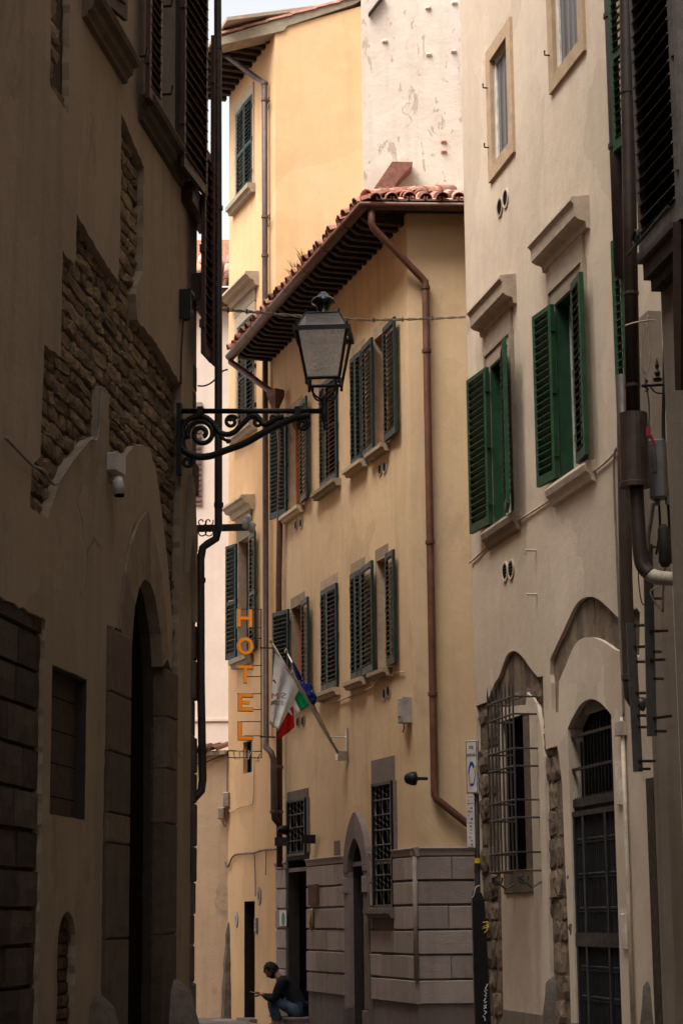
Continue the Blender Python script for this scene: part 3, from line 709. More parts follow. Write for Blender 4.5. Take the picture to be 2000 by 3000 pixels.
# big dark blocks bottom left
mb = MB(); mb.fsheet(FL, rect(ua - .1, ub + .05, 0, zt_ + .1), [], -0.07); mb.build('mortar_bed', 'mortar_dark', left)
rg = random.Random(21); z_ = 0.02; k = 0
while z_ < zt_:
    h = rg.choice((0.22, 0.245, 0.26, 0.235)); u_ = ua - rg.uniform(0, .5)
    while u_ < ub:
        wd = rg.uniform(0.34, 0.75); a, b_ = max(u_, ua - .05), min(u_ + wd, ub + .03)
        if b_ - a > .06:
            inst('block', rg.choice(stone_set('ashlar_dark', 'cut')), FL.mat((a + b_) / 2, z_ + h / 2, -0.08) @ Matrix.Diagonal((b_ - a - .012, rg.uniform(.05, .075), h - .014, 1)), left)
        u_ += wd
    z_ += h
# portal: jamb blocks, arch stones, door
ju0, ju1 = FL.u(z3(716, 300)), iu0
zj = [0.03, 0.55, FL.z(z3(780, 1730)), FL.z(z3(790, 1090)), FL.z(z3(790, 890)), FL.z(z3(790, 480)), FL.z(z3(790, 85)), FL.z(z2(790, 1960))]
zj = sorted(zj)
for a, b_ in zip(zj[:-1], zj[1:]):
    mb = MB(); mb.fblock(FL, ju0 + 0.004, ju1, a + .003, b_ - .003, -0.09, 0.03, 0.012); mb.build('jamb_block', 'ashlar_brown', left)
kz = [0.03, .5, FL.z(z3(1110, 1700)), FL.z(z3(1110, 950)), FL.z(z3(1110, 580)), FL.z(z3(1110, 230)), FL.z(z2(1085, 2200))]
ku1 = FL.u(z3(1175, 300))
for a, b_ in zip(kz[:-1], kz[1:]):
    mb = MB(); mb.fblock(FL, iu1, ku1, a + .003, b_ - .003, -0.09, 0.035, 0.012); mb.build('jamb_block', 'ashlar_brown', left)
prs = [[(z2(800, 1945), z2(868, 2200)), (z2(812, 1780), z2(882, 1950)), (z2(838, 1560), z2(897, 1790)), (z2(870, 1370), z2(925, 1668)), (z2(925, 1222), z2(950, 1624)), (z2(985, 1140), z2(966, 1610))],
       [(z2(985, 1140), z2(966, 1610)), (z2(1004, 1225), z2(1000, 1640)), (z2(1040, 1370), z2(1030, 1722)), (z2(1075, 1560), z2(1050, 1840)), (z2(1105, 1800), z2(1072, 1980)), (z2(1128, 2130), z2(1085, 2200))]]
for row in prs:
    for (oa, ia), (ob, ib) in zip(row[:-1], row[1:]):
        q = FL.polyz([oa, ia, ib, ob]); c = (sum(p[0] for p in q) / 4, sum(p[1] for p in q) / 4)
        q = [(c[0] + (u - c[0]) * .985, c[1] + (z - c[1]) * .985) for u, z in q]
        mb = MB(); mb.fprism(FL, q, -0.09, 0.02); mb.build('arch_stone', 'ashlar_mid', left)
mb = MB(); mb.fprism(FL, [(u, z) for u, z in inner], -0.24, -0.15); dr = mb.build('door', 'door_black', left)
for a in range(3):
    for b_ in range(3):
        du = (iu1 - iu0) / 3; mb = MB(); mb.fblock(FL, iu0 + a * du + .05, iu0 + (a + 1) * du - .05, .2 + b_ * .85, .95 + b_ * .85, -.16, -.13, .02); mb.build('panel', 'door_black', dr)
# quoin strip at the far end, with its sliver of pale plaster and dark pointed opening
z_ = 0.0; rg = random.Random(77)
while z_ < HL - .3:
    h = rg.uniform(.24, .36); a = -rg.uniform(.14, .165); mb = MB(); mb.fblock(FL, a, 0.004 + rg.uniform(0, .012), z_ + .004, z_ + h - .004, -0.12, rg.uniform(.0, .03), .012)
    if z_ < FL.z(z2(1250, 100)): mb.build('quoin', 'ashlar_brown', left)
    z_ += h
slv = [(min(u, -.02), z) for u, z in FL.polyz([z2(1246, 1560), z2(1256, 1150), z2(1271, 905), z2(1286, 1000), z2(1298, 1330), z2(1302, 1900), z2(1292, 1560), z2(1276, 1300), z2(1262, 1400)])]
mb = MB(); mb.fprism(FL, slv, -.02, .045); mb.build('plaster_arch', 'stucco_beige', left)
# barred window low on the left
win = empty_part = None
mb = MB(); mb.fbox(FL, wu0 - .05, wu1 + .05, wz0 - .05, wz1 + .05, -.15, -.098); wn = mb.build('window', 'black_void', left)
mb = MB(); mb.fbox(FL, wu1 - .02, wu1 + .03, wz0 + .01, wz1 - .01, -.098, -.004); mb.fbox(FL, wu0, wu1 - .02, wz1 - .02, wz1 + .02, -.098, -.02); mb.build('reveal', 'jamb_shade', wn)
for k in range(4):
    zz_ = wz0 + (k + .6) * (wz1 - wz0) / 4.4; mb = MB(); mb.tube([FL.P(wu0, zz_, -.085), FL.P(wu1, zz_, -.085)], .012, 6); mb.build('bar', 'door_black', wn)
for k in range(6):
    uu = wu0 + (k + .5) * (wu1 - wu0) / 6; mb = MB(); mb.tube([FL.P(uu, wz0, -.085), FL.P(uu, wz1, -.085)], .010, 6); mb.build('bar', 'door_black', wn)
# little arched niche: brick fill
mb = MB(); mb.fsheet(FL, rect(nu0 - .05, nu1 + .05, 0, nzt + .1), [], -.065); mb.build('niche_back', 'mortar_dark', left)
print('bricks', lay_stones(FL, left, [arn], (.075, .085), (.16, .26), -.07, (.02, .04), 'brick_red', name='brick', kind='cut', gap=.012, seed=9))
# guard stones at the portal
for (pu_, zt2, wd) in ((FL.u(z3(640, 2250)), FL.z(z3(650, 2112)), .42), (FL.u(z3(1150, 2200)), FL.z(z3(1128, 2010)), .5)):
    mb = MB(); c = FL.P(pu_, 0, .02)
    mb.lathe(c, [(wd * .55, -.02), (wd * .5, zt2 * .35), (wd * .42, zt2 * .7), (wd * .28, zt2 * .93), (wd * .08, zt2)], 14)
    g = mb.build('guard_stone', 'rock', None, True)
    g['label'] = 'rounded dark guard stone at the ' + ('near' if wd < .45 else 'far') + ' side of the portal in the left wall'; g['category'] = 'guard stone'; g['group'] = 'guard stones at the portal'
# windows above: void, frame, moulded ledge
for k, (a, b_, c, d) in enumerate(lw):
    mb = MB(); mb.fbox(FL, a - .03, b_ + .03, c - .03, d + .03, -.34, -.27); wn = mb.build('window', 'glass_dark', left)
    mb = MB(); mb.fbox(FL, a, a + .07, c, d, -.27, -.2); mb.fbox(FL, b_ - .07, b_, c, d, -.27, -.2); mb.fbox(FL, a + .07, b_ - .07, c, c + .07, -.27, -.2); mb.build('frame', 'brown_wood', wn)
    zt3 = c - .0; ex = .22
    profile(FL, wn, a - ex, b_ + ex, [(0, zt3), (.13, zt3 - .01), (.145, zt3 - .05), (.13, zt3 - .085), (.085, zt3 - .10), (.075, zt3 - .15), (.04, zt3 - .175), (.035, zt3 - .21), (0, zt3 - .22)], 'ashlar_brown', 'sill')
# shutters on the left house
def leafL(hp, ep, ztop, zbot, ang, o, **kw): return leaf_px(FL, left, hp, ep, zbot, ztop, ang, o=o, mat='brown_wood', pitch=kw.pop('pitch', .075), st=.05, mid=kw.pop('mid', False), tilt=52, back=True, **kw)
oS = .10
zS2 = FL.z(z1(1300, 1260), oS)
leafL(z1(1000, 400), z1(1085, 400), FL.z(z1(1000, 650), .08) + 2.2, FL.z(z1(1000, 690), .08), 3, .10)
leafL(z1(1235, 800), z1(1392, 800), zS2 + 2.9, zS2, 3, .12, pitch=.095)
zS3 = FL.z(z2(1368, 60), .16)
leafL(z1(1372, 1800), z1(1432, 1800), zS3 + 1.9, zS3 + .02, 2, .13, pitch=.085)
leafL(z1(1433, 1800), z1(1482, 1800), zS3 + 3.05, zS3 + .0, 4, .16, pitch=.085)
leafL(z1(700, 40), z1(850, 40), FL.z(z1(760, 140), .1) + 2.0, FL.z(z1(760, 120), .1), 14, .10)
# dark timber boxes under the far shutters
for (pa, pb, ya, yb) in ((z1(1265, 1250), z1(1400, 1250), z1(1300, 1280), z1(1300, 1420)), (z1(1330, 1980), z1(1440, 1980), z1(1370, 1900), z1(1370, 2080))):
    mb = MB(); mb.fbox(FL, FL.u(pa, .05), FL.u(pb, .05), FL.z(yb, .05), FL.z(ya, .05), -.02, .1); mb.build('hinge_block', 'brown_wood', left)
for (px_, py_) in ((1105, 80), (1105, 672), (930, 420)):
    mb = MB(); q = z1(px_, py_); u_, zz_ = FL.uz(q, .05); mb.tube([FL.P(u_ - .1, zz_, 0), FL.P(u_ - .1, zz_, .14), FL.P(u_ - .1, zz_ + .07, .15)], .012, 6); mb.build('shutter_hook', 'iron_black', left)

# downpipe hanging off the far end of the left house
dp = empty('downpipe', FL.P(0, 0, .2), 'dark downpipe with a double bend at the end of the left house', 'downpipe')
def LP(p, dep=17.25):
    v = ray(p); t = (dep) / v.y; return EYE + v * t
pts = [LP((637, -500)), LP((638, 0)), LP((640, 1000)), LP((640, 1480)), LP((640, 1545)), LP((633, 1578)), LP((610, 1592)), LP((594, 1605)), LP((588, 1640)), LP((589, 2000)), LP((594, 2285)), LP((590, 2316)), LP((572, 2336)), LP((556, 2340))]
mb = MB(); mb.tube(pts, .034, 12); pp = mb.build('pipe', 'pipe_dark', dp, True)
for (px_, py_) in ((638, 140), (640, 610), (641, 1480), (589, 1700), (592, 2200)):
    mb = MB(); q = LP((px_, py_)); mb.lathe(q - Vector((0, 0, .02)), [(.034, 0), (.041, .002), (.041, .04), (.034, .042)], 12); mb.build('collar', 'pipe_dark', dp)

# unseen house added behind the camera to keep the low street dark
bh_ = empty('unseen_end_house', (0, -16, 0), 'plain unseen beige house added behind the viewer to darken the street', 'building')
mb = MB(); mb.hexa([Vector(p) for p in ((-9, -24, 0), (9, -24, 0), (9, -15, 0), (-9, -14, 0), (-9, -24, 15), (9, -24, 15), (9, -15, 15), (-9, -14, 15))]); mb.build('wall', 'stucco_taupe', bh_)
mb = MB(); mb.hexa([Vector(p) for p in ((-9.4, -24.4, 15.002), (9.4, -24.4, 15.002), (9.4, -14.5, 15.002), (-9.4, -13.5, 15.002), (-6, -21, 16.5), (6, -21, 16.5), (6, -18, 16.5), (-6, -17, 16.5))]); mb.build('roof', 'terracotta_dark', bh_)
# unseen house added beyond the left house, height set to shade the street
nb_ = empty('unseen_shade_house', (-9, 26, 0), 'plain unseen beige house added beyond the left house to shade the street', 'building')
mb = MB(); mb.hexa([Vector(p) for p in ((-16, 20.5, 0), (-3.6, 20.5, 0), (-4.3, 31.5, 0), (-16, 31.5, 0), (-16, 20.5, 14.8), (-3.6, 20.5, 14.8), (-4.3, 31.5, 14.8), (-16, 31.5, 14.8))]); mb.build('wall', 'stucco_peach', nb_)
mb = MB(); mb.hexa([Vector(p) for p in ((-16.5, 20, 14.802), (-3.1, 20, 14.802), (-3.8, 32, 14.802), (-16.5, 32, 14.802), (-14, 22, 16.3), (-6, 22, 16.3), (-6, 30, 16.3), (-14, 30, 16.3))]); mb.build('roof', 'terracotta_dark', nb_)
# ================================================================== OCHRE HOTEL
hotel = empty('hotel_house', FC.P(-3, 0), 'ochre hotel house with grey rusticated base, green shutters and overhanging tiled eave', 'building')
ZE = FC.z((1192, 642))                     # wall top at the corner
HC = ZE
print('hotel eave', ZE, 'UCL', UCL)
oB = 0.0
# -- openings, (name, u0, u1, z0, z1)
def urange(a, b_): return FC.u(a), FC.u(b_)
zU1, zU0 = FC.z(z5(985, 30)), FC.z(z5(985, 705))     # upper row head / sill
zU1 = (zU1 + FC.z(z5(470, 415))) / 2; zU0 = (zU0 + FC.z(z5(470, 1030))) / 2
zL1, zL0 = (FC.z(z5(1000, 1335)) + FC.z(z5(485, 1605))) / 2, FC.z(z5(1000, 2005))
print('hotel rows', zU0, zU1, zL0, zL1)
upper = [urange(z5(462, 700), z5(545, 700)), urange(z5(655, 600), z5(765, 600)), urange(z5(850, 450), z5(925, 450)), urange(z5(985, 350), z5(1055, 350))]
lower = [urange(z5(485, 1800), z5(560, 1800)), urange(z5(668, 1800), z5(762, 1800)), urange(z5(850, 1700), z5(925, 1700)), urange(z5(1000, 1600), z5(1065, 1600))]
du0, du1 = urange(z6(565, 1300), z6(667, 1300)); dz1 = FC.z(z6(610, 942)); dz0 = FC.z(z6(610, 1770))
gu0, gu1 = urange(z6(566, 800), z6(658, 800)); gz0, gz1 = FC.z(z6(600, 915)), FC.z(z6(600, 635))
au0, au1 = urange(z6(903, 1300), z6(985, 1300)); azt = FC.z(z6(938, 830)); azs = FC.z(z6(938, 1010))
arch = [(au0, 0.12), (au1, 0.12)] + [((au0 + au1) / 2 + (au1 - au0) / 2 * (1 - i / 9), azs + (azt - azs) * (1 - abs(1 - i / 9) ** 1.4) ** .5) for i in range(19)]
hu0, hu1 = urange(z6(1022, 900), z6(1122, 900)); hz0, hz1 = FC.z(z6(1065, 1190)), FC.z(z6(1065, 545))
dz0 = 0.17
holes = [(rect(a, b_, zU0, zU1), .22) for a, b_ in upper] + [(rect(a, b_, zL0, zL1), .22) for a, b_ in lower] + [(rect(du0, du1, dz0, dz1), .14), (rect(gu0, gu1 + .03, gz0, gz1), .015), (arch, .13), (rect(hu0, hu1 + .03, hz0, hz1), .015)]
mb = MB(); mb.fsheet(FC, rect(UCL, 0, -.2, ZE + .25), holes, 0, None); mb.build('street_wall', 'stucco_ochre', hotel)
mb = MB(); mb.fsheet(FCR, rect(0, 5.0, -.2, ZE + .25), [], 0, None); mb.build('end_wall', 'stucco_ochre', hotel)
# hull
a = [FC.P(UCL, 0), FC.P(0, 0), FCR.P(5, 0), FCR.P(5, 0) + Vector((-.2, 6.0, 0))]
mb = MB(); t = [p + Vector((0, 0, ZE + .25)) for p in a]; k = 4
mb.add(t, [(0, 1, 2, 3)]); mb.build('attic_floor', 'stucco_ochre', hotel)
# -- rusticated base
ZB = FC.z(z6(1240, 930)) ; ZBT = FC.z(z6(1240, 882))
print('base', ZB, ZBT)
def band(F, u0, u1, name='band'):
    profile(F, hotel, u0, u1, [(0.0, ZBT + .01), (.075, ZBT), (.08, ZB + .10), (.055, ZB + .06), (.05, ZB + .015), (.0, ZB)], 'plaster_block', name)
cut = [(du0 - .02, du1 + .02), (au0 - .22, au1 + .22), (hu0 - .06, hu1 + .06)]
for a, b_ in ((UCL + .02, du0 - .06), (du1 + .03, au0 - .24), (au1 + .24, hu0 - .05), (hu1 + .05, 0.078)): 
    if b_ - a > .05: band(FC, a, b_)
band(FCR, -0.078, 5.0)
rows = []
zr0 = FC.z(z6(1240, 1590)); nr_ = 5; rh_ = (ZB - zr0) / nr_
rows = [(zr0 + i * rh_, zr0 + (i + 1) * rh_) for i in range(nr_)]
rows = [(zr0 - rh_, zr0)] + rows
mb = MB(); mb.fsheet(FC, rect(UCL + .01, .022, -.1, ZB + .01), [(rect(du0 - .02, du1 + .02, dz0, ZB - .05), .0), (rect(au0 - .2, au1 + .2, .1, ZB - .05), .0), (rect(hu0 - .03, hu1 + .03, hz0 - .02, ZB - .05), 0)], .022); mb.build('base_render', 'plaster_plinth', hotel)
mb = MB(); mb.fsheet(FCR, rect(-.022, 5, -.1, ZB + .01), [], .022); mb.build('base_render', 'plaster_plinth', hotel)
rg = random.Random(6)
def blocks(F, lo, hi, cutu, seed, wide, corner=None):
    rg = random.Random(seed)
    for ri, (a, b_) in enumerate(rows):
        segs = [(lo, hi)]
        for c0, c1, cz0, cz1 in cutu:
            if b_ <= cz0 + .01 or a >= cz1 - .01: continue
            ns = []
            for s0, s1 in segs:
                if c1 <= s0 or c0 >= s1: ns.append((s0, s1)); continue
                if c0 > s0: ns.append((s0, c0))
                if c1 < s1: ns.append((c1, s1))
            segs = ns
        for s0, s1 in segs:
            u_ = s0 - (wide * .5 if ri % 2 else 0)
            while u_ < s1 - .02:
                e = u_ + wide * rg.uniform(.9, 1.1); x0, x1 = max(u_, s0), min(e, s1)
                if s1 - e < .12: x1 = s1; e = s1
                if x1 - x0 > .06:
                    mb = MB(); mb.fblock(F, x0 + .003, x1 - .003, a + .020 + rg.uniform(-.003, .004), b_ - .003 + rg.uniform(-.004, .002), .015, .050 + rg.uniform(-.006, .008), .008); mb.build('block', 'plaster_block', hotel)
                u_ = e
cu = [(du0 - .09, du1 + .02, 0, 9), (au0 - .22, au1 + .22, 0, 9), (hu0 - .06, hu1 + .06, hz0 - .14, 9)]
blocks(FC, UCL + .05, .05, cu, 5, 1.0)
blocks(FCR, -.05, 4.6, [], 12, 0.95)
# corner roll
mb = MB(); q = FC.P(.05, 0, .05); mb.tube([Vector((q.x, q.y, zr0)), Vector((q.x, q.y, ZB))], .03, 10); mb.build('corner_roll', 'plaster_block', hotel, True)
# -- main doorway: shade-toned jamb liner, black sheet for the unlit hall, step
mb = MB(); mb.fbox(FC, du0 - .10, du0 + .012, dz0, dz1, -.14, .03); mb.fbox(FC, du0 + .012, du1 + .02, dz1 - .012, dz1, -.14, .02); mb.fbox(FC, du0 - .10, du1 + .02, dz1, dz1 + .12, -.02, .03); dw = mb.build('doorway', 'jamb_shade', hotel)
mb = MB(); mb.fbox(FC, du0 - .1, du1 + .1, dz0 - .1, dz1 + .1, -.22, -.145); mb.build('door', 'black_void', dw)  # black sheet for the unlit hall, not a door leaf
mb = MB(); mb.fbox(FC, du0 - .14, du1 + .02, -.05, dz0, -.5, .26); mb.fbox(FC, du0 - .16, du1 + .03, dz0, dz0 + .03, -.5, .29); mb.build('step', 'pietra_mauve', dw)
# -- arched door
def ringpoly(F, outer_, inner_): return outer_ + list(reversed(inner_))
um = (au0 + au1) / 2; ozt = FC.z(z6(935, 690)); hw = (au1 - au0) / 2
parch = lambda w_, h_: [(um + w_ * (1 - i / 9), azs + h_ * (1 - abs(1 - i / 9) ** 1.4) ** .5) for i in range(19)]
outer_a = parch(hw + .20, ozt - azs); inner_a = parch(hw, azt - azs)
outer_a = [(u, azs + (z - azs) * (1 if abs(u - um) > .02 else 1)) for u, z in outer_a]
pa = None
for half in (0, 1):
    o_, i_ = outer_a[half * 9:half * 9 + 10], inner_a[half * 9:half * 9 + 10]
    mb = MB(); mb.fprism(FC, o_ + list(reversed(i_)), -.02, .085)
    x = mb.build('arch_stone', 'pietra_mauve', hotel)
zi0, zi1 = FC.z(z6(885, 1125)), FC.z(z6(885, 1040))
for s0, s1 in ((au0 - .20, au0), (au1, au1 + .20)):
    for a, b_, e in ((.02, .42, .03), (.424, zi0 - .004, 0), (zi0, zi1, .022), (zi1 + .004, azs, 0)):
        if b_ - a > .03:
            mb = MB(); mb.fblock(FC, s0 - e * .4, s1 + (e * .0), a, b_, -.02, .075 + e, .008); mb.build('jamb_block', 'pietra_mauve', hotel)
mb = MB(); mb.fprism(FC, arch, -.17, -.115); ad = mb.build('door', 'door_wood', hotel)
mb = MB(); _k = len(arch); mb.add([FC.P(um + (u - um) * .985, z + .0, .0) for u, z in arch] + [FC.P(um + (u - um) * .985, z, -.12) for u, z in arch], [(i, (i + 1) % _k, (i + 1) % _k + _k, i + _k) for i in range(_k)]); mb.build('reveal', 'jamb_shade', ad)
for k in range(3):
    mb = MB(); mb.fblock(FC, au0 + .08, um - .03, .25 + k * .7, .8 + k * .7, -.12, -.095, .015); mb.build('panel', 'door_wood', ad)
    mb = MB(); mb.fblock(FC, um + .03, au1 - .08, .25 + k * .7, .8 + k * .7, -.12, -.095, .015); mb.build('panel', 'door_wood', ad)
nu_, nz_ = FC.u(z6(958, 1240), -.2), FC.z(z6(965, 1240), -.2)
mb = MB(); mb.fbox(FC, um + .02, um + .13, FC.z(z6(965, 1298)), FC.z(z6(965, 1180)), -.094, -.085); nt_ = mb.build('notice', 'sign_white', ad, label='white and yellow paper notice taped to the arched door')
mb = MB(); mb.fbox(FC, um + .03, um + .12, FC.z(z6(965, 1250)), FC.z(z6(965, 1190)), -.084, -.081); mb.build('print', 'sticker_yellow', ad)
mb = MB(); mb.fbox(FC, au0 - .2, au1 + .22, 0, .12, -.4, .14); mb.build('step', 'pietra_mauve', ad)
# -- wrought grilles
def grille(u0, u1, z0_, z1_, o, nper, head, sillb):
    mb = MB(); mb.fbox(FC, u0 - .05, u1 + .05, z0_ - .05, z1_ + .05, -.1, -.012); wn = mb.build('window', 'black_void', hotel)
    mb = MB(); mb.fbox(FC, u0 - .07, u1 + .07, z1_ + .02, z1_ + head, -.01, .03); mb.fbox(FC, u1 + .05, u1 + .13, z0_, z1_ + .02, -.01, .03); mb.build('surround', 'pietra_mauve', wn)
    mb = MB(); f = .035
    for a, b_ in ((u0 - .03, u0 - .03 + f), (u1 + .02 - f, u1 + .02)): mb.fbox(FC, a, b_, z0_ - .03, z1_ + .03, o - .05, o)
    for a, b_ in ((z0_ - .03, z0_ - .03 + f), (z1_ + .03 - f, z1_ + .03)): mb.fbox(FC, u0 - .03 + f, u1 + .02 - f, a, b_, o - .045, o - .005)
    mb.build('grille_frame', 'iron_black', wn)
    n_ = 5
    bandz = nper
    for k in range(n_):
        uu = u0 + (k + .5) * (u1 - u0) / n_; s_ = (1 if k % 2 else -1); mb = MB(); H = z1_ - z0_
        path = []
        for t in range(41):
            tt = t / 40; ph = tt * bandz; fr = ph - math.floor(ph)
            sw = math.sin(fr * math.pi * 2) * .034 if fr < .5 else math.sin((fr - .5) * math.pi * 8) * .03
            path.append(FC.P(uu + sw * s_, z0_ + H * tt, o - .03))
        mb.tube(path, .010, 5); mb.build('bar', 'iron_grey', wn)
    for j in range(bandz * 2 + 1):
        zz_ = z0_ + (z1_ - z0_) * j / (bandz * 2)
        mb = MB(); mb.tube([FC.P(u0, zz_, o - .03), FC.P(u1, zz_, o - .03)], .011, 5); mb.build('crossbar', 'iron_grey', wn)
    if sillb: sill(FC, wn, u0 - .1, u1 + .1, z0_ - .03, .16, .13, 'pietra_mauve')
    return wn
grille(gu0, gu1, gz0, gz1, .055, 2, .16, False)
grille(hu0, hu1, hz0, hz1, .05, 4, .34, True)
# -- upper windows
def cwin(u0, u1, z0_, z1_, frame='orange_wood'):
    wn = surround(FC, hotel, u0, u1, z0_, z1_, .05, .006, 'surround_stone', bt=.15)
    mb = MB(); mb.fbox(FC, u0, u0 + .012, z0_, z1_ - .012, -.16, .008); mb.fbox(FC, u0, u1, z1_ - .012, z1_, -.16, .008); mb.build('reveal', 'surround_stone', wn)
    casement(FC, wn, u0, u1, z0_, z1_, .17, frame)
    sill(FC, wn, u0 - .11, u1 + .13, z0_ + .005, .13, .11, 'surround_stone')
    return wn
for (a, b_) in upper: cwin(a, b_, zU0, zU1)
for (a, b_) in lower: cwin(a, b_, zL0, zL1)
def lf(h, e, row, ang, o=.05, dz=0.0, **kw):
    z0_, z1_ = (zU0, zU1) if row == 'U' else (zL0, zL1)
    return leaf_px(FC, hotel, h, e, z0_ + .015 + dz, z1_ - .01 + dz, ang, o=o, mat=kw.pop('mat', 'green_dark'), pitch=kw.pop('pitch', .066), st=.045, mid=False, **kw)
lf(z5(452, 700), z5(354, 700), 'U', 14, flip=True); lf(z5(536, 700), z5(574, 700), 'U', 5, slatmat='green_pale')
lf(z5(655, 600), z5(690, 600), 'U', 3, roll=R(0), o=.03); lf(z5(757, 600), z5(690, 600), 'U', 2, o=.03)
lf(z5(842, 450), z5(872, 450), 'U', 2, o=.03); lf(z5(908, 450), z5(872, 450), 'U', 2, o=.03); lf(z5(914, 450), z5(974, 450), 'U', 3, slatmat='green_pale')
lf(z5(1043, 350), z5(1112, 350), 'U', 3, slatmat='green_pale')
lf(z5(466, 1800), z5(372, 1800), 'L', 13, flip=True); lf(z5(547, 1800), z5(583, 1800), 'L', 5, slatmat='green_pale')
lf(z5(664, 1800), z5(700, 1800), 'L', 2, o=.03); lf(z5(758, 1800), z5(700, 1800), 'L', 2, o=.03)
lf(z5(842, 1700), z5(872, 1700), 'L', 2, o=.03); lf(z5(905, 1700), z5(872, 1700), 'L', 2, o=.03); lf(z5(908, 1700), z5(974, 1700), 'L', 4, slatmat='green_pale')
lf(z5(1056, 1600), z5(1104, 1600), 'L', 3, slatmat='green_pale')
# vents
for q in (z5(512, 1110), z5(542, 1100), z5(1020, 775), z5(1048, 760), z6(1070, 60), z6(1092, 45), z6(609, 210), z6(636, 206)): vent(FC, hotel, *FC.uz(q), r=.085)
for q in (z6(1075, 1300), z6(1100, 1298)): vent(FC, hotel, *FC.uz(q, .05), r=.10, mat='plaster_block')
# small wall plates
def plate(F, pts, o0, o1, mat, name, parent, c=.006, **kw):
    us = [F.uz(p, o0) for p in pts]; mb = MB(); mb.fblock(F, min(u for u, z in us), max(u for u, z in us), min(z for u, z in us), max(z for u, z in us), o0, o1, c); return mb.build(name, mat, parent, **kw)
p_ = plate(FC, [z6(806, 845), z6(832, 918)], 0, .025, 'plaster_plinth', 'air_grille', hotel)
plq = plate(FC, [z6(676, 1078), z6(722, 1186)], .05, .10, 'brick_red', 'wall_plaque', None, label='small wooden name plaque beside the hotel doorway', category='plaque')
bel = MB(); bu, bz = FC.uz(z6(686, 1265), .07); bel.lathe(FC.P(bu, bz - .16, .085), [(.01, 0), (.035, .05), (.05, .14), (.035, .22), (.02, .28), (.008, .32)], 10); bel.build('door_bell', 'bronze', None, True, label='oval brass bell pull on the rusticated wall by the doorway', category='bell')
stk = plate(FC, [z6(510, 1218), z6(546, 1300)], .058, .066, 'sign_white', 'notice', None, c=.002, label='white notice with a green round emblem left of the hotel doorway', category='notice')
u_, zz_ = FC.uz(z6(527, 1262), .07); mb = MB(); mb.fprism(FC, arc((u_, zz_), .1, .1, 0, 340, 17), .067, .069); mb.build('emblem', 'label_green', stk)

# -- roof of the hotel
TAN = math.tan(R(23)); OV = .62; OV2 = .36
def cc(o1, o2, z):
    a_, b_ = FC.n, FCR.n; det = a_.x * b_.y - a_.y * b_.x; x = (o1 * b_.y - o2 * a_.y) / det; y = (a_.x * o2 - b_.x * o1) / det
    return FC.O + Vector((x, y, z))
def ucc(F, o1, o2): return (cc(o1, o2, 0) - F.O).dot(F.d)
# miter at the corner: u-limit on each face shifts with distance from the eave
kk = math.tan((math.acos(max(-1, min(1, FC.n.dot(FCR.n))))) / 2)
deck = MB(); sm_ = 2.6
A1, A2 = FC.P(UCL - .35, ZE + .12, OV), cc(OV, OV2, ZE + .12); A3 = FCR.P(4.5, ZE + .12, OV2)
up = Vector((0, 0, sm_ * TAN))
B1 = FC.P(UCL - .35, ZE + .12, OV - sm_) + up; B2 = cc(OV - sm_, OV2 - sm_, ZE + .12) + up; B3 = FCR.P(4.5, ZE + .12, OV2 - sm_) + up
deck.add([A1, A2, A3, B1, B2, B3] + [p - Vector((0, 0, .05)) for p in (A1, A2, A3, B1, B2, B3)], [(0, 1, 4, 3), (1, 2, 5, 4), (6, 7, 10, 9), (7, 8, 11, 10), (0, 1, 7, 6), (1, 2, 8, 7), (0, 3, 9, 6)])
rf = deck.build('roof', 'terracotta_dark', hotel)
# barrel tiles
mb = MB(); n_ = 7; vs_ = []
for y, r in ((0, .085), (.42, .070)):
    for rr in (r, r - .016):
        vs_ += [(rr * math.cos(math.pi * k / (n_ - 1)), y, rr * math.sin(math.pi * k / (n_ - 1))) for k in range(n_)]
fs = []
for k in range(n_ - 1):
    fs += [(k, k + 1, 2 * n_ + k + 1, 2 * n_ + k), (n_ + k, 3 * n_ + k, 3 * n_ + k + 1, n_ + k + 1), (k, n_ + k, n_ + k + 1, k + 1), (2 * n_ + k, 2 * n_ + k + 1, 3 * n_ + k + 1, 3 * n_ + k)]
mb.add(vs_, fs)
tile_a = data(mb, 'roof_tile', 'terracotta', True); tile_b = data(mb, 'roof_tile', 'terracotta_dark', True)
mbf = MB(); mbf.box((0, .2, .012), (.17, .42, .022)); mbf.box((-.09, .2, .03), (.018, .42, .05)); mbf.box((.09, .2, .03), (.018, .42, .05)); pan_t = data(mbf, 'pan_tile', 'terracotta')
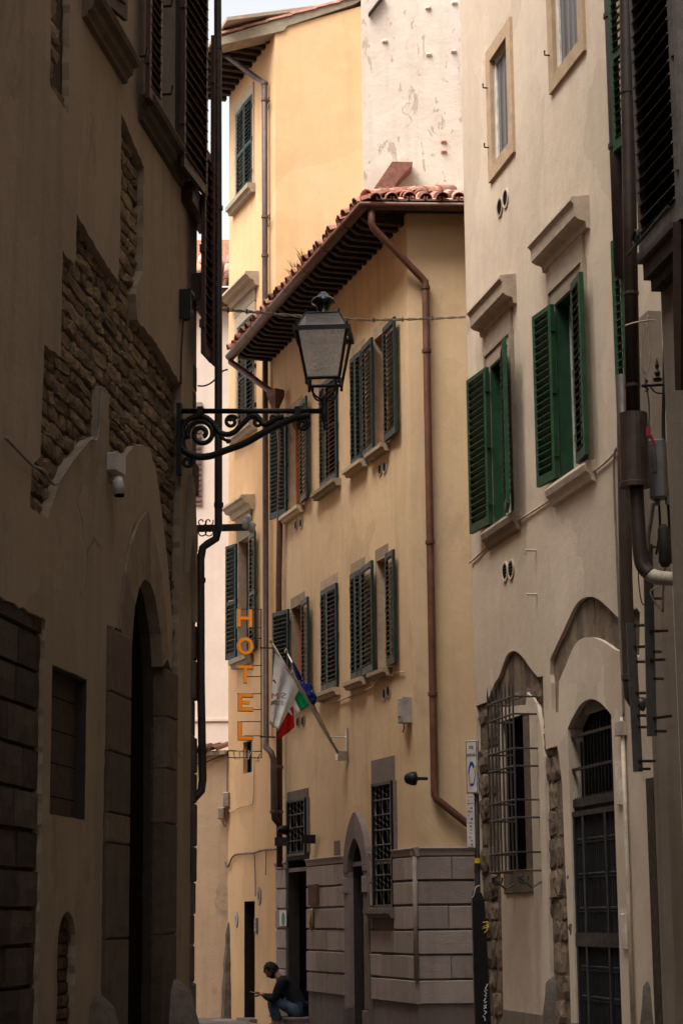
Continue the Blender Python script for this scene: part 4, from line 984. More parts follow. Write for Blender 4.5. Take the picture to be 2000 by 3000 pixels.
def tiles(F, u0, u1, sgn, seed, rows_=3, sp=.215, lim=None, OV=OV):
    rg = random.Random(seed); k = 0
    inn = -F.n
    sl = Vector((inn.x, inn.y, TAN)).normalized(); nrm = F.d.cross(sl); nrm = nrm if nrm.z > 0 else -nrm
    xx = sl.cross(nrm)
    for r_ in range(rows_):
        u_ = u0
        while u_ < u1:
            s = -.10 + r_ * .34
            d = s * math.cos(math.atan(TAN))
            if lim and not lim(u_, d): u_ += sp; continue
            base = F.P(u_, ZE + .135 + s * math.sin(math.atan(TAN)) + .02 * r_ * 0, OV - d)
            R_ = Matrix(((xx.x, sl.x, nrm.x, base.x), (xx.y, sl.y, nrm.y, base.y), (xx.z, sl.z, nrm.z, base.z), (0, 0, 0, 1)))
            jit = Matrix.Rotation(rg.uniform(-.07, .07), 4, 'Z') @ Matrix.Rotation(rg.uniform(-.05, .03), 4, 'X') @ Matrix.Translation((rg.uniform(-.01, .01), rg.uniform(-.05, .04), rg.uniform(0, .018)))
            inst('roof_tile', tile_a if rg.random() < .55 else tile_b, R_ @ Matrix.Translation((0, 0, .02)) @ jit, rf)
            if r_ < 2: inst('pan_tile', pan_t, R_ @ Matrix.Translation((sp / 2, .03, 0)) @ Matrix.Rotation(rg.uniform(-.05, .05), 4, 'Z'), rf)
            u_ += sp
tiles(FC, UCL - .3, ucc(FC, OV, OV2) + .1, 1, 3, 3, lim=lambda u, d: u < ucc(FC, OV - d, OV2 - d) - .02)
tiles(FCR, ucc(FCR, OV, OV2) - .1, 2.6, 1, 4, 3, lim=lambda u, d: u > ucc(FCR, OV - d, OV2 - d) + .02, OV=OV2)
# hip tiles
for k in range(6):
    t0 = A2 + (B2 - A2) * (k * .36 / (B2 - A2).length) + Vector((0, 0, .06)); sl = (B2 - A2).normalized(); xx = sl.cross(Vector((0, 0, 1))).normalized(); nr2 = xx.cross(sl)
    inst('ridge_tile', tile_a, Matrix(((xx.x, sl.x, nr2.x, t0.x), (xx.y, sl.y, nr2.y, t0.y), (xx.z, sl.z, nr2.z, t0.z), (0, 0, 0, 1))) @ Matrix.Diagonal((1.25, 1, 1.2, 1)), rf)
# rafters under the eave
raf = MB(); raf.box((0, OV / 2, 0), (.085, OV + .1, .11)); 
raf = MB(); raf.add([(-.045, 0, -.075), (.045, 0, -.075), (.045, 0, .05), (-.045, 0, .05), (-.045, OV - .14, -.07), (.045, OV - .14, -.07), (-.045, OV - .05, -.015), (.045, OV - .05, -.015), (-.045, OV - .02, .05), (.045, OV - .02, .05)],
                    [(0, 1, 2, 3), (0, 4, 5, 1), (4, 6, 7, 5), (6, 8, 9, 7), (8, 3, 2, 9), (0, 3, 8, 6, 4), (1, 5, 7, 9, 2)])
raf_m = data(raf, 'rafter', 'rafter_wood')
for F, lo, hi in ((FC, UCL - .25, -.02),):
    u_ = lo
    while u_ < hi:
        q = F.P(u_, ZE + .035, 0); inst('rafter', raf_m, Matrix(((-F.d.x, F.n.x, 0, q.x), (-F.d.y, F.n.y, 0, q.y), (0, 0, 1, q.z), (0, 0, 0, 1))) @ Matrix.Rotation(0, 4, 'X'), rf)
        u_ += .235
mb = MB(); s0 = [FC.P(UCL - .35, ZE + .085, OV - .03), cc(OV - .03, OV2 - .03, ZE + .085), FCR.P(4, ZE + .085, OV2 - .03), FC.P(UCL - .35, ZE + .085, -.1), FC.P(0, ZE + .085, -.1), FCR.P(4, ZE + .085, -.1)]
mb.add(s0 + [p + Vector((0, 0, .02)) for p in s0], [(0, 1, 4, 3), (1, 2, 5, 4), (6, 7, 10, 9), (7, 8, 11, 10), (0, 1, 7, 6), (1, 2, 8, 7)]); mb.build('soffit', 'rafter_wood', rf)
# gutter: half round along both eaves
def gutter(path, r, parent, mat, name='gutter'):
    mb = MB(); n_ = 8; vs_ = []
    for i, p in enumerate(path):
        t = (path[min(i + 1, len(path) - 1)] - path[max(i - 1, 0)]); t.z = 0; t.normalize(); sd = Vector((t.y, -t.x, 0))
        for rr in (r, r - .012):
            vs_ += [p + sd * (rr * math.cos(math.pi + math.pi * k / n_)) + Vector((0, 0, rr * math.sin(math.pi + math.pi * k / n_))) for k in range(n_ + 1)]
    fs = []; st_ = 2 * (n_ + 1)
    for i in range(len(path) - 1):
        for k in range(n_):
            for b_ in (0, n_ + 1):
                fs.append((i * st_ + b_ + k, i * st_ + b_ + k + 1, (i + 1) * st_ + b_ + k + 1, (i + 1) * st_ + b_ + k))
        for e in (0, n_): fs.append((i * st_ + e, (i + 1) * st_ + e, (i + 1) * st_ + n_ + 1 + e, i * st_ + n_ + 1 + e))
    for i in (0, len(path) - 1):
        for k in range(n_): fs.append((i * st_ + k, i * st_ + k + 1, i * st_ + n_ + 2 + k, i * st_ + n_ + 1 + k))
        fs.append(tuple(i * st_ + k for k in range(n_ + 1)))
    mb.add(vs_, fs); return mb.build(name, mat, parent, True)
og = OV + .04; gz = ZE + .075
gp = [FC.P(UCL - .42, gz - .03, og), FC.P(UCL / 2, gz - .01, og), cc(og, OV2 + .04, gz), FCR.P(1.6, gz - .01, OV2 + .04), FCR.P(4.5, gz - .02, OV2 + .04)]
gt = gutter(gp, .085, hotel, 'copper_brown')
for k in range(7):
    u_ = UCL + .3 + k * (-UCL - .3) / 6.5; mb = MB()
    mb.tube([FC.P(u_, gz + .02, og - .09)] + [FC.P(u_, gz + .0 + .092 * math.sin(R(a)), og + .092 * math.cos(R(a))) for a in range(180, 361, 30)], .010, 5); mb.build('bracket', 'copper_brown', gt)
# weeds in the gutter
rg = random.Random(2)
wb = MB(); wb2 = MB(); u0_ = FC.u(z4(540, 1740), og)
for k in range(46):
    b_ = FC.P(u0_ + rg.uniform(-.35, .35), gz, og + rg.uniform(-.04, .05)); t = b_ + Vector((rg.uniform(-.14, .1), rg.uniform(-.08, .08), rg.uniform(.08, .32)))
    (wb if k % 2 else wb2).tube([b_, (b_ + t) / 2 + Vector((.01, 0, .03)), t], [.004, .007, .002], 4)
wb.v += []; o_ = wb.build('gutter_weeds', 'weed', None, label='tuft of orange and green weeds growing in the rusty gutter', category='weeds'); wb2.build('stalk', 'weed_orange', o_)

# -- downpipes of the hotel
def pipe(name, pts, r, mat, label, cat='downpipe', collars=(), n_=10, group=None):
    root = empty(name, (pts[-1][0], pts[-1][1], min(p[2] for p in pts)), label, cat, group)
    mb = MB(); mb.tube(pts, r, n_); mb.build('pipe', mat, root, True)
    for q in collars: 
        q = Vector(q); mb = MB(); mb.lathe(q - Vector((0, 0, .025)), [(r, 0), (r + .012, .003), (r + .012, .047), (r, .05)], 12); mb.build('collar', mat, root)
    return root
oP = .09
def h(p, F=FCR, o=oP): return F.hit(p, o)
pt = [FCR.P(FCR.u(z4(966, 1330), OV2), gz - .05, OV2), FCR.hit(z4(964, 1345), OV2 - .01), FCR.hit(z4(975, 1375), OV2 - .03), FCR.hit(z4(1290, 1680), oP), FCR.hit(z4(1302, 1705), oP), FCR.hit(z4(1303, 1740), oP)]
xx = FCR.u(z5(1318, 1200), oP)
pt += [FCR.P(xx, FCR.z(z5(1305, 200), oP), oP), FCR.P(xx, FCR.z(z5(1318, 1200), oP), oP), FCR.P(xx, FCR.z(z6(1330, 560), oP), oP), FCR.P(xx, FCR.z(z6(1330, 600), oP), oP), FCR.hit(z6(1345, 622), oP), FCR.hit(z6(1500, 745), oP), FCR.hit(z6(1620, 830), oP)]
pt[4] = FCR.P(xx, pt[4].z, oP); pt[5] = FCR.P(xx, pt[5].z, oP); pt[3] = FCR.P(xx - .05, pt[3].z, oP + .01)
pipe('downpipe', pt, .048, 'copper_brown', 'rusty brown downpipe down the corner of the ochre hotel', collars=[pt[5], FCR.P(xx, FCR.z(z5(1315, 1215), oP), oP), FCR.P(xx, FCR.z(z5(1303, 60), oP), oP), FCR.P(xx, FCR.z(z6(1325, 60), oP), oP)])
# left hopper and pipe
hq = FC.P(UCL + .06, 0, .17); ge = FC.P(UCL - .38, gz - .06, og)
zt4 = FC.hit(zb(885, 870), .17).z; zb4 = FC.hit(zb(885, 965), .17).z
H = FC.hit(zb(885, 920), .17); Hu = FC.u(zb(885, 920), .17)
root = pipe('downpipe', [ge, ge + Vector((0, 0, -.08)), FC.P(Hu - .05, zt4 + .05, .17), FC.P(Hu, zt4 - .02, .17)], .05, 'copper_brown', 'rusty gutter spout with funnel hopper and long pipe at the hotel left end')
mb = MB(); mb.lathe(FC.P(Hu, zb4, .17), [(.055, 0), (.10, .10), (.14, .19), (.14, .30), (.12, .30)], 4); mb.build('hopper', 'copper_brown', root)
mb = MB(); uP = FC.u(z6(507, 500), .09); mb.tube([FC.P(Hu, zb4 + .02, .17), FC.P(Hu, zb4 - .25, .12), FC.P(Hu + .02, zb4 - .6, .09), FC.P(uP, FC.z(z5(395, 1500), .09), .09), FC.P(uP, FC.z(z6(510, 985), .09), .09)], .05, 10); mb.build('pipe', 'copper_brown', root, True)
for yy in (200, 460, 700):
    mb = MB(); mb.lathe(FC.P(uP, FC.z(z6(507, yy), .09), .09), [(.05, 0), (.062, .003), (.062, .045), (.05, .05)], 12); mb.build('collar', 'copper_brown', root)
# ================================================================== YELLOW HOUSE behind the hotel
yel = empty('yellow_house', FY.P(UYL / 2, 0), 'tall bright yellow house with long green shuttered windows behind the hotel', 'building')
ZYE = FY.z(z4(385, 190)); print('yellow eave', ZYE)
YG1 = FYG.u((1090, 300)) + .3
def yu(a, b_): return FY.u(a), FY.u(b_)
wA = (*yu(z4(152, 900), z4(248, 900)), FY.z(z4(200, 1180)), FY.z(z4(200, 635)))
wB = (*yu(z5(162, 300), z5(258, 300)), FY.z(z5(210, 528)), FY.z(z4(215, 1935)))
wC = (*yu(z5(172, 1500), z5(232, 1500)), FY.z(z5(205, 1905)), FY.z(z5(205, 1195)))
wD = (*yu(z6(314, 400), z6(361, 400)), FY.z(z6(338, 482)), FY.z(z6(338, 312)))
dY_ = (*yu(z6(320, 1500), z6(377, 1500)), .04, FY.z(z6(350, 1167)))
print('Y', wA, wB, wC)
mb = MB(); mb.fsheet(FY, rect(UYL, 0, -.2, ZYE + .2), [(rect(*q), .2) for q in (wA, wB, wC)] + [(rect(*wD), .08), (rect(*dY_), .16)], 0)
mb.build('street_wall', 'stucco_yellow', yel)
vz = FYG.z(z4(385, 180)); vz2 = FYG.z(z4(945, 25)); vu = FYG.u(z4(945, 25))
sl_ = (vz2 - vz) / vu
mb = MB(); mb.fsheet(FYG, [(0, -.2), (YG1, -.2), (YG1, vz + sl_ * YG1), (0, vz)], [], 0); mb.build('gable_wall', 'stucco_yellow', yel)
mb = MB(); bk = [FY.P(UYL, -.2), FY.P(UYL, ZYE + .2), FY.P(UYL, ZYE + .2) + Vector((8, 4, 0)), FY.P(UYL, -.2) + Vector((8, 4, 0))]; mb.add(bk, [(0, 1, 2, 3)]); mb.build('back_wall', 'stucco_yellow', yel)
# roof: verge with rough mortar, deck, rafters, tiles
oY = .85
ve = MB(); 
vpoly = [(-.95, vz - sl_ * .95 - .02), (YG1, vz + sl_ * YG1 - .02), (YG1, vz + sl_ * YG1 + .22), (-.95, vz - sl_ * .95 + .16)]
ve.fprism(FYG, [(-.88, vz - sl_ * .88 - .02), (.15, vz - .03), (.2, vz + .05), (1.3, vz + sl_ * 1.3 + .05), (1.5, vz + sl_ * 1.5 + .11), (YG1, vz + sl_ * YG1 + .09), (YG1, vz + sl_ * YG1 + .2), (-.9, vz - sl_ * .9 + .12)], -.3, .04)
rfy = ve.build('verge', 'pietra', yel)
k = -.95; rg = random.Random(31)
while k < YG1:
    z_ = vz + sl_ * k + .15; mb = MB(); q = FYG
    mb.hexa([q.P(k, z_ + .02, .07), q.P(k + .44, z_ + .44 * sl_ + .0, .07), q.P(k + .44, z_ + .44 * sl_, -.3), q.P(k, z_ + .02, -.3), q.P(k, z_ + .055, .07), q.P(k + .44, z_ + .44 * sl_ + .04, .07), q.P(k + .44, z_ + .44 * sl_ + .05, -.3), q.P(k, z_ + .06, -.3)])
    mb.build('verge_tile', 'terracotta', rfy); k += .40
dk = MB(); a = [FY.P(.05, ZYE + .06, oY), FY.P(UYL - .3, ZYE + .06, oY), FY.P(UYL - .3, ZYE + .06 + sl_ * 3.2, -2.5), FY.P(.05, ZYE + .06 + sl_ * 3.2, -2.5)]
dk.add(a + [p + Vector((0, 0, .06)) for p in a], [(0, 1, 2, 3), (4, 5, 6, 7), (0, 1, 5, 4), (1, 2, 6, 5), (2, 3, 7, 6), (3, 0, 4, 7)]); dk.build('roof', 'pietra', yel)
raf2 = MB(); raf2.add([(-.05, 0, -.09), (.05, 0, -.09), (.05, 0, .05), (-.05, 0, .05), (-.05, oY - .2, -.085), (.05, oY - .2, -.085), (-.05, oY - .05, .0), (.05, oY - .05, .0), (-.05, oY - .04, .05), (.05, oY - .04, .05)], [(0, 1, 2, 3), (0, 4, 5, 1), (4, 6, 7, 5), (6, 8, 9, 7), (8, 3, 2, 9), (0, 3, 8, 6, 4), (1, 5, 7, 9, 2)])
raf2_m = data(raf2, 'rafter', 'rafter_wood'); u_ = UYL - .2
while u_ < -.1:
    q = FY.P(u_, ZYE + .02, 0); inst('rafter', raf2_m, Matrix(((-FY.d.x, FY.n.x, 0, q.x), (-FY.d.y, FY.n.y, 0, q.y), (0, 0, 1, q.z), (0, 0, 0, 1))), yel); u_ += .26
def ywin(q, cornice=False, frame=True):
    u0, u1, z0_, z1_ = q
    wn = surround(FY, yel, u0, u1, z0_, z1_, .11, .03, 'pietra', bt=.2)
    mb = MB(); mb.fbox(FY, u0, u0 + .012, z0_, z1_ - .012, -.15, .02); mb.build('reveal', 'pietra', wn)
    casement(FY, wn, u0, u1, z0_, z1_, .16, 'brown_wood')
    sill(FY, wn, u0 - .2, u1 + .17, z0_ + .0, .15, .16, 'pietra')
    if cornice:
        zt = z1_ + .5
        mb = MB(); mb.fbox(FY, u0 - .13, u1 + .13, z1_ + .2, zt, -.01, .035); mb.build('frieze', 'pietra', wn)
        profile(FY, wn, u0 - .3, u1 + .28, [(0, zt + .16), (.24, zt + .14), (.25, zt + .09), (.20, zt + .07), (.17, zt + .02), (.10, zt), (.07, zt - .08), (0, zt - .09)], 'pietra', 'cornice')
    return wn
ywin(wA); ywin(wB, True); ywin(wC, True)
def ly(hh, ee, q, ang, **kw): return leaf_px(FY, yel, hh, ee, q[2] + .02, q[3] - .01, ang, o=kw.pop('o', .045), mat='green_dark', slatmat=kw.pop('slatmat', 'green_pale'), pitch=kw.pop('pitch', .075), st=.05, mid=True, **kw)
ly(z4(155, 900), z4(198, 900), wA, 2, o=.02); ly(z4(248, 900), z4(200, 900), wA, 2, o=.02)
ly(z5(164, 300), z5(208, 300), wB, 2, o=.02); ly(z5(262, 300), z5(210, 300), wB, 2, o=.02)
ly(z5(150, 1500), z5(88, 1500), wC, 12, slatmat='green_dark', flip=True); ly(z5(230, 1500), z5(263, 1500), wC, 4)
mb = MB(); mb.fbox(FY, wD[0] - .03, wD[1] + .03, wD[2] - .03, wD[3] + .03, -.13, -.075); wn = mb.build('window', 'black_void', yel)
mb = MB(); um_ = (wD[0] + wD[1]) / 2; mb.fbox(FY, um_ + .02, um_ + .06, wD[2], wD[3], -.075, -.05); mb.build('frame', 'green_dark', wn)
mb = MB(); mb.fbox(FY, dY_[0] - .03, dY_[1] + .03, 0, dY_[3] + .03, -.2, -.155); dd = mb.build('door', 'door_wood', yel)
mb = MB(); mb.fbox(FY, dY_[0] - .01, dY_[0] + .012, .04, dY_[3] - .005, -.155, -.003); mb.build('reveal', 'jamb_shade', dd)
for k in range(2):
    mb = MB(); mb.fblock(FY, dY_[0] + .1, dY_[1] - .1, .25 + k * .95, 1.05 + k * .95, -.16, -.14, .02); mb.build('panel', 'door_wood', dd)
mb = MB(); mb.fbox(FY, dY_[0] - .05, dY_[1] + .1, -.02, .06, -.4, .12); mb.build('step', 'pietra_grey', dd)
for q_, nm, tx in ((z6(281, 1262), 'number_tile', '9'), (z6(403, 1138), 'number_tile', '1')):
    u_, z_ = FY.uz(q_); mb = MB(); mb.fprism(FY, arc((u_, z_), .085, .14, 0, 345, 15), 0, .02)
    o_ = mb.build(nm, 'plastic_grey', None, label='oval pale house number tile ' + ('left of' if tx == '9' else 'above') + ' the narrow door of the yellow house', category='number tile', group='number tiles on the yellow house')
    text_on(FY, tx, u_ - .03, u_ + .03, z_ - .05, z_ + .05, .022, 'sign_black', o_)
u_, z_ = FY.uz(z6(388, 1297)); mb = MB(); mb.fblock(FY, u_ - .06, u_ + .06, z_ - .12, z_ + .12, 0, .03, .006); o_ = mb.build('intercom', 'box_grey', None, label='small metal intercom panel right of the narrow door', category='intercom')
for k in range(3):
    mb = MB(); mb.fblock(FY, u_ - .02, u_ + .02, z_ - .08 + k * .06, z_ - .05 + k * .06, .03, .036, .003); mb.build('button', 'steel', o_)
# broken kerb stone at the corner
mb = MB(); q = FY.P(UYL + .06, 0, .0); rg = random.Random(5); prof = [(.14, -.02), (.12, .3), (.125, .5), (.09, .75), (.10, .9), (.06, 1.2), (.065, 1.35), (.03, 1.5), (.01, 1.55)]
mb.lathe(q, prof, 9); o_ = mb.build('corner_stone', 'rock', None, label='tall worn grey corner stone where yellow and peach walls meet', category='corner stone')
# downpipe of the yellow house
oq = .09
uq = FY.u(z5(325, 900), oq)
e0 = FY.P(UYL + .2, ZYE + .05, oY - .05)
P_top = FY.hit(z4(300, 500), oq); zz_t = P_top.z
pts = [FY.hit(z4(40, 290), .6), FY.hit(z4(75, 325), .55), FY.hit(z4(275, 475), .14), FY.P(uq, FY.z(z4(303, 520), oq), oq), FY.P(uq, FY.z(z4(310, 1500), oq), oq), FY.P(uq, FY.z(z5(325, 1000), oq), oq), FY.P(uq, FY.z(z6(430, 300), oq), oq)]
ub2 = FC.u(z6(476, 500), .22)
pts += [FC.hit(z6(436, 345), .3), FC.hit(z6(462, 372), .25), FC.P(ub2, FC.z(z6(476, 410), .22), .22), FC.P(ub2, FC.z(z6(476, 680), .22), .22), FC.hit(z6(480, 725), .21), FC.hit(z6(500, 750), .14)]
pipe('downpipe', pts, .048, 'pipe_mauve', 'long brown downpipe beside the shuttered windows of the yellow house', collars=[FY.P(uq, FY.z(z4(308, y_), oq), oq) for y_ in (520, 620, 1325, 1560)] + [FC.P(ub2, FC.z(z6(476, 690), .22), .22)])
def scroll(F, c, r0, r1, a0, a1, k=22):
    return [(c[0] + (r0 + (r1 - r0) * i / k) * math.cos(R(a0 + (a1 - a0) * i / k)), c[1] + (r0 + (r1 - r0) * i / k) * math.sin(R(a0 + (a1 - a0) * i / k))) for i in range(k + 1)]
for yq in (z4(345, 620), z4(350, 1328)):
    u_, z_ = FY.uz(yq, .05); mb = MB()
    for s in (1, -1): mb.tube([FY.P(u, z, .06) for u, z in scroll(FY, (u_ + .0, z_ + s * .06), .02, .07, 90, 90 + s * 300)], .006, 5)
    mb.tube([FY.P(uq - .1, z_, .06), FY.P(u_ + .1, z_, .06)], .007, 5)
    mb.build('wall_scroll', 'iron_black', yel)

# ================================================================== WHITE FLANK WALL
wht = empty('white_house', FW.P(1.5, 0), 'tall whitewashed flank wall with peeling and cracked plaster above the hotel roof', 'building')
u1w = FW.u((1420, 300)) + 3
mb = MB(); mb.fsheet(FW, rect(-.0, u1w, -.2, 22), [], 0, 3.0); mb.build('flank_wall', 'stucco_white', wht)
for q in (z4(1045, 250), z4(1305, 50), z4(1310, 330), z4(1400, 855), z4(1400, 915), z4(1465, 18), z4(1460, 312)):
    u_, z_ = FW.uz(q); mb = MB(); mb.fblock(FW, u_ - .045, u_ + .045, z_ - .025, z_ + .02, -.02, .045, .015); mb.build('wall_cramp', 'sticker_pink' if q[1] > 400 else 'stucco_white', wht)
# raking roof edge of the white house top left, and the small lean-to flashing
q = FW.polyz([z4(945, 98), z4(1026, -10), z4(1040, -10), z4(952, 102)]); mb = MB(); mb.fprism(FW, q, 0, .12); mb.build('verge', 'rafter_wood', wht)
q = FW.polyz([z4(962, 1190), z4(1085, 1010), z4(1208, 1012), z4(1205, 1032), z4(1120, 1120), z4(1085, 1185)], .1); mb = MB(); mb.fprism(FW, q, -.02, .35); fl = mb.build('flashing', 'terracotta_dark', wht)
q = FW.polyz([z4(1133, 980), z4(1208, 982), z4(1208, 1022), z4(1133, 1020)], .1); mb = MB(); mb.fprism(FW, q, -.02, .3); mb.build('cap', 'stucco_white', fl)

# ================================================================== PEACH GARDEN WALL and PALE HOUSE
pea = empty('garden_wall', FF.P(-1.5, 0), 'peach plastered wall with a tiled coping beyond the end of the left house', 'wall')
zc_ = FF.z(z6(215, 385)); mb = MB(); mb.fsheet(FF, rect(-6, 0, -.2, zc_), [], 0, .35); mb.build('wall', 'stucco_peach', pea)
mb = MB(); mb.fbox(FF, -6, .0, zc_, zc_ + .07, -.4, .10); cp = mb.build('coping', 'pietra', pea)
u_ = -5.8; rg = random.Random(14)
while u_ < -.02:
    q = FF.P(u_, zc_ + .06, .16); R_ = Matrix(((FF.d.x, -FF.n.x, 0, q.x), (FF.d.y, -FF.n.y, 0, q.y), (0, 0, 1, q.z), (0, 0, 0, 1)))
    inst('roof_tile', tile_a if rg.random() < .4 else tile_b, R_ @ Matrix.Rotation(R(16), 4, 'X') @ Matrix.Rotation(rg.uniform(-.06, .06), 4, 'Z'), cp); u_ += .2
mb = MB(); q0 = FF.hit((560, 2226), .03); q1 = FF.hit((666, 2218), .03); mb.tube(smoothpath([FF.hit((520, 2240), .05), FF.hit((590, 2236), .05), FF.hit((630, 2222), .05), FF.hit((668, 2208), .05)]), .012, 5); mb.build('cable', 'cable_black', pea)
pal = empty('pale_house', FP.P(-2, 0), 'pale pinkish house with red tiled roof far behind the garden wall', 'building')
zpr = FP.z((650, 860)); mb = MB(); mb.fsheet(FP, rect(-9, 3, -.2, zpr), [], 0, 4); mb.build('wall', 'stucco_pink', pal)
mb = MB(); mb.fbox(FP, -9, 3, zpr - .28, zpr + .02, -.2, .35); mb.build('eave', 'pipe_mauve', pal)
zpt = FP.z((650, 690)) + .3; mb = MB(); a = [FP.P(-9, zpr + .02, .45), FP.P(3, zpr + .02, .45), FP.P(3, zpt, -1.2), FP.P(-9, zpt, -1.2)]; mb.add(a + [p + Vector((0, .1, .05)) for p in a], [(0, 1, 2, 3), (4, 5, 6, 7), (0, 1, 5, 4), (2, 3, 7, 6)]); rp = mb.build('roof', 'terracotta_dark', pal)
sl = (a[2] - a[1]); sl.normalize()
for r_ in range(3):
    for k in range(9):
        u_ = FP.u((585, 800)) + k * .2; s = r_ * .38
        q = FP.P(u_, zpr + .1, .5) + sl * s; nn = Vector((1, 0, 0)).cross(sl)
        inst('roof_tile', tile_a if (k * 7 + r_) % 3 else tile_b, Matrix(((1, sl.x, nn.x, q.x), (0, sl.y, nn.y, q.y), (0, sl.z, nn.z, q.z), (0, 0, 0, 1))) @ Matrix.Rotation(rg.uniform(-.06, .06), 4, 'Z'), rp)
u_a, u_b = FP.u((581, 1300)), FP.u((592, 1300))
mb = MB(); mb.fbox(FP, u_a - .9, u_b, FP.z((585, 1480)), FP.z((585, 1180)), -.01, .05); wn = mb.build('window', 'pietra_mauve', pal)
for k in range(18):
    mb = MB(); z_ = FP.z((585, 1470)) + k * .11; mb.fbox(FP, u_a - .9, u_b - .02, z_, z_ + .05, .05, .08); mb.build('slat', 'pipe_mauve', wn)
mb = MB(); mb.fbox(FP, -6, 3, FP.z((640, 2110)) - .02, FP.z((640, 2110)) + .03, 0, .03); mb.build('string_course', 'stucco_pink', pal)

# ================================================================== CREAM HOUSE on the right
crm = empty('cream_house', FB.P(3, 0), 'cream plastered house on the right with bright green shutters and arched gate', 'building')
HB = 19
def ub_(p, o=0): return FB.u(p, o)
T1 = (ub_(r1(285, 700)), ub_(r1(400, 700)), FB.z(r1(340, 1055)), FB.z(r1(340, 320)))
T2 = (ub_(r1(705, 300)), ub_(r1(878, 300)), FB.z(r1(790, 395)), FB.z(r1(790, 395)) + (T1[3] - T1[2]))
W1 = (ub_(r2(290, 700)), ub_(r2(412, 700)), FB.z(r2(350, 1225)), FB.z(r2(320, 145)))
W2 = (ub_(r2(735, 400)), ub_(r2(905, 400)), FB.z(r2(820, 905)), FB.z(r1(790, 1975)))
print('B wins', T1, T2, W1, W2)
zw0 = (W1[2] + W2[2]) / 2; zw1 = (W1[3] + W2[3]) / 2
W1 = (W1[0], W1[1], zw0, zw1); W2 = (W2[0], W2[1], zw0, zw1)
W3 = (ub_(r1(1190, 2000)), ub_(r1(1190, 2000)) + 1.0, zw0, zw1)
gate = FB.polyz([r3(786, 310), r3(832, 215), r3(880, 142), r3(940, 110), r3(1000, 130), r3(1050, 178), r3(1086, 225)])
gu0_, gu1_ = ub_(r3(806, 900)), ub_(r3(1105, 900))
gate = smooth2(gate)
gate = [(min(max(u, gu0_), gu1_), z) for u, z in gate]; gate[0] = (gu0_, gate[0][1]); gate[-1] = (gu1_, gate[-1][1])
gate = [(gu1_, .02), (gu0_, .02)] + gate
# exposed stone areas
arc1 = FB.polyz([r3(718, 425), r3(722, 430), r3(752, 700), r3(775, 1250), r3(800, 1900), r3(815, 2500), r3(680, 2500), r3(668, 1960), r3(650, 1300), r3(625, 500), r3(598, 260), r3(570, 130), r3(512, 66), r3(420, 90), r3(330, 150), r3(335, 1285), r3(350, 2000), r3(358, 2500)])
quo_r = ub_(r3(335, 1290))
reg_win = FB.polyz([r3(172, 158), r3(245, 125)]) + smooth2(FB.polyz([r3(295, 0), r2(322, 2270), r2(350, 2190), r2(385, 2110), r2(430, 2092), r2(480, 2130), r2(530, 2200), r2(585, 2268)])) + FB.polyz([r2(620, 2260), r3(628, 220), r3(640, 452), r3(718, 425), r3(750, 680), r3(772, 1250), r3(800, 1900), r3(815, 2500), r3(690, 2500), r3(668, 1960), r3(652, 1300), r3(628, 500)]) + smooth2(FB.polyz([r3(612, 350), r3(600, 262), r3(572, 132), r3(512, 66)])) + FB.polyz([r3(505, 150), r3(340, 165), r3(330, 300), r3(330, 700), r3(336, 1285), r3(350, 2000), r3(358, 2500), r3(200, 2500), r3(190, 1200)])
reg_win = [(max(u, .0), max(z, .02)) for u, z in reg_win]
reg_arc = smooth2(FB.polyz([r2(670, 2145), r2(760, 1950), r2(830, 1800), r2(880, 1742), r2(935, 1725), r2(990, 1740), r2(1050, 1790), r2(1125, 1865)])) + FB.polyz([r2(1250, 1800), r2(1275, 1830), r2(1270, 2130)]) + smooth2(FB.polyz([r2(1165, 2095), r2(1110, 2085), r2(1060, 2050), r2(1000, 2015), r2(940, 2000), r2(880, 2010), r2(830, 2060), r2(770, 2200), r2(728, 2300)])) + FB.polyz([r3(724, 200), r3(680, 205), r3(675, 0), r2(668, 2250)])
bw0, bw1 = ub_(r3(345, 700)), ub_(r3(490, 700)); bz0, bz1 = FB.z(r3(450, 1265)), FB.z(r3(450, 225))
reg_win = [(max(u, .02), z) for u, z in reg_win]
UBN = 9.5
holesB = [(rect(bw0, ub_(r3(540, 700)), bz0, bz1), .05), (rect(*T1), .08), (rect(*T2), .08), (rect(*W1), .22), (rect(*W2), .22), (gate, .16), (ragged(reg_win, .004, .12), .045), (ragged(reg_arc, .003, .2), .05)]
mb = MB(); mb.fsheet(FB, rect(0, UBN, -.2, HB), holesB, 0, .5); mb.build('street_wall', 'stucco_cream', crm)
hull('wall_core', FB, 0, UBN, HB + .01, 7, 'stucco_cream', crm)
inner_ = None
# backing behind the stone
def backing(poly, o):
    mb = MB(); us = [p[0] for p in poly]; zs_ = [p[1] for p in poly]
    hs_ = []
    mb.fsheet(FB, rect(max(min(us) - .1, .0), max(us) + .1, max(min(zs_) - .1, 0), max(zs_) + .1), hs_, o); return mb
# window bay: back with hole for the barred window
us = [p[0] for p in reg_win]; zs_ = [p[1] for p in reg_win]
mb = MB(); mb.fsheet(FB, rect(.002, max(us) + .03, 0, max(zs_) + .1), [(rect(bw0, bw1, bz0, bz1), .02)], -.05); mb.build('mortar_bed', 'quoin', crm)
mb = backing(reg_arc, -.055); mb.build('stone_arch', 'quoin', crm)
zp0 = FB.z(r3(480, 1425)); 
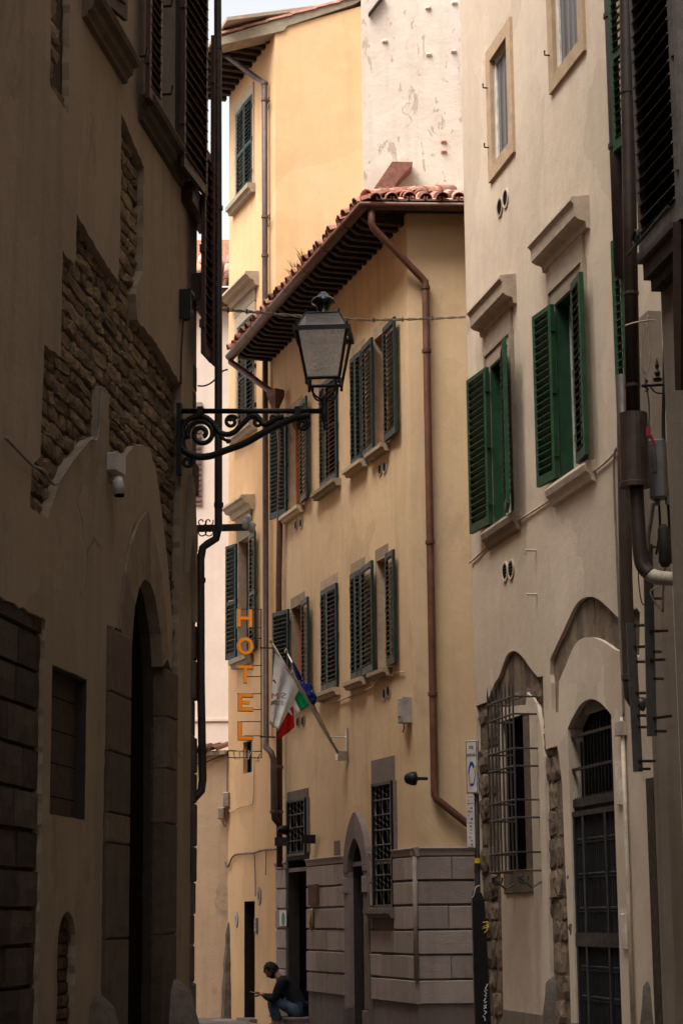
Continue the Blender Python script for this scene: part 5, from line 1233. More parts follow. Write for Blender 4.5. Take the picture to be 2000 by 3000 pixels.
# quoins and rubble
quo_poly = [(0, 0.02), (quo_r, .02), (quo_r, FB.z(r3(335, 1000))), (bw0 - .12, FB.z(r3(330, 300))), (bw0 - .12, FB.z(r3(175, 160))), (0, FB.z(r3(175, 160)))]
def inreg(c): return inpoly(c, reg_win)
rg = random.Random(44); z_ = .02; Ls = stone_set('quoin', 'rough'); cnt = 0
while z_ < max(zs_):
    hh = rg.uniform(.2, .33); u_ = 0.0
    while u_ < max(us):
        wd = rg.uniform(.22, .5); tst = [(u_ + wd * a, z_ + hh * b2) for a in (.1, .5, .9) for b2 in (.1, .5, .9)]
        inwin = bw0 - .02 < u_ + wd / 2 < bw1 + .02 and bz0 - .05 < z_ + hh / 2 < bz1 + .02
        if any(inpoly(q, reg_win) for q in tst) and not inwin and z_ + hh < FB.z(r3(300, 60)):
            a, b_ = u_, u_ + wd
            if a < bw0 < b_ and bz0 < z_ + hh / 2 < bz1: b_ = bw0
            if a < bw1 < b_ and bz0 < z_ + hh / 2 < bz1: a = bw1
            if b_ - a > .05:
                inst('stone', rg.choice(Ls), FB.mat((a + b_) / 2 + (.0 if a > .01 else -.006), z_ + hh / 2, -.065) @ Matrix.Diagonal((b_ - a - .018, rg.uniform(.02, .07), hh - .016, 1)), crm); cnt += 1
        u_ += wd
    z_ += hh
print('cream stones', cnt)
# arch stones: long vertical slabs in the upper arch
ua0, ua1 = min(p[0] for p in reg_arc), max(p[0] for p in reg_arc); u_ = ua0; rg = random.Random(3)
cap2 = FB.polyz([r2(670, 2145), r2(760, 1950), r2(830, 1800), r2(880, 1742), r2(935, 1725), r2(990, 1740), r2(1050, 1790), r2(1125, 1865), r2(1275, 1830)])
for i in range(7):
    pass
zA0, zA1 = min(p[1] for p in reg_arc), max(p[1] for p in reg_arc)
while u_ < ua1:
    wd = rg.uniform(.14, .26)
    inst('arch_stone', rg.choice(stone_set('quoin', 'cut')), FB.mat(u_ + wd / 2, (zA0 + zA1) / 2, -.06) @ Matrix.Diagonal((wd - .006, rg.uniform(.01, .028), zA1 - zA0, 1)), crm); u_ += wd
u_ = FB.u(r2(310, 2300)); ue = FB.u(r2(600, 2300)); zt5 = FB.z(r2(430, 2098)); zb5 = FB.z(r3(450, 60))
while u_ < ue:
    wd = rg.uniform(.14, .24); inst('arch_stone', rg.choice(stone_set('quoin', 'cut')), FB.mat(u_ + wd / 2, (zt5 + zb5) / 2, -.06) @ Matrix.Diagonal((wd - .006, rg.uniform(.012, .03), zt5 - zb5 + .1, 1)), crm); u_ += wd
# barred window: surround, void, projecting cage
mb = MB(); mb.fbox(FB, bw0 - .1, bw1 + .1, bz0 - .1, bz1 + .1, -.12, -.068); wn = mb.build('window', 'black_void', crm)
mb = MB(); mb.fblock(FB, ub_(r3(360, 300)), ub_(r3(510, 300)), bz1, FB.z(r3(470, 110)), -.06, -.005, .008); mb.build('lintel', 'quoin', wn)
mb = MB(); mb.fblock(FB, bw1, ub_(r3(525, 700)), bz0, bz1 - .004, -.06, -.008, .008); mb.build('jamb_block', 'quoin', wn)
mb = MB(); mb.fblock(FB, ub_(r3(365, 1340)), ub_(r3(556, 1340)), FB.z(r3(460, 1425)), bz0, -.06, .02, .012); mb.build('sill', 'quoin', wn)
cg = empty('window_cage', FB.P(bw0, bz0, .2), 'projecting iron bar cage over the tall dark window by the street sign', 'window cage')
oC = .26; cu0, cu1 = ub_(r3(258, 600), oC), ub_(r3(430, 600), oC)
zt6 = FB.z(r3(340, 120), oC); zb6 = FB.z(r3(350, 1275), oC)
nb = 8
for k in range(nb):
    uu = cu0 + (cu1 - cu0) * k / (nb - 1); mb = MB(); mb.tube([FB.P(uu, zb6, oC), FB.P(uu, zt6 + .10, oC), FB.P(uu, zt6 + .20, oC)], [.011, .011, .001], 6); mb.build('bar', 'iron_grey', cg)
for yy in (150, 265, 490, 605, 825, 940, 1165, 1285):
    zz_ = FB.z(r3(262, yy), oC); mb = MB()
    mb.tube([FB.P(cu0, zz_, -.02), FB.P(cu0, zz_, oC), FB.P(cu1, zz_, oC), FB.P(cu1, zz_, -.02)], .012, 6); mb.build('hoop', 'iron_grey', cg)
for uu in (cu0, cu1):
    mb = MB(); zc2 = zb6 - .02; mb.tube([FB.P(uu, zc2 - z, oC * .8 + u) for u, z in scroll(None, (0, .06), .07, .02, 200, -120)], .012, 6); mb.tube([FB.P(uu, zc2 - .04, oC), FB.P(uu, zc2 - .16, oC * .4), FB.P(uu, zc2 - .1, 0)], .012, 6); mb.build('scroll', 'iron_grey', cg)
# plain plinth
pl0, pl1 = ub_(r3(358, 2250)), ub_(r3(605, 2250)); zpl = FB.z(r3(480, 2225))
mb = MB(); mb.fbox(FB, quo_r + .02, FB.u(r3(655, 2200)), 0, zpl, -.02, .02); mb.build('plinth', 'stucco_taupe', crm)
mb = MB(); mb.fbox(FB, FB.u(r3(812, 2250)), gu0_, 0, zpl - .03, -.02, .02); mb.build('plinth', 'stucco_taupe', crm)
mb = MB(); mb.fbox(FB, gu1_, FB.u(r3(1390, 2280)), 0, zpl - .05, -.02, .02); mb.build('plinth', 'stucco_taupe', crm)
# gate
gt_ = MB(); gt_.fprism(FB, gate, -.22, -.16); gv = gt_.build('gate_void', 'black_void', crm)
gat = empty('iron_gate', FB.P((gu0_ + gu1_) / 2, 0, -.3), 'tall black barred gate with spiked top inside the arched doorway', 'gate')
oG = -.05; gtop = FB.z(r3(960, 890), oG); gmid0, gmid1 = FB.z(r3(1000, 1785), oG), FB.z(r3(1000, 1690), oG)
def gbox(a, b_, c, d, name='rail', o0=-.03, o1=.03):
    mb = MB(); mb.fbox(FB, a, b_, c, d, oG + o0, oG + o1); return mb.build(name, 'gate_iron', gat)
gw = gu1_ - gu0_
for a in (0.0, .22, .72, .96): gbox(gu0_ + gw * a, gu0_ + gw * a + .05, .03, gtop - .004, 'stile')
gbox(gu0_, gu1_, gmid0, gmid1, 'lock_rail', -.036, .036); gbox(gu0_, gu1_, gtop, gtop + .05, 'rail', -.034, .034); gbox(gu0_, gu1_, .03, .3, 'kick_plate', -.02, .02)
nbar = 22; knob_z = [FB.z(r3(980, y_), oG) for y_ in (1050, 1070, 1290, 1310, 1525, 1545)] + [FB.z(r3(990, y_), oG) for y_ in (1925, 1945, 2130, 2150)]
bm_ = MB(); prof = [(.009, 0)]; Hh = gtop - .3
for kz_ in sorted(knob_z):
    kk_ = kz_ - .3
    if 0.02 < kk_ < Hh - .02: prof += [(.009, kk_ - .016), (.020, kk_ - .008), (.020, kk_ + .008), (.009, kk_ + .016)]
prof += [(.009, Hh)]
prof = sorted(prof, key=lambda q: q[1]); bm_.lathe((0, 0, 0), prof, 6); gbar = data(bm_, 'bar', 'gate_iron')
for k in range(nbar):
    uu = gu0_ + gw * (k + .5) / nbar; inst('bar', gbar, Matrix.Translation(FB.P(uu, .3, oG)), gat)
    mb = MB(); q = FB.P(uu, gtop + .05, oG); mb.lathe(q, [(.012, 0), (.012, .10), (.017, .105), (.001, .15)], 6); mb.build('spike', 'gate_iron', gat)
fan = empty('arch_grille', FB.P((gu0_ + gu1_) / 2, gtop + .3, -.1), 'rusty upright bars filling the arch above the black gate', 'grille')
zf0 = FB.z(r3(1000, 795), -.1)
for k in range(13):
    uu = gu0_ + gw * (k + .5) / 13; mb = MB(); mb.tube([FB.P(uu, zf0, -.12), FB.P(uu, max(z for u, z in gate) - .06 - abs(k - 6) * .05, -.12)], .012, 6); mb.build('bar', 'iron_black', fan)
for zz_, t in ((zf0, .04), (FB.z(r3(1000, 560), -.1), .014), (FB.z(r3(1000, 330), -.1), .014)):
    mb = MB(); mb.fbox(FB, gu0_, gu1_, zz_ - t, zz_ + t, -.06, -.03); mb.build('crossbar', 'iron_black', fan)
# top windows with stone frames and curtains
for q in (T1, T2):
    u0, u1, z0_, z1_ = q
    wn = surround(FB, crm, u0, u1, z0_, z1_, .17, .035, 'pietra_warm', bottom=True)
    mb = MB(); 
    for s0, s1 in ((u0, u0 + .05), (u1 - .05, u1)): mb.fbox(FB, s0, s1, z0_, z1_, -.06, -.03)
    mb.fbox(FB, u0 + .05, u1 - .05, z1_ - .05, z1_, -.06, -.03); mb.fbox(FB, u0 + .05, u1 - .05, z0_, z0_ + .05, -.06, -.03); mb.build('frame', 'white_frame', wn)
    mb = MB(); mb.fbox(FB, u0 - .02, u1 + .02, z0_ - .02, z1_ + .02, -.12, -.05); mb.build('curtain', 'curtain_fold', wn)
    for zz_ in (z0_ + .25, z1_ - .3):
        mb = MB(); mb.tube([FB.P(u0 - .1, zz_, .03), FB.P(u0 - .1, zz_, .09), FB.P(u0 - .1, zz_ + .05, .09)], .01, 5); mb.build('hinge_pin', 'iron_black', wn)
# first-floor windows with cornices and shutters
for q, hs_ in ((W1, 0), (W2, 1)):
    u0, u1, z0_, z1_ = q
    wn = surround(FB, crm, u0, u1, z0_, z1_, .14, .03, 'pietra', bt=.16)
    mb = MB(); mb.fbox(FB, u0 - .19, u0 - .14, z0_, z1_ + .2, -.01, .05); mb.fbox(FB, u1 + .14, u1 + .19, z0_, z1_ + .2, -.01, .05); mb.fbox(FB, u0 - .14, u1 + .14, z1_ + .16, z1_ + .2, -.01, .05); mb.build('moulding', 'pietra', wn)
    zt = z1_ + .2 + (.34)
    mb = MB(); mb.fbox(FB, u0 - .16, u1 + .16, z1_ + .2, zt, -.01, .03); mb.build('frieze', 'pietra', wn)
    profile(FB, wn, u0 - .34, u1 + .34, [(0, zt + .26), (.19, zt + .23), (.20, zt + .19), (.175, zt + .165), (.165, zt + .15), (.16, zt + .03), (.12, zt + .0), (.05, zt - .02), (.04, zt - .08), (0, zt - .09)], 'pietra', 'cornice')
    profile(FB, wn, u0 - .26, u1 + .26, [(0, z0_ + .005), (.09, z0_ - .005), (.115, z0_ - .05), (.10, z0_ - .11), (.065, z0_ - .14), (.05, z0_ - .20), (0, z0_ - .22)], 'pietra', 'sill')
    # green inner casing, white casement, curtain
    mb = MB(); mb.fbox(FB, u0, u0 + .02, z0_, z1_, -.2, .02); mb.fbox(FB, u0 + .02, u1 - .02, z1_ - .02, z1_, -.2, .02); mb.fbox(FB, u1 - .02, u1, z0_, z1_, -.2, .02); mb.build('casing', 'green_bright', wn)
    mb = MB(); um_ = (u0 + u1) / 2
    for s0, s1 in ((u0 + .02, u0 + .08), (um_ - .04, um_ + .04), (u1 - .08, u1 - .02)): mb.fbox(FB, s0, s1, z0_, z1_ - .02, -.18, -.12)
    for s0, s1 in ((z0_, z0_ + .08), (z1_ - .1, z1_ - .02)): mb.fbox(FB, u0 + .08, u1 - .08, s0, s1, -.175, -.125)
    mb.build('frame', 'white_frame', wn)
    mb = MB(); mb.fbox(FB, u0 - .02, u1 + .02, z0_ - .02, z1_ + .02, -.26, -.16); mb.build('pane', 'glass_dark', wn)
def lb(hh, ee, ang, q, **kw): return leaf_px(FB, crm, hh, ee, q[2] + .03, q[3] - .01, ang, o=kw.pop('o', .07), mat='green_bright', pitch=.078, st=.075, mid=False, th=.045, **kw)
lb(r2(255, 700), r2(124, 700), 5, W1, flip=True); lb(r2(360, 600), r2(375, 600), 14, W1)
lb(r2(702, 400), r2(574, 400), 6, W2, flip=True); lb(r2(840, 300), r2(903, 300), 6, W2)
lb(r1(1185, 2000), r1(1103, 2000), 8, W3)
# upper floor third window, green leaf partly behind the big pipe
T3 = (ub_(r1(1180, 700)), ub_(r1(1180, 700)) + .9, T1[2] + .4, T1[3] + .5)
lf3 = leaf_px(FB, crm, r1(1240, 700), r1(1096, 700), FB.z(r1(1100, 1075), .1), FB.z(r1(1100, 1075), .1) + 1.9, 6, o=.1, mat='green_bright', pitch=.078, st=.075, mid=True, th=.045)
mb = MB(); mb.fbox(FB, FB.u(r1(1243, 1150), .05), FB.u(r1(1300, 1150), .05), FB.z(r1(1262, 1310), .05), FB.z(r1(1262, 1000), .05), .02, .06); mb.build('blind', 'curtain_orange', crm)
for q in (r1(335, 1400), r1(373, 1340), r2(370, 1555), r2(410, 1540)): vent(FB, crm, *FB.uz(q), r=.115)
for q in (r2(575, 1413), r2(580, 1710)):
    u_, z_ = FB.uz(q); mb = MB(); mb.tube([FB.P(u_, z_, 0), FB.P(u_, z_, .12), FB.P(u_, z_ - .05, .12)], .014, 6); mb.build('wall_pin', 'pipe_pale', crm)
for (px_, py_, hh_) in ((r3(1145, 680), 0, .2), (r3(1180, 1680), 0, .16)):
    u_, z_ = FB.uz(px_); mb = MB(); mb.fblock(FB, u_ - .06, u_ + .06, z_ - hh_, z_ + hh_, 0, .03, .008); mb.build('plate', 'plastic_pale', crm)
# ------------------------------------------------------------------ cables and pipes on the cream house
def cable(pts, r, mat, label, name='cable', parent=None, k=5, cat='cable', group=None):
    mb = MB(); mb.tube(smoothpath(pts, k), r, 6)
    if parent: return mb.build(name, mat, parent, True)
    return mb.build(name, mat, None, True, label=label, category=cat, group=group)
cable([FB.hit(q, .02) for q in (r2(125, 1495), r2(190, 1440), r2(270, 1360), r2(460, 1210), r2(720, 1040), r2(960, 880), r2(1060, 800), r2(1118, 735))], .012, 'cable_tan', 'thin plaster coloured cable running under the green shuttered windows')
cable([FB.hit(q, .025) for q in (r2(1128, 715), r2(1105, 760), r2(1100, 950), r2(1118, 1400), r2(1135, 1850), r2(1155, 2250), r3(1165, 230))], .012, 'cable_grey', 'thin grey cable hanging down from the shuttered windows to the gate')
cd = empty('conduit', FB.P(FB.u(r3(1180, 600)), 0, .03), 'cream plastic conduit running down the wall right of the gate', 'conduit')
uc = FB.u(r3(1175, 800), .03); mb = MB(); mb.tube([FB.P(uc, FB.z(r3(1165, 230), .03), .03), FB.P(uc, 0.3, .03)], .022, 8); mb.build('pipe', 'pipe_pale', cd, True)
plate(FB, [r3(1150, 270), r3(1190, 355)], 0, .07, 'pipe_pale', 'junction_box', cd)
# brown pipe at the cream house's near end
oD = .12; uD = FB.u(r1(1100, 700), oD)
pipe('downpipe', [FB.P(uD, 16, oD), FB.P(uD, 9, oD), FB.P(uD, FB.z(r1(1110, 1900), oD), oD)], .06, 'pipe_dark', 'dark downpipe between the cream house and the dark shutters', collars=[FB.P(uD, FB.z(r1(1100, 80), oD), oD), FB.P(uD, FB.z(r1(1100, 1000), oD), oD)])

# ================================================================== NEAR RIGHT HOUSE
near = empty('taupe_house', FA.P(3, 0), 'shaded taupe house at the right edge with weathered grey shutters', 'building')
HA = 18
rec = []
mb = MB(); mb.fsheet(FA, rect(0, 50, -.2, HA), [], 0, .5); mb.build('street_wall', 'stucco_taupe', near)
hull('wall_core', FA, 0, 50, HA + .01, 8, 'stucco_taupe', near)
# stone pilasters of its ground floor
oA = FA
def colu(px, dep): v = ray((px, 2690)); return (v.x / v.y * dep, dep)
for pa, pb, dep in ((1935, 1975, 15.2),):
    pass
# link wall between the cream house and the near house, facing the street, with pilaster strips
uL0 = FB.u(r3(1345, 1500), .0)
for a, b_, o1, mt_ in ((r3(1345, 1500), r3(1395, 1500), .02, 'door_wood'), (r3(1400, 1500), r3(1492, 1500), .12, 'stucco_taupe'), (r3(1495, 1500), r3(1530, 1500), .05, 'door_wood')):
    u0, u1 = FB.u(a, o1), FB.u(b_, o1); ztp = FB.z(r3(1360, 640), o1) if mt_ == 'door_wood' else FB.z(r2(1440, -300), o1)
    mb = MB(); mb.fbox(FB, u0, u1, 0, ztp, -.02, o1); mb.build('recess_shade_strip' if mt_ == 'door_wood' else 'pilaster', mt_, crm)  # dark strips on the wall face: shade of the recesses put into colour
# dark louvred shutter of the near house, on its timber bracket
oS = .10
hA = r1(1520, 800); eA = r1(1268, 800)
zsb = FA.z(r1(1400, 1600), oS)
uS0, uS1 = FA.u(eA, oS), FA.u(r1(1535, 800), oS)
print('A shutter', uS0, uS1, zsb)
leaf(FA, near, uS1, oS, zsb, zsb + 2.4, -1, uS1 - uS0, 1, mat='grey_wood', pitch=.105, st=.07, mid=False, th=.05, tilt=48)
mb = MB(); mb.fbox(FA, uS0 + .015, uS1, zsb - .02, zsb + 2.4, .03, .074); mb.build('window', 'black_void', near)  # black sheet close behind the slats keeps their gaps dark
mb = MB(); mb.fbox(FA, uS1 + .02, uS1 + .12, zsb - .1, zsb + 2.5, -.02, .12); mb.build('shutter_post', 'grey_wood', near)
for k, (oo, zz0_, zz1_) in enumerate(((.16, -.10, -.02), (.13, -.24, -.11), (.09, -.34, -.25))):
    mb = MB(); mb.fbox(FA, uS0 + .05 * k, uS1 + .12, zsb + zz0_, zsb + zz1_, -.02, oo); mb.build('ledge_board', 'rafter_wood' if k else 'grey_wood', near)
p0, p1 = FA.P(uS1 + .05, zsb - .1, .14), FA.P(uS1 - .22, zsb - 1.25, .10)
mb = MB(); mb.tube([p0, (p0 + p1) / 2, p1], [.05, .05, .035], 4); mb.build('brace', 'rafter_wood', near)
p0, p1 = FA.P(uS1 + .25, zsb - .1, .12), FA.P(uS1 - .12, zsb - 1.45, .06)
mb = MB(); mb.tube([p0, (p0 + p1) / 2, p1], [.06, .05, .035], 4); mb.build('brace', 'rafter_wood', near)
mb = MB(); mb.tube([FA.P(uS0 - .1, zsb + .0, .2), FA.P(uS1, zsb + .03, .2)], .012, 6); mb.tube([FA.P(uS0 + .12 + .07 * math.cos(R(a)), zsb + .06 + .06 * math.sin(R(a)), .2) for a in range(0, 361, 30)], .012, 6); mb.build('shutter_hook', 'iron_black', near)
# small insulator peeking in at the right edge
q = FA.hit((1990, 850), .1); mb = MB(); mb.lathe(q - Vector((0, 0, .12)), [(.03, 0), (.05, .02), (.035, .05), (.05, .08), (.035, .11), (.05, .14), (.04, .2), (.01, .24)], 12); mb.build('insulator', 'plastic_grey', None, True, label='grey ribbed insulator on the wall at the right edge', category='insulator')

# the thick copper pipe with its sleeve, bending into the near house
DP = 15.6
def RP(p, dep=DP): v = ray(p); return EYE + v * (dep / v.y)
big = empty('copper_pipe', RP((1840, 2600)), 'thick dark copper pipe with wide sleeve bending into a pale elbow at right', 'pipe')
mb = MB(); mb.tube([RP((1829, -600)), RP((1833, 0)), RP((1843, 600)), RP((1853, 1215))], .057, 14); mb.build('pipe', 'pipe_copper_old', big, True)
for y_ in (270, 860, 1130):
    q = RP((1833 + y_ * .0165, y_)); mb = MB(); mb.lathe(q - Vector((0, 0, .015)), [(.057, 0), (.063, .002), (.063, .028), (.057, .03)], 14); mb.build('collar', 'pipe_copper_old', big)
s0, s1 = RP((1853, 1212)), RP((1858, 1428)); 
mb = MB(); mb.tube([s0, s0 + Vector((0, 0, -.001)), s1 + Vector((0, 0, .04)), s1 + Vector((0, 0, .035)), s1], [.02, .113, .113, .12, .12], 20); mb.build('sleeve', 'pipe_copper_old', big)
mb = MB(); mb.tube(smoothpath([RP((1862, 1425)), RP((1865, 1500)), RP((1872, 1600)), RP((1880, 1655)), RP((1902, 1682), DP - .02)], 5), .058, 12); mb.build('pipe', 'pipe_dark', big, True)
mb = MB(); mb.tube(smoothpath([RP((1893, 1676), DP - .01), RP((1918, 1690), DP - .04), RP((1950, 1695), DP - .1), RP((1990, 1697), DP - .3)], 5), .056, 12); mb.build('elbow', 'pipe_pale', big, True)
thin = [RP((1827, 1425), 17.4), RP((1832, 1700), 17.4), RP((1842, 2000), 17.4), RP((1846, 2040), 17.4), RP((1856, 2058), 17.4), RP((1878, 2062), 17.35), RP((1890, 2066), 17.35)]
pipe('downpipe', [RP((1822, 1100), 17.4)] + thin, .058, 'pipe_copper_old', 'dark pipe with green patina below the copper sleeve', collars=[RP((1842, 1985), 17.4)])
# grey meter box
mbx = empty('meter_box', RP((1925, 1480), 15.9), 'grey plastic meter box hanging beside the copper sleeve', 'meter box')
FX = Face((RP((1900, 1500), 15.9).x, 15.9), (1, -.35))
u0, z1x = FX.uz(r2(1335, 675)); u1, z0x = FX.uz(r2(1460, 1060))
mb = MB(); mb.fblock(FX, u0, u1, z0x, z1x, -.08, .07, .012); mb.build('case', 'box_grey', mbx)
mb = MB(); mb.fblock(FX, u0 + .03, u1 - .06, z0x + .2, z1x - .03, .07, .082, .006); mb.build('lid', 'box_grey', mbx)
for k in range(3):
    mb = MB(); mb.tube([FX.P(u0 + .05 + k * .08, z0x - .05, .0), FX.P(u0 + .05 + k * .08, z0x + .01, .0)], .02, 8); mb.build('gland', 'box_grey', mbx)
mb = MB(); q = FX.hit(r2(1440, 1380), .02); mb.tube([q + Vector((0, 0, .17)), q + Vector((0, 0, .13)), q + Vector((0, 0, -.13)), q + Vector((0, 0, -.17))], [.02, .05, .05, .03], 12); mb.build('cable_joint', 'cable_black', None, True, label='black cable joint sleeve hanging below the grey meter box', category='cable joint')
q = RP((1898, 1265), 15.3); mb = MB(); mb.box(q, (.035, .03, .07)); mb.tube([q, q + Vector((.035, 0, -.08)), q + Vector((.04, 0, -.11))], .012, 6); mb.build('valve_tag', 'clip_red', None, label='small red clip on the side of the copper sleeve', category='clip')
# hanging wires
wr = [([r2(1450, -400), r2(1440, 200), r2(1435, 700), r2(1475, 1200), r2(1480, 1500)], .016, 'cable_black', 'thick black cable bundle running down beside the meter box'),
      ([r2(1330, -180), r2(1285, 60), r2(1300, 210), r2(1335, 180), r2(1345, 20), r2(1320, -120)], .006, 'cable_tan', 'loose loop of tan wire hanging behind the copper pipe'),
      ([r2(1310, 240), r2(1335, 420), r2(1335, 560), r2(1325, 900)], .008, 'cable_grey', 'thin grey wire straight down behind the copper sleeve'),
      ([r2(1365, 1090), r2(1350, 1200), r2(1330, 1330), r2(1335, 1420)], .018, 'cable_grey', 'braided grey cable falling from the meter box'),
      ([r2(1400, 1060), r2(1410, 1250), r2(1385, 1440)], .010, 'cable_black', 'short black lead below the meter box'),
      ([r2(1465, 1050), r2(1490, 1300), r2(1440, 1560), r2(1430, 1830)], .009, 'cable_grey', 'pale wire curving past the black cable joint'),
      ([r2(1395, 1660), r2(1345, 1690), r2(1375, 1760), r2(1430, 1825)], .007, 'cable_tan', 'short looping wire under the pale pipe elbow'),
      ([r2(1270, 1380), r2(1265, 1600), r2(1290, 1770), r2(1330, 1760)], .005, 'cable_black', 'fine black wire dangling left of the pale elbow'),
      ([r1(1175, 2200), r1(1240, 2180), r1(1330, 2165), r1(1380, 2165)], .007, 'cable_tan', 'short orange tie wire around the thick copper pipe'),
      ([r2(1500, 1040), r2(1515, 1500), r2(1500, 1570)], .012, 'cable_black', 'stiff black cable at the corner of the taupe house')]
for i, (pts, r, mt_, lb_) in enumerate(wr):
    dep = 15.25 if 'tie wire' in lb_ else 16.0
    cable([RP(p, dep) for p in pts], r, mt_, lb_, cat='wire', group='wires beside the copper pipe')
# iron arm with scroll and small finial in the gap
arm = empty('iron_bracket', RP((1920, 1130), 15.9), 'thin iron arm with scrolls between copper pipe and near house', 'bracket')
mb = MB(); mb.tube([RP(r2(1285, 300), 15.9), RP(r2(1460, 292), 15.9)], .012, 6); mb.build('bar', 'iron_black', arm)
mb = MB(); mb.tube(smoothpath([RP(r2(1300, 300), 15.9), RP(r2(1325, 270), 15.9), RP(r2(1310, 262), 15.9)]), .007, 5); mb.tube(smoothpath([RP(r2(1340, 300), 15.9), RP(r2(1380, 345), 15.9), RP(r2(1430, 352), 15.9)]), .007, 5); mb.tube(smoothpath([RP(r2(1300, 305), 15.9), RP(r2(1330, 325), 15.9), RP(r2(1308, 340), 15.9)]), .007, 5); mb.build('scroll', 'iron_black', arm)
mb = MB(); q = RP(r2(1395, 270), 15.9); mb.lathe(q, [(.03, 0), (.04, .02), (.015, .04), (.025, .07), (.01, .1), (.018, .13), (.003, .19)], 8); mb.build('finial', 'iron_black', arm)
# two iron ladder racks
def rack(pa, pb, pts_r, dep, label, wd=.075):
    a, b_ = RP(pa, dep), RP(pb, dep); root = empty('iron_rack', b_, label, 'iron rack', 'iron racks hanging on the right wall')
    mb = MB(); v = (b_ - a); L = v.length; side = Vector((1, 0, 0))
    mb.hexa([a - side * wd / 2, a + side * wd / 2, a + side * wd / 2 + Vector((0, .04, 0)), a - side * wd / 2 + Vector((0, .04, 0)), b_ - side * wd / 2, b_ + side * wd / 2, b_ + side * wd / 2 + Vector((0, .04, 0)), b_ - side * wd / 2 + Vector((0, .04, 0))]); mb.build('stile', 'iron_grey', root)
    for p, q in pts_r:
        mb = MB(); x0, x1 = RP(p, dep - .01), RP(q, dep + .15); mb.tube([x0, x1], .013, 6); mb.build('rung', 'iron_black', root)
    return root
rack(r2(1215, 1900), r3(1265, 600), [(r2(1240, 1920), r2(1320, 1918)), (r2(1240, 2065), r2(1325, 2062)), (r2(1255, 2165), r2(1310, 2165)), (r3(1255, 70), r3(1335, 70)), (r3(1270, 155), r3(1335, 155)), (r3(1262, 222), r3(1338, 222)), (r3(1270, 300), r3(1330, 300)), (r3(1270, 530), r3(1375, 530)), (r3(1272, 583), r3(1340, 583))], 16.6, 'lower left iron rack with short rungs right of the gate')
rack(r2(1330, 1370), r3(1358, 360), [(r2(1345, 1390), r2(1395, 1390)), (r2(1370, 1738), r2(1420, 1738)), (r2(1345, 1960), r2(1460, 1955)), (r2(1370, 2098), r2(1415, 2098)), (r2(1350, 2155), r2(1440, 2150)), (r2(1375, 2280), r2(1430, 2280)), (r3(1370, 240), r3(1485, 225)), (r3(1380, 328), r3(1450, 328))], 16.2, 'higher right iron rack below the pale elbow')
# guard stones at the foot of the right wall
for q, zt2, lab in ((r3(640, 2200), FB.z(r3(640, 1975)), 'dark worn guard stone between barred window and gate'), (r3(1295, 2150), FB.z(r3(1295, 1985)), 'dark worn guard stone right of the black gate')):
    u_ = FB.u(q, .05); mb = MB(); mb.lathe(FB.P(u_, 0, -.06), [(.15, -.02), (.13, zt2 * .4), (.14, zt2 * .6), (.11, zt2 * .8), (.10, zt2 * .92), (.05, zt2 * .98), (.02, zt2)], 8); mb.build('guard_stone', 'rock', None, True, label=lab, category='guard stone', group='guard stones along the right wall')

# ================================================================== STREET LAMP on the left wall
lu, lz = FL.uz(zb(118, 1000)); Lw = FL.P(lu, lz, 0)
FLM = Face((Lw.x, Lw.y), (FL.n.x, FL.n.y))
lamp = empty('street_lamp', (Lw.x, Lw.y, FLM.z(zb(118, 1450))), 'black scrolled iron wall bracket carrying a square glass lantern', 'street lamp')
def Q(p): return FLM.hit(p)
def QZ(x, y): return FLM.uz(zb(x, y))
mb = MB(); mb.tube([Q(zb(118, 985)), Q(zb(1280, 985))], .022, 10); mb.build('arm', 'iron_black', lamp, True)
mb = MB(); u_, za = QZ(110, 930); _, zb_ = QZ(110, 1490); mb.fbox(FLM, -.01, .03, zb_, za, -.04, .04); mb.build('wall_plate', 'iron_black', lamp)
def spiral(cx, cy, r0, r1, a0, a1, k=40): return [Q(zb(cx + (r0 + (r1 - r0) * i / k) * math.cos(R(a0 + (a1 - a0) * i / k)), cy - (r0 + (r1 - r0) * i / k) * math.sin(R(a0 + (a1 - a0) * i / k)))) for i in range(k + 1)]
def zpath(*pts, k=7): return smoothpath([Q(zb(*p)) for p in pts], k)
def iron(path, r, name='scroll'):
    mb = MB(); mb.tube(path, r * 1.3, 8); mb.build(name, 'iron_black', lamp, True)
# lower brace, big left scroll, wave, small volutes
iron(zpath((150, 1200), (140, 1260), (180, 1310), (270, 1345), (370, 1340), (480, 1300), (640, 1240), (800, 1150), (940, 1080), (1050, 1035), (1155, 1020), k=7), .024, 'brace')
iron(spiral(300, 1165, 115, 25, 200, -420), .017)
iron(zpath((160, 1200), (150, 1130), (180, 1065), (250, 1030), (320, 1030), (380, 1070), (410, 1110), (440, 1150), (500, 1170), (560, 1150), (600, 1110), (640, 1070), (690, 1025), (740, 1030), (790, 1090), (840, 1075), (900, 1040), (950, 1030)), .018)
iron(spiral(535, 1070, 52, 14, 30, 520), .012)
iron(spiral(740, 1072, 45, 12, 150, -330), .011)
iron(spiral(860, 1042, 28, 8, 300, 640), .009)
iron(spiral(1100, 1090, 52, 12, 90, -480), .013)
iron(spiral(190, 1385, 50, 12, 60, -420), .012)
iron(zpath((150, 1200), (165, 1280), (200, 1335), (235, 1360)), .017)
iron(zpath((130, 1065), (165, 1060), (180, 1100)), .012)
iron(zpath((430, 1130), (460, 1190), (490, 1215), (520, 1220), (495, 1235)), .011, 'leaf')
iron(zpath((445, 1165), (455, 1200), (470, 1195)), .010, 'leaf')
for x, y in ((290, 985), (1062, 985)):
    mb = MB(); u_, z_ = QZ(x, y); mb.fbox(FLM, u_ - .025, u_ + .025, z_ - .04, z_ + .035, -.03, .03); mb.build('clamp', 'iron_black', lamp)
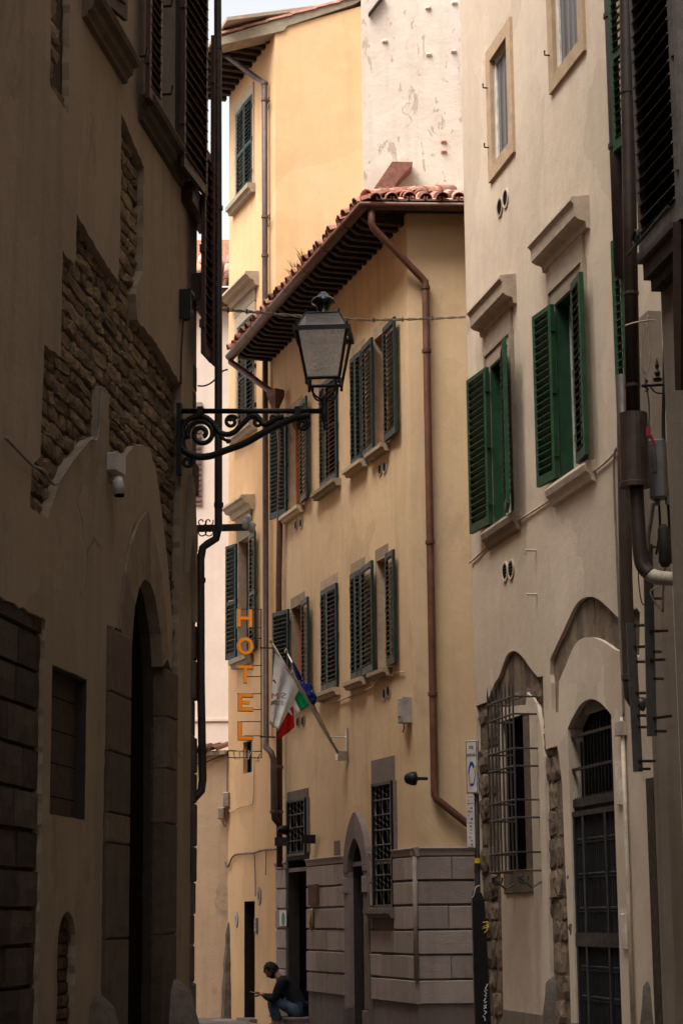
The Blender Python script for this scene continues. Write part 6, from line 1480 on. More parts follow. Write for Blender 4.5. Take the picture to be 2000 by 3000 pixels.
mb = MB(); u_, z_ = QZ(1270, 1030); mb.lathe(FLM.P(u_, z_ - .06, 0), [(.004, -.06), (.016, -.02), (.01, .0), (.022, .03), (.03, .06), (.03, .13), (.02, .16), (.026, .2), (.016, .24)], 12); mb.build('spindle', 'iron_black', lamp, True)
# lantern
lc = FLM.P(QZ(1270, 985)[0], 0, 0); dpt = lc.y
def LZ(y, x=1270): return FLM.z(zb(x, y))
sc_ = dpt * 1.03 / 6092 / 2.703          # metres per enlarged pixel, roughly
yaw = R(-4)
Rz = Matrix.Rotation(yaw, 3, 'Z')
def sq(hw, z): return [Vector((lc.x, lc.y, z)) + Rz @ Vector((x * hw, y * hw, 0)) for x, y in ((-1, -1), (1, -1), (1, 1), (-1, 1))]
zB, zT, zR = LZ(752), LZ(372), LZ(242)
wB_, wT_, wR_ = 132 * sc_, 205 * sc_, 135 * sc_
lan = None
lb0, lt0, lr0 = sq(wB_, zB), sq(wT_, zT), sq(wR_, zR)
mb = MB()
for i in range(4):
    mb.tube([lb0[i], lt0[i]], .013, 4); mb.tube([lb0[i], lb0[(i + 1) % 4]], .014, 4); mb.tube([lt0[i], lr0[i]], .010, 4)
    mb.tube([lr0[i], lr0[(i + 1) % 4]], .010, 4)
    mb.lathe(lb0[i] + Vector((0, 0, -.055)), [(.002, 0), (.014, .012), (.01, .03), (.014, .05)], 8); mb.lathe(lt0[i] + Vector((0, 0, .01)), [(.012, 0), (.006, .01), (.011, .025), (.002, .045)], 8); mb.lathe(lr0[i] + Vector((0, 0, .005)), [(.008, 0), (.010, .015), (.002, .035)], 8)
fr = mb.build('lantern_frame', 'iron_black', lamp)
ro, ri = sq(wT_ + .028, zT + .01), sq(wT_ - .012, zT + .014); ro2, ri2 = sq(wT_ + .03, zT - .03), sq(wT_ - .005, zT - .022)
mb = MB(); mb.add(ro + ri + ro2 + ri2, [q for i in range(4) for q in ((i, (i + 1) % 4, 4 + (i + 1) % 4, 4 + i), (i, (i + 1) % 4, 8 + (i + 1) % 4, 8 + i), (8 + i, 8 + (i + 1) % 4, 12 + (i + 1) % 4, 12 + i))]); mb.build('eave', 'iron_black', fr)
for i in range(4):
    j = (i + 1) % 4
    for nm, a, b_, c, d, mt_ in (('pane', lb0[i], lb0[j], lt0[j], lt0[i], 'lantern_glass' if i == 0 else 'lantern_side_glass'), ('roof_pane', lt0[i], lt0[j], lr0[j], lr0[i], 'lantern_roof_glass')):
        mb = MB(); mb.add([a, b_, c, d], [(0, 1, 2, 3)]); mb.build(nm, mt_, lamp)
ct = Vector((lc.x, lc.y, zR)); mb = MB(); k = sc_ * 1.0
mb.lathe(ct, [(wR_ * 1.1, 0), (wR_ * .9, .008), (70 * k, .012), (66 * k, 22 * k), (52 * k, 40 * k), (50 * k, 75 * k), (62 * k, 100 * k), (98 * k, 122 * k), (98 * k, 138 * k), (82 * k, 158 * k), (48 * k, 178 * k), (36 * k, 200 * k), (20 * k, 212 * k), (2 * k, 216 * k)], 24); mb.build('chimney', 'lamp_black', lamp, True)
for s in (-1, 1):
    for t in (-1, 1):
        p0 = Vector((lc.x, lc.y, zB)) + Rz @ Vector((s * wB_ * .75, t * wB_ * .75, 0)); mb = MB(); c0 = Vector((lc.x, lc.y, LZ(905)))
        mb.tube(smoothpath([p0, p0 + Vector((0, 0, -.07)), (p0 + c0) / 2 + Vector((0, 0, -.05)) + Rz @ Vector((s * .02, t * .02, 0)), c0]), .009, 6); mb.build('cradle_arm', 'iron_black', lamp, True)
mb = MB(); mb.lathe(Vector((lc.x, lc.y, LZ(975))), [(.018, 0), (.022, .03), (.03, .06), (.02, .085), (.028, .1), (.01, .13)], 12); mb.build('socket', 'iron_black', lamp, True)
mb = MB(); mb.lathe(Vector((lc.x, lc.y, zB + .03)), [(.03, 0), (.035, .06), (.05, .12), (.045, .18), (.02, .22)], 12); mb.build('bulb', 'sign_white', lamp, True)
# overhead cable across the street
a = LP(z4(65, 1872)); b_ = FB.hit(z4(1525, 1917), .05)
def mixp(t, z): q = a.lerp(b_, t); return q
pts = []
for px_, py_ in ((652, 907), (740, 914), (891, 927), (1071, 937), (1220, 935), (1362, 929)):
    v = ray((px_, py_)); nn = (b_ - a).cross(Vector((0, 0, 1))); t = (a - EYE).dot(nn) / v.dot(nn); pts.append(EYE + v * t)
oc = empty('overhead_cable', a, 'twisted grey cable strung across the street behind the lantern', 'cable')
for k in range(2):
    pp_ = smoothpath(pts, 14); mb = MB(); mb.tube([p + Vector((0, .008 * math.cos(i * .9 + k * math.pi), .009 * math.sin(i * .9 + k * math.pi))) for i, p in enumerate(pp_)], .008, 6); mb.build('strand', 'cable_grey', oc)
for k in range(1, 9):
    q = smoothpath(pts, 14)[k * 8 - 4]; mb = MB(); mb.box(q, (.016, .035, .04)); mb.build('clip', 'cable_black', oc)

# ================================================================== small things on the left wall
cc = empty('security_camera', FL.P(FL.u(z2(790, 950)), FL.z(z2(790, 1045)), .05), 'grey security camera under a junction box on the left wall', 'security camera')
FK = Face((FL.P(FL.u(z2(742, 820)), 0).x, FL.P(FL.u(z2(742, 820)), 0).y), (1, -.25))
u0, zt7 = FK.uz(z2(742, 765)); u1, zb7 = FK.uz(z2(818, 885))
mb = MB(); mb.fblock(FK, u0, u1, zb7, zt7, -.10, .08, .01); mb.build('box', 'plastic_grey', cc)
q0, q1 = FK.hit(z2(800, 960), .05), FK.hit(z2(808, 1035), .05); mb = MB(); mb.tube([q0 + Vector((-.005, .03, .03)), q0, q1], [.035, .04, .042], 12); mb.build('camera_body', 'plastic_grey', cc, True)
mb = MB(); mb.tube([q1 + Vector((0, 0, .01)), q1 - Vector((0, 0, .015))], .034, 12); mb.build('lens', 'black_void', cc)
mb = MB(); mb.tube([FK.hit(z2(745, 945), -.02), FK.hit(z2(785, 940), .03), q0], .014, 8); mb.build('bracket', 'plastic_grey', cc)
cable([FL.hit(q, .03) for q in (z2(40, 650), z2(215, 830), z2(290, 870), z2(340, 940), z2(380, 965), z2(430, 900), z2(480, 820), z2(560, 720), z2(610, 665), z2(660, 650), z2(680, 420), z2(685, 305))], .010, 'cable_grey', 'grey cable following the curved plaster edge on the left wall')
cable([FL.hit(q, .03) for q in (z1(1240, 2150), z1(1230, 2306), z2(1225, 100), z2(1222, 290))], .010, 'cable_black', 'dark cable hanging from the lamp isolator on the left wall')
iso = empty('isolator', FL.P(FL.u(z1(1265, 2100)), FL.z(z1(1265, 2160)), .05), 'small iron isolator bracket below the brown shutters', 'isolator')
u_, z_ = FL.uz(z1(1262, 2090), .05); mb = MB(); mb.fbox(FL, u_ - .07, u_ + .09, z_ + .13, z_ + .16, -.02, .1); mb.fbox(FL, u_ - .07, u_ - .05, z_ - .1, z_ + .13, .0, .1); mb.build('bracket', 'iron_black', iso)
mb = MB(); mb.lathe(FL.P(u_, z_ - .1, .05), [(.02, 0), (.05, .03), (.055, .08), (.03, .12), (.05, .16), (.02, .22)], 10); mb.build('body', 'iron_black', iso, True)
# iron bracket with white insulators across the gap
FI = Face((LP((575, 1545), 18.2).x, 18.2), (1, -.1))
ib = empty('insulator_bracket', LP((590, 1560), 18.2), 'steel arm with iron scrolls and white insulators behind the downpipe', 'bracket')
mb = MB(); mb.fbox(FI, FI.u((566, 1540)), FI.u((745, 1545)), FI.z((650, 1556)), FI.z((650, 1537)), -.02, .02); mb.build('arm', 'iron_grey', ib)
for s in (1, -1):
    for cx in (592, 612):
        mb = MB(); u_, z_ = FI.uz((cx, 1545 - s * 15)); mb.tube([FI.P(u, z, .02) for u, z in scroll(None, (u_, z_), .012, .045, 0, 380)], .006, 5); mb.build('scroll', 'iron_black', ib)
for px_, py_ in ((728, 1525), (738, 1545), (720, 1535)):
    mb = MB(); q = FI.hit((px_, py_), .03); mb.lathe(q, [(.01, -.05), (.035, -.03), (.03, .0), (.04, .02), (.02, .05), (.004, .06)], 10); mb.build('insulator', 'sign_white', ib, True)
cable([LP(p, 18.4) for p in (z2(1335, 300), z2(1385, 300), z2(1440, 270), z2(1500, 205), z2(1540, 190))], .008, 'cable_black', 'thin black wire looping from the left wall to the hotel gutter')

# ================================================================== HOTEL SIGN
PS = FC.P(FC.u(z6(505, 290), .0), 0, 0)
FS = Face((FC.hit(zh(560, 900), .35).x, FC.hit(zh(560, 900), .35).y), (1, .2955))
sign = empty('hotel_sign', FS.P(0, FS.z(zh(550, 2010)), 0), 'vertical orange neon letters spelling HOTEL on a thin iron frame', 'sign')
def fs_(x, y): return FS.uz(zh(x, y))
for ch, (x0, y0, x1, y1) in (('H', (243, 112, 425, 338)), ('O', (245, 470, 440, 692)), ('T', (246, 826, 434, 1050)), ('E', (256, 1190, 432, 1408)), ('L', (254, 1550, 430, 1776))):
    (u0, zt), (u1, zb__) = fs_(x0, y0), fs_(x1, y1); t = .044; um_ = (u0 + u1) / 2; H_ = zt - zb__
    def shp(e):
        T = t + e; L_ = []
        if ch == 'H': L_ = [rect(u0 - e, u0 + T, zb__ - e, zt + e), rect(u1 - T, u1 + e, zb__ - e, zt + e), rect(u0 + T, u1 - T, (zt + zb__) / 2 - T / 2, (zt + zb__) / 2 + T / 2)]
        if ch == 'T': L_ = [rect(u0 - e, u1 + e, zt - T, zt + e), rect(um_ - T / 2, um_ + T / 2, zb__ - e, zt - T)]
        if ch == 'E': L_ = [rect(u0 - e, u0 + T, zb__ - e, zt + e), rect(u0 + T, u1 + e, zt - T, zt + e), rect(u0 + T, u1 - .05, (zt + zb__) / 2 - T / 2, (zt + zb__) / 2 + T / 2), rect(u0 + T, u1 + e, zb__ - e, zb__ + T)]
        if ch == 'L': L_ = [rect(u0 - e, u0 + T, zb__ - e, zt + e), rect(u0 + T, u1 + e, zb__ - e, zb__ + T)]
        return L_
    if ch == 'O':
        c = ((u0 + u1) / 2, (zt + zb__) / 2); mb = MB(); mb2 = MB()
        for ro_, ri_, z_a, z_b, tgt in ((1, None, .0, .03, mb), (1, None, -.02, .012, mb2)):
            e = 0 if tgt is mb else .012
            A_ = arc(c, (u1 - u0) / 2 + e, H_ / 2 + e, 0, 360, 24)[:-1]; B_ = arc(c, (u1 - u0) / 2 - t - e, H_ / 2 - t - e, 0, 360, 24)[:-1]
            tgt.fsheet(FS, A_, [(B_, z_b - z_a)], z_b, z_b - z_a)
        l2 = mb2.build('letter_case', 'plastic_grey', sign); mb.build('letter_face', 'neon_orange', l2)
        continue
    mb2 = MB(); [mb2.fprism(FS, q, -.02, .012) for q in shp(.012)]; l2 = mb2.build('letter_case', 'plastic_grey', sign)
    mb = MB(); [mb.fprism(FS, q, .0, .03) for q in shp(0)]; mb.build('letter_face', 'neon_orange', l2)
def rod(pts, r=.007, name='frame_rod', mat='iron_black'):
    mb = MB(); mb.tube([FS.P(*fs_(x, y)) for x, y in pts], r, 5); mb.build(name, mat, sign)
rod([(545, 105), (548, 2005)], .010)
for x, y in ((250, 108), (400, 345), (440, 480), (430, 826), (365, 968), (240, 1186), (430, 1388), (240, 1543), (330, 1724)): rod([(x, y), (550, y)])
rod([(110, 1916), (550, 1922)]); rod([(115, 2000), (550, 2005)]); rod([(118, 1910), (122, 2003)])
for pts in ([(130, 1908), (190, 1908), (205, 1990), (210, 2018), (268, 2018), (268, 1920), (200, 1908)], [(340, 2010), (340, 1910), (385, 1910), (385, 2018), (345, 2020)], [(385, 1990), (425, 1915), (440, 1930)]): rod(pts, .010, 'neon_tube', 'neon_white')
rod([(475, 2045), (520, 2045), (500, 2010), (530, 1960)], .007)
for y in (600, 1735):
    mb = MB(); p0 = FS.P(*fs_(540, y)); p1 = FC.hit(zh(720, y + 4), .0); mb.tube([p0, p1], .014, 6); mb.build('wall_arm', 'iron_black', sign)

# ================================================================== FLAGS
pb_ = FC.uz(zf(1215, 2180)); PB = FC.P(*pb_, .10)
hol = empty('flag_holder', PB, 'steel wall bracket holding three flag poles on the ochre hotel', 'flag holder')
mb = MB(); mb.fbox(FC, pb_[0] - .03, pb_[0] + .03, pb_[1] - .05, pb_[1] + .42, 0, .02); mb.build('plate', 'steel', hol)
mb = MB(); mb.tube([FC.P(pb_[0], pb_[1] + .3, .01), FC.P(pb_[0] - .02, pb_[1] + .3, .25)], .01, 6); mb.build('stay', 'steel', hol)
mb = MB(); mb.fbox(FC, pb_[0] - .06, pb_[0] + .06, pb_[1] - .02, pb_[1] + .1, .02, .16); mb.build('socket', 'steel', hol)
def flagpole(tip, o, label, dbase=0.0):
    t = FC.hit(tip, o); b0 = FC.P(pb_[0] + dbase, pb_[1] + .04, .12)
    root = empty('flag', b0, label, 'flag', 'flags on the hotel')
    mb = MB(); mb.tube([b0, t], .016, 8); mb.build('pole', 'steel', root, True)
    mb = MB(); mb.lathe(t, [(.02, -.02), (.028, 0), (.02, .03), (.004, .045)], 8); mb.build('finial', 'steel', root)
    return root, b0, t
def cloth(parent, name, mat, corners, nu=14, nv=16, amp=.03, waves=3, seed=0, off=None):
    """bilinear sheet through 4 world corners (tl, tr, br, bl), rippled"""
    tl, tr, br, bl = corners; nr = (tr - tl).cross(bl - tl).normalized(); vs_ = []; fs = []; rg = random.Random(seed); ph = rg.uniform(0, 6)
    for j in range(nv + 1):
        for i in range(nu + 1):
            s, t = i / nu, j / nv; p = (tl * (1 - s) + tr * s) * (1 - t) + (bl * (1 - s) + br * s) * t
            a = amp * (0.25 + .75 * t) * (math.sin(s * waves * 2 * math.pi + ph + t * 1.3) + .4 * math.sin(s * waves * 4.3 + t * 4 + ph)); vs_.append(p + nr * a)
    for j in range(nv):
        for i in range(nu): fs.append((j * (nu + 1) + i, j * (nu + 1) + i + 1, (j + 1) * (nu + 1) + i + 1, (j + 1) * (nu + 1) + i))
    mb = MB(); mb.add(vs_, fs); o_ = mb.build(name, mat, parent, True)
    sm = o_.modifiers.new('thick', 'SOLIDIFY'); sm.thickness = .004; return o_
# white flag
fw_, b0, t0 = flagpole(zf(160, 560), 1.25, 'white flag with maroon emblem and grey lettering, foremost of three')
def fo(p, o): return FC.hit(zf(*p), o)
dirp = (b0 - t0)
def onpole(px, py):
    v = ray(zf(px, py)); w0 = t0 - EYE; a_ = dirp.dot(dirp); b1 = dirp.dot(v); d_ = dirp.dot(w0); e_ = v.dot(w0); s = (b1 * e_ - d_) / (a_ - b1 * b1); return t0 + dirp * s
tl, tr = onpole(212, 680), onpole(560, 1215)
def atdepth(px, py, ref): v = ray(zf(px, py)); return EYE + v * ((ref.y - EYE.y) / v.y)
bl, br = atdepth(145, 1700, tl), atdepth(270, 1800, tl)
c1 = cloth(fw_, 'cloth', 'flag_white', (tl, tr, br, bl), 24, 18, .03, 2.0, 3)
FFl = Face((tl.x, tl.y - .10), (1, 0))
uv = lambda x, y: FFl.uz(zf(x, y))
(ua_, za_), (ub2_, zb2_) = uv(300, 1270), uv(372, 1345); text_on(FFl, 'S', ua_, ub2_, zb2_, za_, 0, 'print_grey', c1, mirror=True)
(ua_, za_), (ub2_, zb2_) = uv(250, 1370), uv(335, 1440); text_on(FFl, 'anta', ua_, ub2_, zb2_, za_, 0, 'print_grey', c1, mirror=True)
(ua_, za_), (ub2_, zb2_) = uv(172, 1275), uv(255, 1350); text_on(FFl, 'M', ua_, ub2_, zb2_, za_, 0, 'print_maroon', c1, mirror=True)
(ua_, za_), (ub2_, zb2_) = uv(180, 1080), uv(228, 1150); mb = MB(); mb.fprism(FFl, [(ua_, za_ - .02), (ua_ + .02, za_), (ub2_, zb2_ + .03), (ub2_, zb2_), (ua_, zb2_ + .05)], -.001, .001); mb.build('emblem', 'print_maroon', c1)
for k in range(6):
    mb = MB(); (uu, zz_) = uv(165 + k * 14, 1395 + (k - 2.5) ** 2 * 2); mb.fprism(FFl, [(uu - .012, zz_ - .03), (uu + .0, zz_ - .036), (uu + .014, zz_ + .02), (uu + .004, zz_ + .03)], -.001, .001); mb.build('leaf_print', 'print_grey', c1)
# tricolour
fi_, b1_, t1_ = flagpole(zf(455, 1000), 1.0, 'green white and red flag hanging between the two other flags', .02)
def td(px, py, ref=b1_.lerp(t1_, .55)): v = ray(zf(px, py)); return EYE + v * ((ref.y + .05) / v.y)
cloth(fi_, 'green_band', 'flag_green', (td(462, 1310), td(560, 1235), td(690, 1435), td(572, 1518)), 10, 10, .01, 1.5, 4)
cloth(fi_, 'white_band', 'flag_white', (td(330, 1480), td(465, 1325), td(575, 1515), td(475, 1605)), 10, 8, .01, 1.5, 5)
cloth(fi_, 'red_band', 'flag_red', (td(290, 1560), td(468, 1448), td(482, 1745), td(265, 1920)), 12, 12, .02, 2, 6)
# blue flag
fe_, b2_, t2_ = flagpole(zf(370, 700), .85, 'crumpled dark blue flag with yellow stars, furled on its pole', -.02)
def te(px, py, d=0): v = ray(zf(px, py)); ref = b2_.lerp(t2_, .55); return EYE + v * ((ref.y - .12 + d) / v.y)
cloth(fe_, 'furled_cloth', 'flag_blue', (te(445, 845), te(470, 850), te(610, 1100), te(525, 1150)), 8, 12, .03, 1.5, 8)
bm = bmesh.new(); bmesh.ops.create_icosphere(bm, subdivisions=4, radius=1.0)
from mathutils import noise as mnoise
vs_ = [v.co.copy() for v in bm.verts]; fs = [tuple(v.index for v in f.verts) for f in bm.faces]; bm.free()
c = te(665, 1285); sx = (te(790, 1285) - te(540, 1285)).length / 2; sz_ = (te(665, 1110) - te(665, 1430)).length / 2
out = []
for v in vs_:
    nn = mnoise.noise(v * 1.4) * .35 - abs(mnoise.noise(Vector((v.x * 3.5 + 3, v.y * 3.5, v.z * 1.1)))) * .5; r_ = 1.08 + nn
    p = Vector((v.x * sx * r_, v.y * sx * .7 * r_, v.z * sz_ * r_)); p.z = max(p.z, -sz_ * .93 + .02 * math.sin(v.x * 9)); p.x -= p.z * .18; out.append(c + p)
mb = MB(); mb.add(out, fs); ob_ = mb.build('gathered_cloth', 'flag_blue', fe_, False)
for px_, py_ in ((590, 1075), (555, 1105), (720, 1245), (640, 1130)):
    q = te(px_, py_, -.13); mb = MB(); mb.add([q + Vector((.012 * (1 if k % 2 == 0 else .4) * math.sin(k * math.pi / 5), 0, .012 * (1 if k % 2 == 0 else .4) * math.cos(k * math.pi / 5))) for k in range(10)], [tuple(range(10))]); mb.build('star', 'flag_yellow', fe_)

# ================================================================== lamps, boxes on the hotel
def spot(q0, q1, r, F, o, label):
    a_, b_ = F.hit(q0, o), F.hit(q1, o * .4); root = empty('wall_spotlight', b_, label, 'spotlight', 'black wall spotlights')
    mb = MB(); d_ = (a_ - b_).normalized(); L = (a_ - b_).length; mb.tube([b_, b_ + d_ * .02, b_ + d_ * L * .45, b_ + d_ * L * .8, b_ + d_ * L * .95, a_], [r * .3, r, r * .98, r * .75, r * .45, r * .1], 16); mb.build('body', 'iron_black', root, True)
    mb = MB(); mb.tube([b_, b_ - F.n * o * .5 + Vector((0, 0, .0))], .02, 8); mb.build('arm', 'iron_black', root); return root
spot(z6(1172, 512), z6(1245, 512), .085, FC, .25, 'black bullet spotlight near the corner of the hotel')
spot(z6(500, 785), z6(552, 788), .07, FC, .28, 'small black spotlight beside the grille over the doorway')
for pts, lab in ((((482, 826), (552, 850)), 'left black timber stub under the small window grille'), (((627, 812), (700, 836)), 'right black timber stub under the small window grille')):
    u0, zt = FC.uz(z6(*pts[0]), .2); u1, zb__ = FC.uz(z6(*pts[1]), .2); mb = MB(); q0 = FC.hit(z6(*pts[0]), .2); q1 = FC.hit(z6(pts[1][0], pts[0][1]), .05)
    mb.hexa([q0 + Vector((0, 0, -.125)), q1 + Vector((0, 0, -.125)), q1 + Vector((0, .1, -.125)), q0 + Vector((0, .1, -.125)), q0, q1, q1 + Vector((0, .1, 0)), q0 + Vector((0, .1, 0))]); mb.build('sign_beam', 'iron_black', None, label=lab, category='beam', group='black beams under the grille')
bx = empty('alarm_box', FC.P(*FC.uz(z6(1168, 215)), .1), 'grey wall cabinet on the upper hotel wall', 'cabinet')
u0, zt = FC.uz(z6(1148, 90), .06); u1, zb__ = FC.uz(z6(1192, 212), .06); mb = MB(); mb.fblock(FC, u0 + .12, u1, zb__, zt, 0, .13, .015); mb.build('case', 'plastic_grey', bx)
mb = MB(); mb.fblock(FC, u0 + .16, u1 - .05, zb__ + .08, zt - .05, .13, .145, .008); mb.build('lid', 'plastic_grey', bx)
cable([FC.hit(z6(1168, 215), .06), FC.hit(z6(1172, 240), .03), FC.hit(z6(1165, 265), .02)], .008, 'cable_black', 'short cable stub below the grey wall cabinet')
cable([FC.hit(q, .025) for q in (z6(715, 100), z6(760, 110), z6(830, 95), z6(940, 50), z6(1010, 20), z5(1000, 2050), z5(1060, 2040), z5(1110, 2005), z5(1160, 2000))], .010, 'cable_tan', 'tan cable running along the wall under the lower hotel windows')
cable([FY.hit(q, .025) for q in (zy(312, 560), zy(350, 570), zy(385, 540), zy(430, 525), zy(500, 505), zy(520, 480), zy(528, 300), zy(528, 100))], .008, 'cable_tan', 'thin crooked cable on the yellow wall under the small window')
cable([FY.hit(q, .03) for q in (zy(255, 640), zy(258, 860), zy(285, 985), zy(310, 1030), zy(355, 940), zy(440, 920), zy(520, 915), zy(600, 890), zy(722, 882))], .016, 'cable_grey', 'thick grey cable sagging across the yellow wall above the door')
cable([FY.hit(q, .03) for q in (zy(530, 920), zy(538, 1100), zy(540, 1280))], .010, 'cable_grey', 'longer cable drop above the narrow yellow house door')
cable([FY.hit(q, .03) for q in (zy(630, 895), zy(628, 1000), zy(625, 1100))], .008, 'cable_grey', 'shorter cable drop to the right above the narrow door')
jb = empty('cable_boxes', FY.P(UYL, FY.z(zy(290, 630)), .05), 'pair of grey cable boxes where peach and yellow walls meet', 'cable box')
FJ = Face((FY.P(UYL, 0, .08).x, FY.P(UYL, 0, .08).y), (1, -.2))
for (x0, y0, x1, y1, mt_) in ((272, 405, 322, 525, 'plastic_grey'), (228, 535, 282, 630, 'pipe_pale')):
    u0, zt = FJ.uz(zy(x0, y0)); u1, zb__ = FJ.uz(zy(x1, y1)); mb = MB(); mb.fblock(FJ, u0, u1, zb__, zt, -.1, .08, .015); mb.build('box', mt_, jb)
mb = MB(); mb.tube([FJ.hit(zy(303, 120), 0), FJ.hit(zy(303, 405), 0)], .014, 6); mb.build('lead', 'cable_grey', jb)
mb = MB(); mb.tube(smoothpath([FJ.hit(zy(295, 525), .05), FJ.hit(zy(298, 640), .05), FJ.hit(zy(285, 690), .05), FJ.hit(zy(265, 650), .05)]), .012, 6); mb.build('lead', 'cable_grey', jb)

# ================================================================== STREET SIGN POST
dS = 21.6; sp = plan(1397, dS)
def SP(p, dep=dS): v = ray(p); return EYE + v * (dep / v.y)
FSg = Face((SP((1375, 2300), dS - .05).x, dS - .05), (1, -.55))
post = empty('sign_post', (sp[0], sp[1], 0), 'dark sign post with white pedestrian area plates and wrapped black foot', 'sign post')
b_ = SP((1402, 2980)); mb = MB(); top = SP((1392, 2170)); mb.tube([Vector((b_.x, b_.y, 0)), Vector((top.x + .0, top.y, top.z))], .030, 12); mb.build('post', 'pipe_dark', post, True)
def plateq(x0, yt, x1, yb, name):
    u0, zt = FSg.uz(zs(x0, yt)); u1, zb__ = FSg.uz(zs(x1, yb)); mb = MB(); mb.fblock(FSg, u0, u1, zb__, zt, -.012, .0, .004); return mb.build(name, 'sign_white', post), u0, u1, zb__, zt
p1_, u0, u1, zb__, zt = plateq(118, 270, 318, 1090, 'plate'); W_, H_ = u1 - u0, zt - zb__
text_on(FSg, 'area', u0 + W_ * .3, u1 - W_ * .32, zt - H_ * .16, zt - H_ * .095, .003, 'sign_black', p1_, bold=.01)
text_on(FSg, 'pedonale', u0 + W_ * .14, u1 - W_ * .14, zt - H_ * .32, zt - H_ * .225, .003, 'sign_black', p1_, bold=.01)
cu_, cz_ = u0 + W_ * .5, zt - H_ * .63
mb = MB(); mb.fprism(FSg, arc((cu_, cz_), W_ * .3, H_ * .235, 0, 350, 24), .0005, .002); mb.build('blue_disc', 'sign_blue', p1_)
mb = MB(); mb.fprism(FSg, [(cu_ - .02, cz_ - H_ * .18), (cu_ + .02, cz_ - H_ * .18), (cu_ + .035, cz_), (cu_ + .02, cz_ + H_ * .1), (cu_, cz_ + H_ * .16), (cu_ - .02, cz_ + H_ * .1), (cu_ - .03, cz_ - .02)], .002, .004); mb.build('walker', 'sign_white', p1_)
mb = MB(); mb.fprism(FSg, [(cu_ - W_ * .3, cz_), (cu_ - W_ * .16, cz_ + H_ * .02), (cu_ - W_ * .12, cz_ - H_ * .3), (cu_ - W_ * .26, cz_ - H_ * .2)], .004, .006); mb.build('sticker', 'sticker_pink', p1_)
mb = MB(); mb.fprism(FSg, [(cu_ + W_ * .2, cz_ + H_ * .1), (cu_ + W_ * .36, cz_ + H_ * .18), (cu_ + W_ * .36, cz_ + H_ * .08), (cu_ + W_ * .24, cz_ + H_ * .03)], .004, .006); mb.build('sticker', 'sticker_yellow', p1_)
mb = MB(); e = .006
for q in (rect(u0 + e, u1 - e, zt - 2 * e, zt - e), rect(u0 + e, u1 - e, zb__ + e, zb__ + 2 * e), rect(u0 + e, u0 + 2 * e, zb__ + 2 * e, zt - 2 * e), rect(u1 - 2 * e, u1 - e, zb__ + 2 * e, zt - 2 * e)): mb.fprism(FSg, q, .0005, .002)
mb.build('border', 'sign_black', p1_)
p2_, u0, u1, zb__, zt = plateq(130, 1130, 272, 1945, 'plate'); W_, H_ = u1 - u0, zt - zb__
rg = random.Random(4)
for k in range(13):
    y_ = zt - H_ * (.08 + .07 * k); x_ = u0 + W_ * rg.uniform(.12, .55); mt_ = 'sign_red' if k in (4, 11) else 'sign_blue' if k in (5,) else 'print_grey'
    mb = MB(); mb.fprism(FSg, rect(x_, x_ + W_ * rg.uniform(.12, .3), y_ - H_ * rg.uniform(.015, .04), y_), .0005, .002); mb.build('symbol', mt_, p2_)
mb = MB(); [mb.fprism(FSg, rect(u0 + .01, u1 - .01, zt - H_ * f, zt - H_ * f + .003), .0005, .002) for f in (.15, .31, .53, .02, .985)]; mb.build('border', 'sign_black', p2_)
for y0, y1, mt_ in ((2105, 2185, 'sticker_yellow'), (2200, 2330, 'sign_black')):
    qa, qb = SP(zs(305, y1), dS), SP(zs(305, y0), dS); cx = b_.x + (top.x - b_.x) * (qa.z / top.z); mb = MB(); mb.tube([Vector((cx, b_.y, qa.z)), Vector((cx, b_.y, qb.z))], .0325, 12); mb.build('band', mt_, post)
# black wrap round the foot
wz = SP(r3(190, 1395)).z; bxm = b_.x + .045
mb = MB(); ring = lambda z, hw, dy, x: [Vector((x - hw * .35, b_.y - dy, z)), Vector((x + hw, b_.y - dy * .6, z)), Vector((x + hw, b_.y + .1, z)), Vector((x - hw * .35, b_.y + .1, z))]
lv = [(0, .125, .06, b_.x), (.6, .12, .065, b_.x), (1.2, .11, .06, b_.x - .008), (wz - .12, .095, .05, b_.x - .012), (wz - .04, .07, .04, b_.x - .014), (wz, .02, .03, b_.x - .016)]
vs_ = []; fs = []
for z, hw, dy, x in lv: vs_ += ring(z, hw, dy, x)
for i in range(len(lv) - 1):
    for k in range(4): fs.append((i * 4 + k, i * 4 + (k + 1) % 4, (i + 1) * 4 + (k + 1) % 4, (i + 1) * 4 + k))
fs.append(tuple(range(len(vs_) - 4, len(vs_)))); mb.add(vs_, fs); wrp = mb.build('foot_cover', 'iron_black', post)
FGf = Face((b_.x, b_.y - .072), (1, .12))
def graf(pts, mat='sign_white', r=.006):
    mb = MB(); mb.tube([FGf.hit(r3(*p), .012) for p in pts], r, 4); mb.build('graffiti', mat, wrp)
for pts in ([(248, 2035), (232, 2070), (246, 2080)], [(225, 2080), (240, 2100), (228, 2115), (242, 2120)], [(236, 2130), (222, 2150), (240, 2155), (226, 2165)], [(220, 2180), (240, 2200)], [(240, 2175), (222, 2205)], [(222, 2215), (240, 2225), (228, 2240)], [(215, 2250), (228, 2262), (232, 2285)]): graf(pts)
for pts in ([(215, 1620), (250, 1615), (245, 1640), (215, 1645), (250, 1665), (225, 1690)], [(255, 1625), (240, 1680)], [(212, 1660), (258, 1650)]): graf(pts, 'sticker_yellow', .004)
mb = MB(); q = SP(r3(185, 1375), dS - .05); mb.tube(smoothpath([SP(r3(195, 1370), dS - .06), SP(r3(170, 1380), dS - .06), SP(r3(160, 1410), dS - .06), SP(r3(152, 1440), dS - .06), SP(r3(142, 1450), dS - .06)]), .005, 5); mb.build('zip_tie', 'sign_white', post)
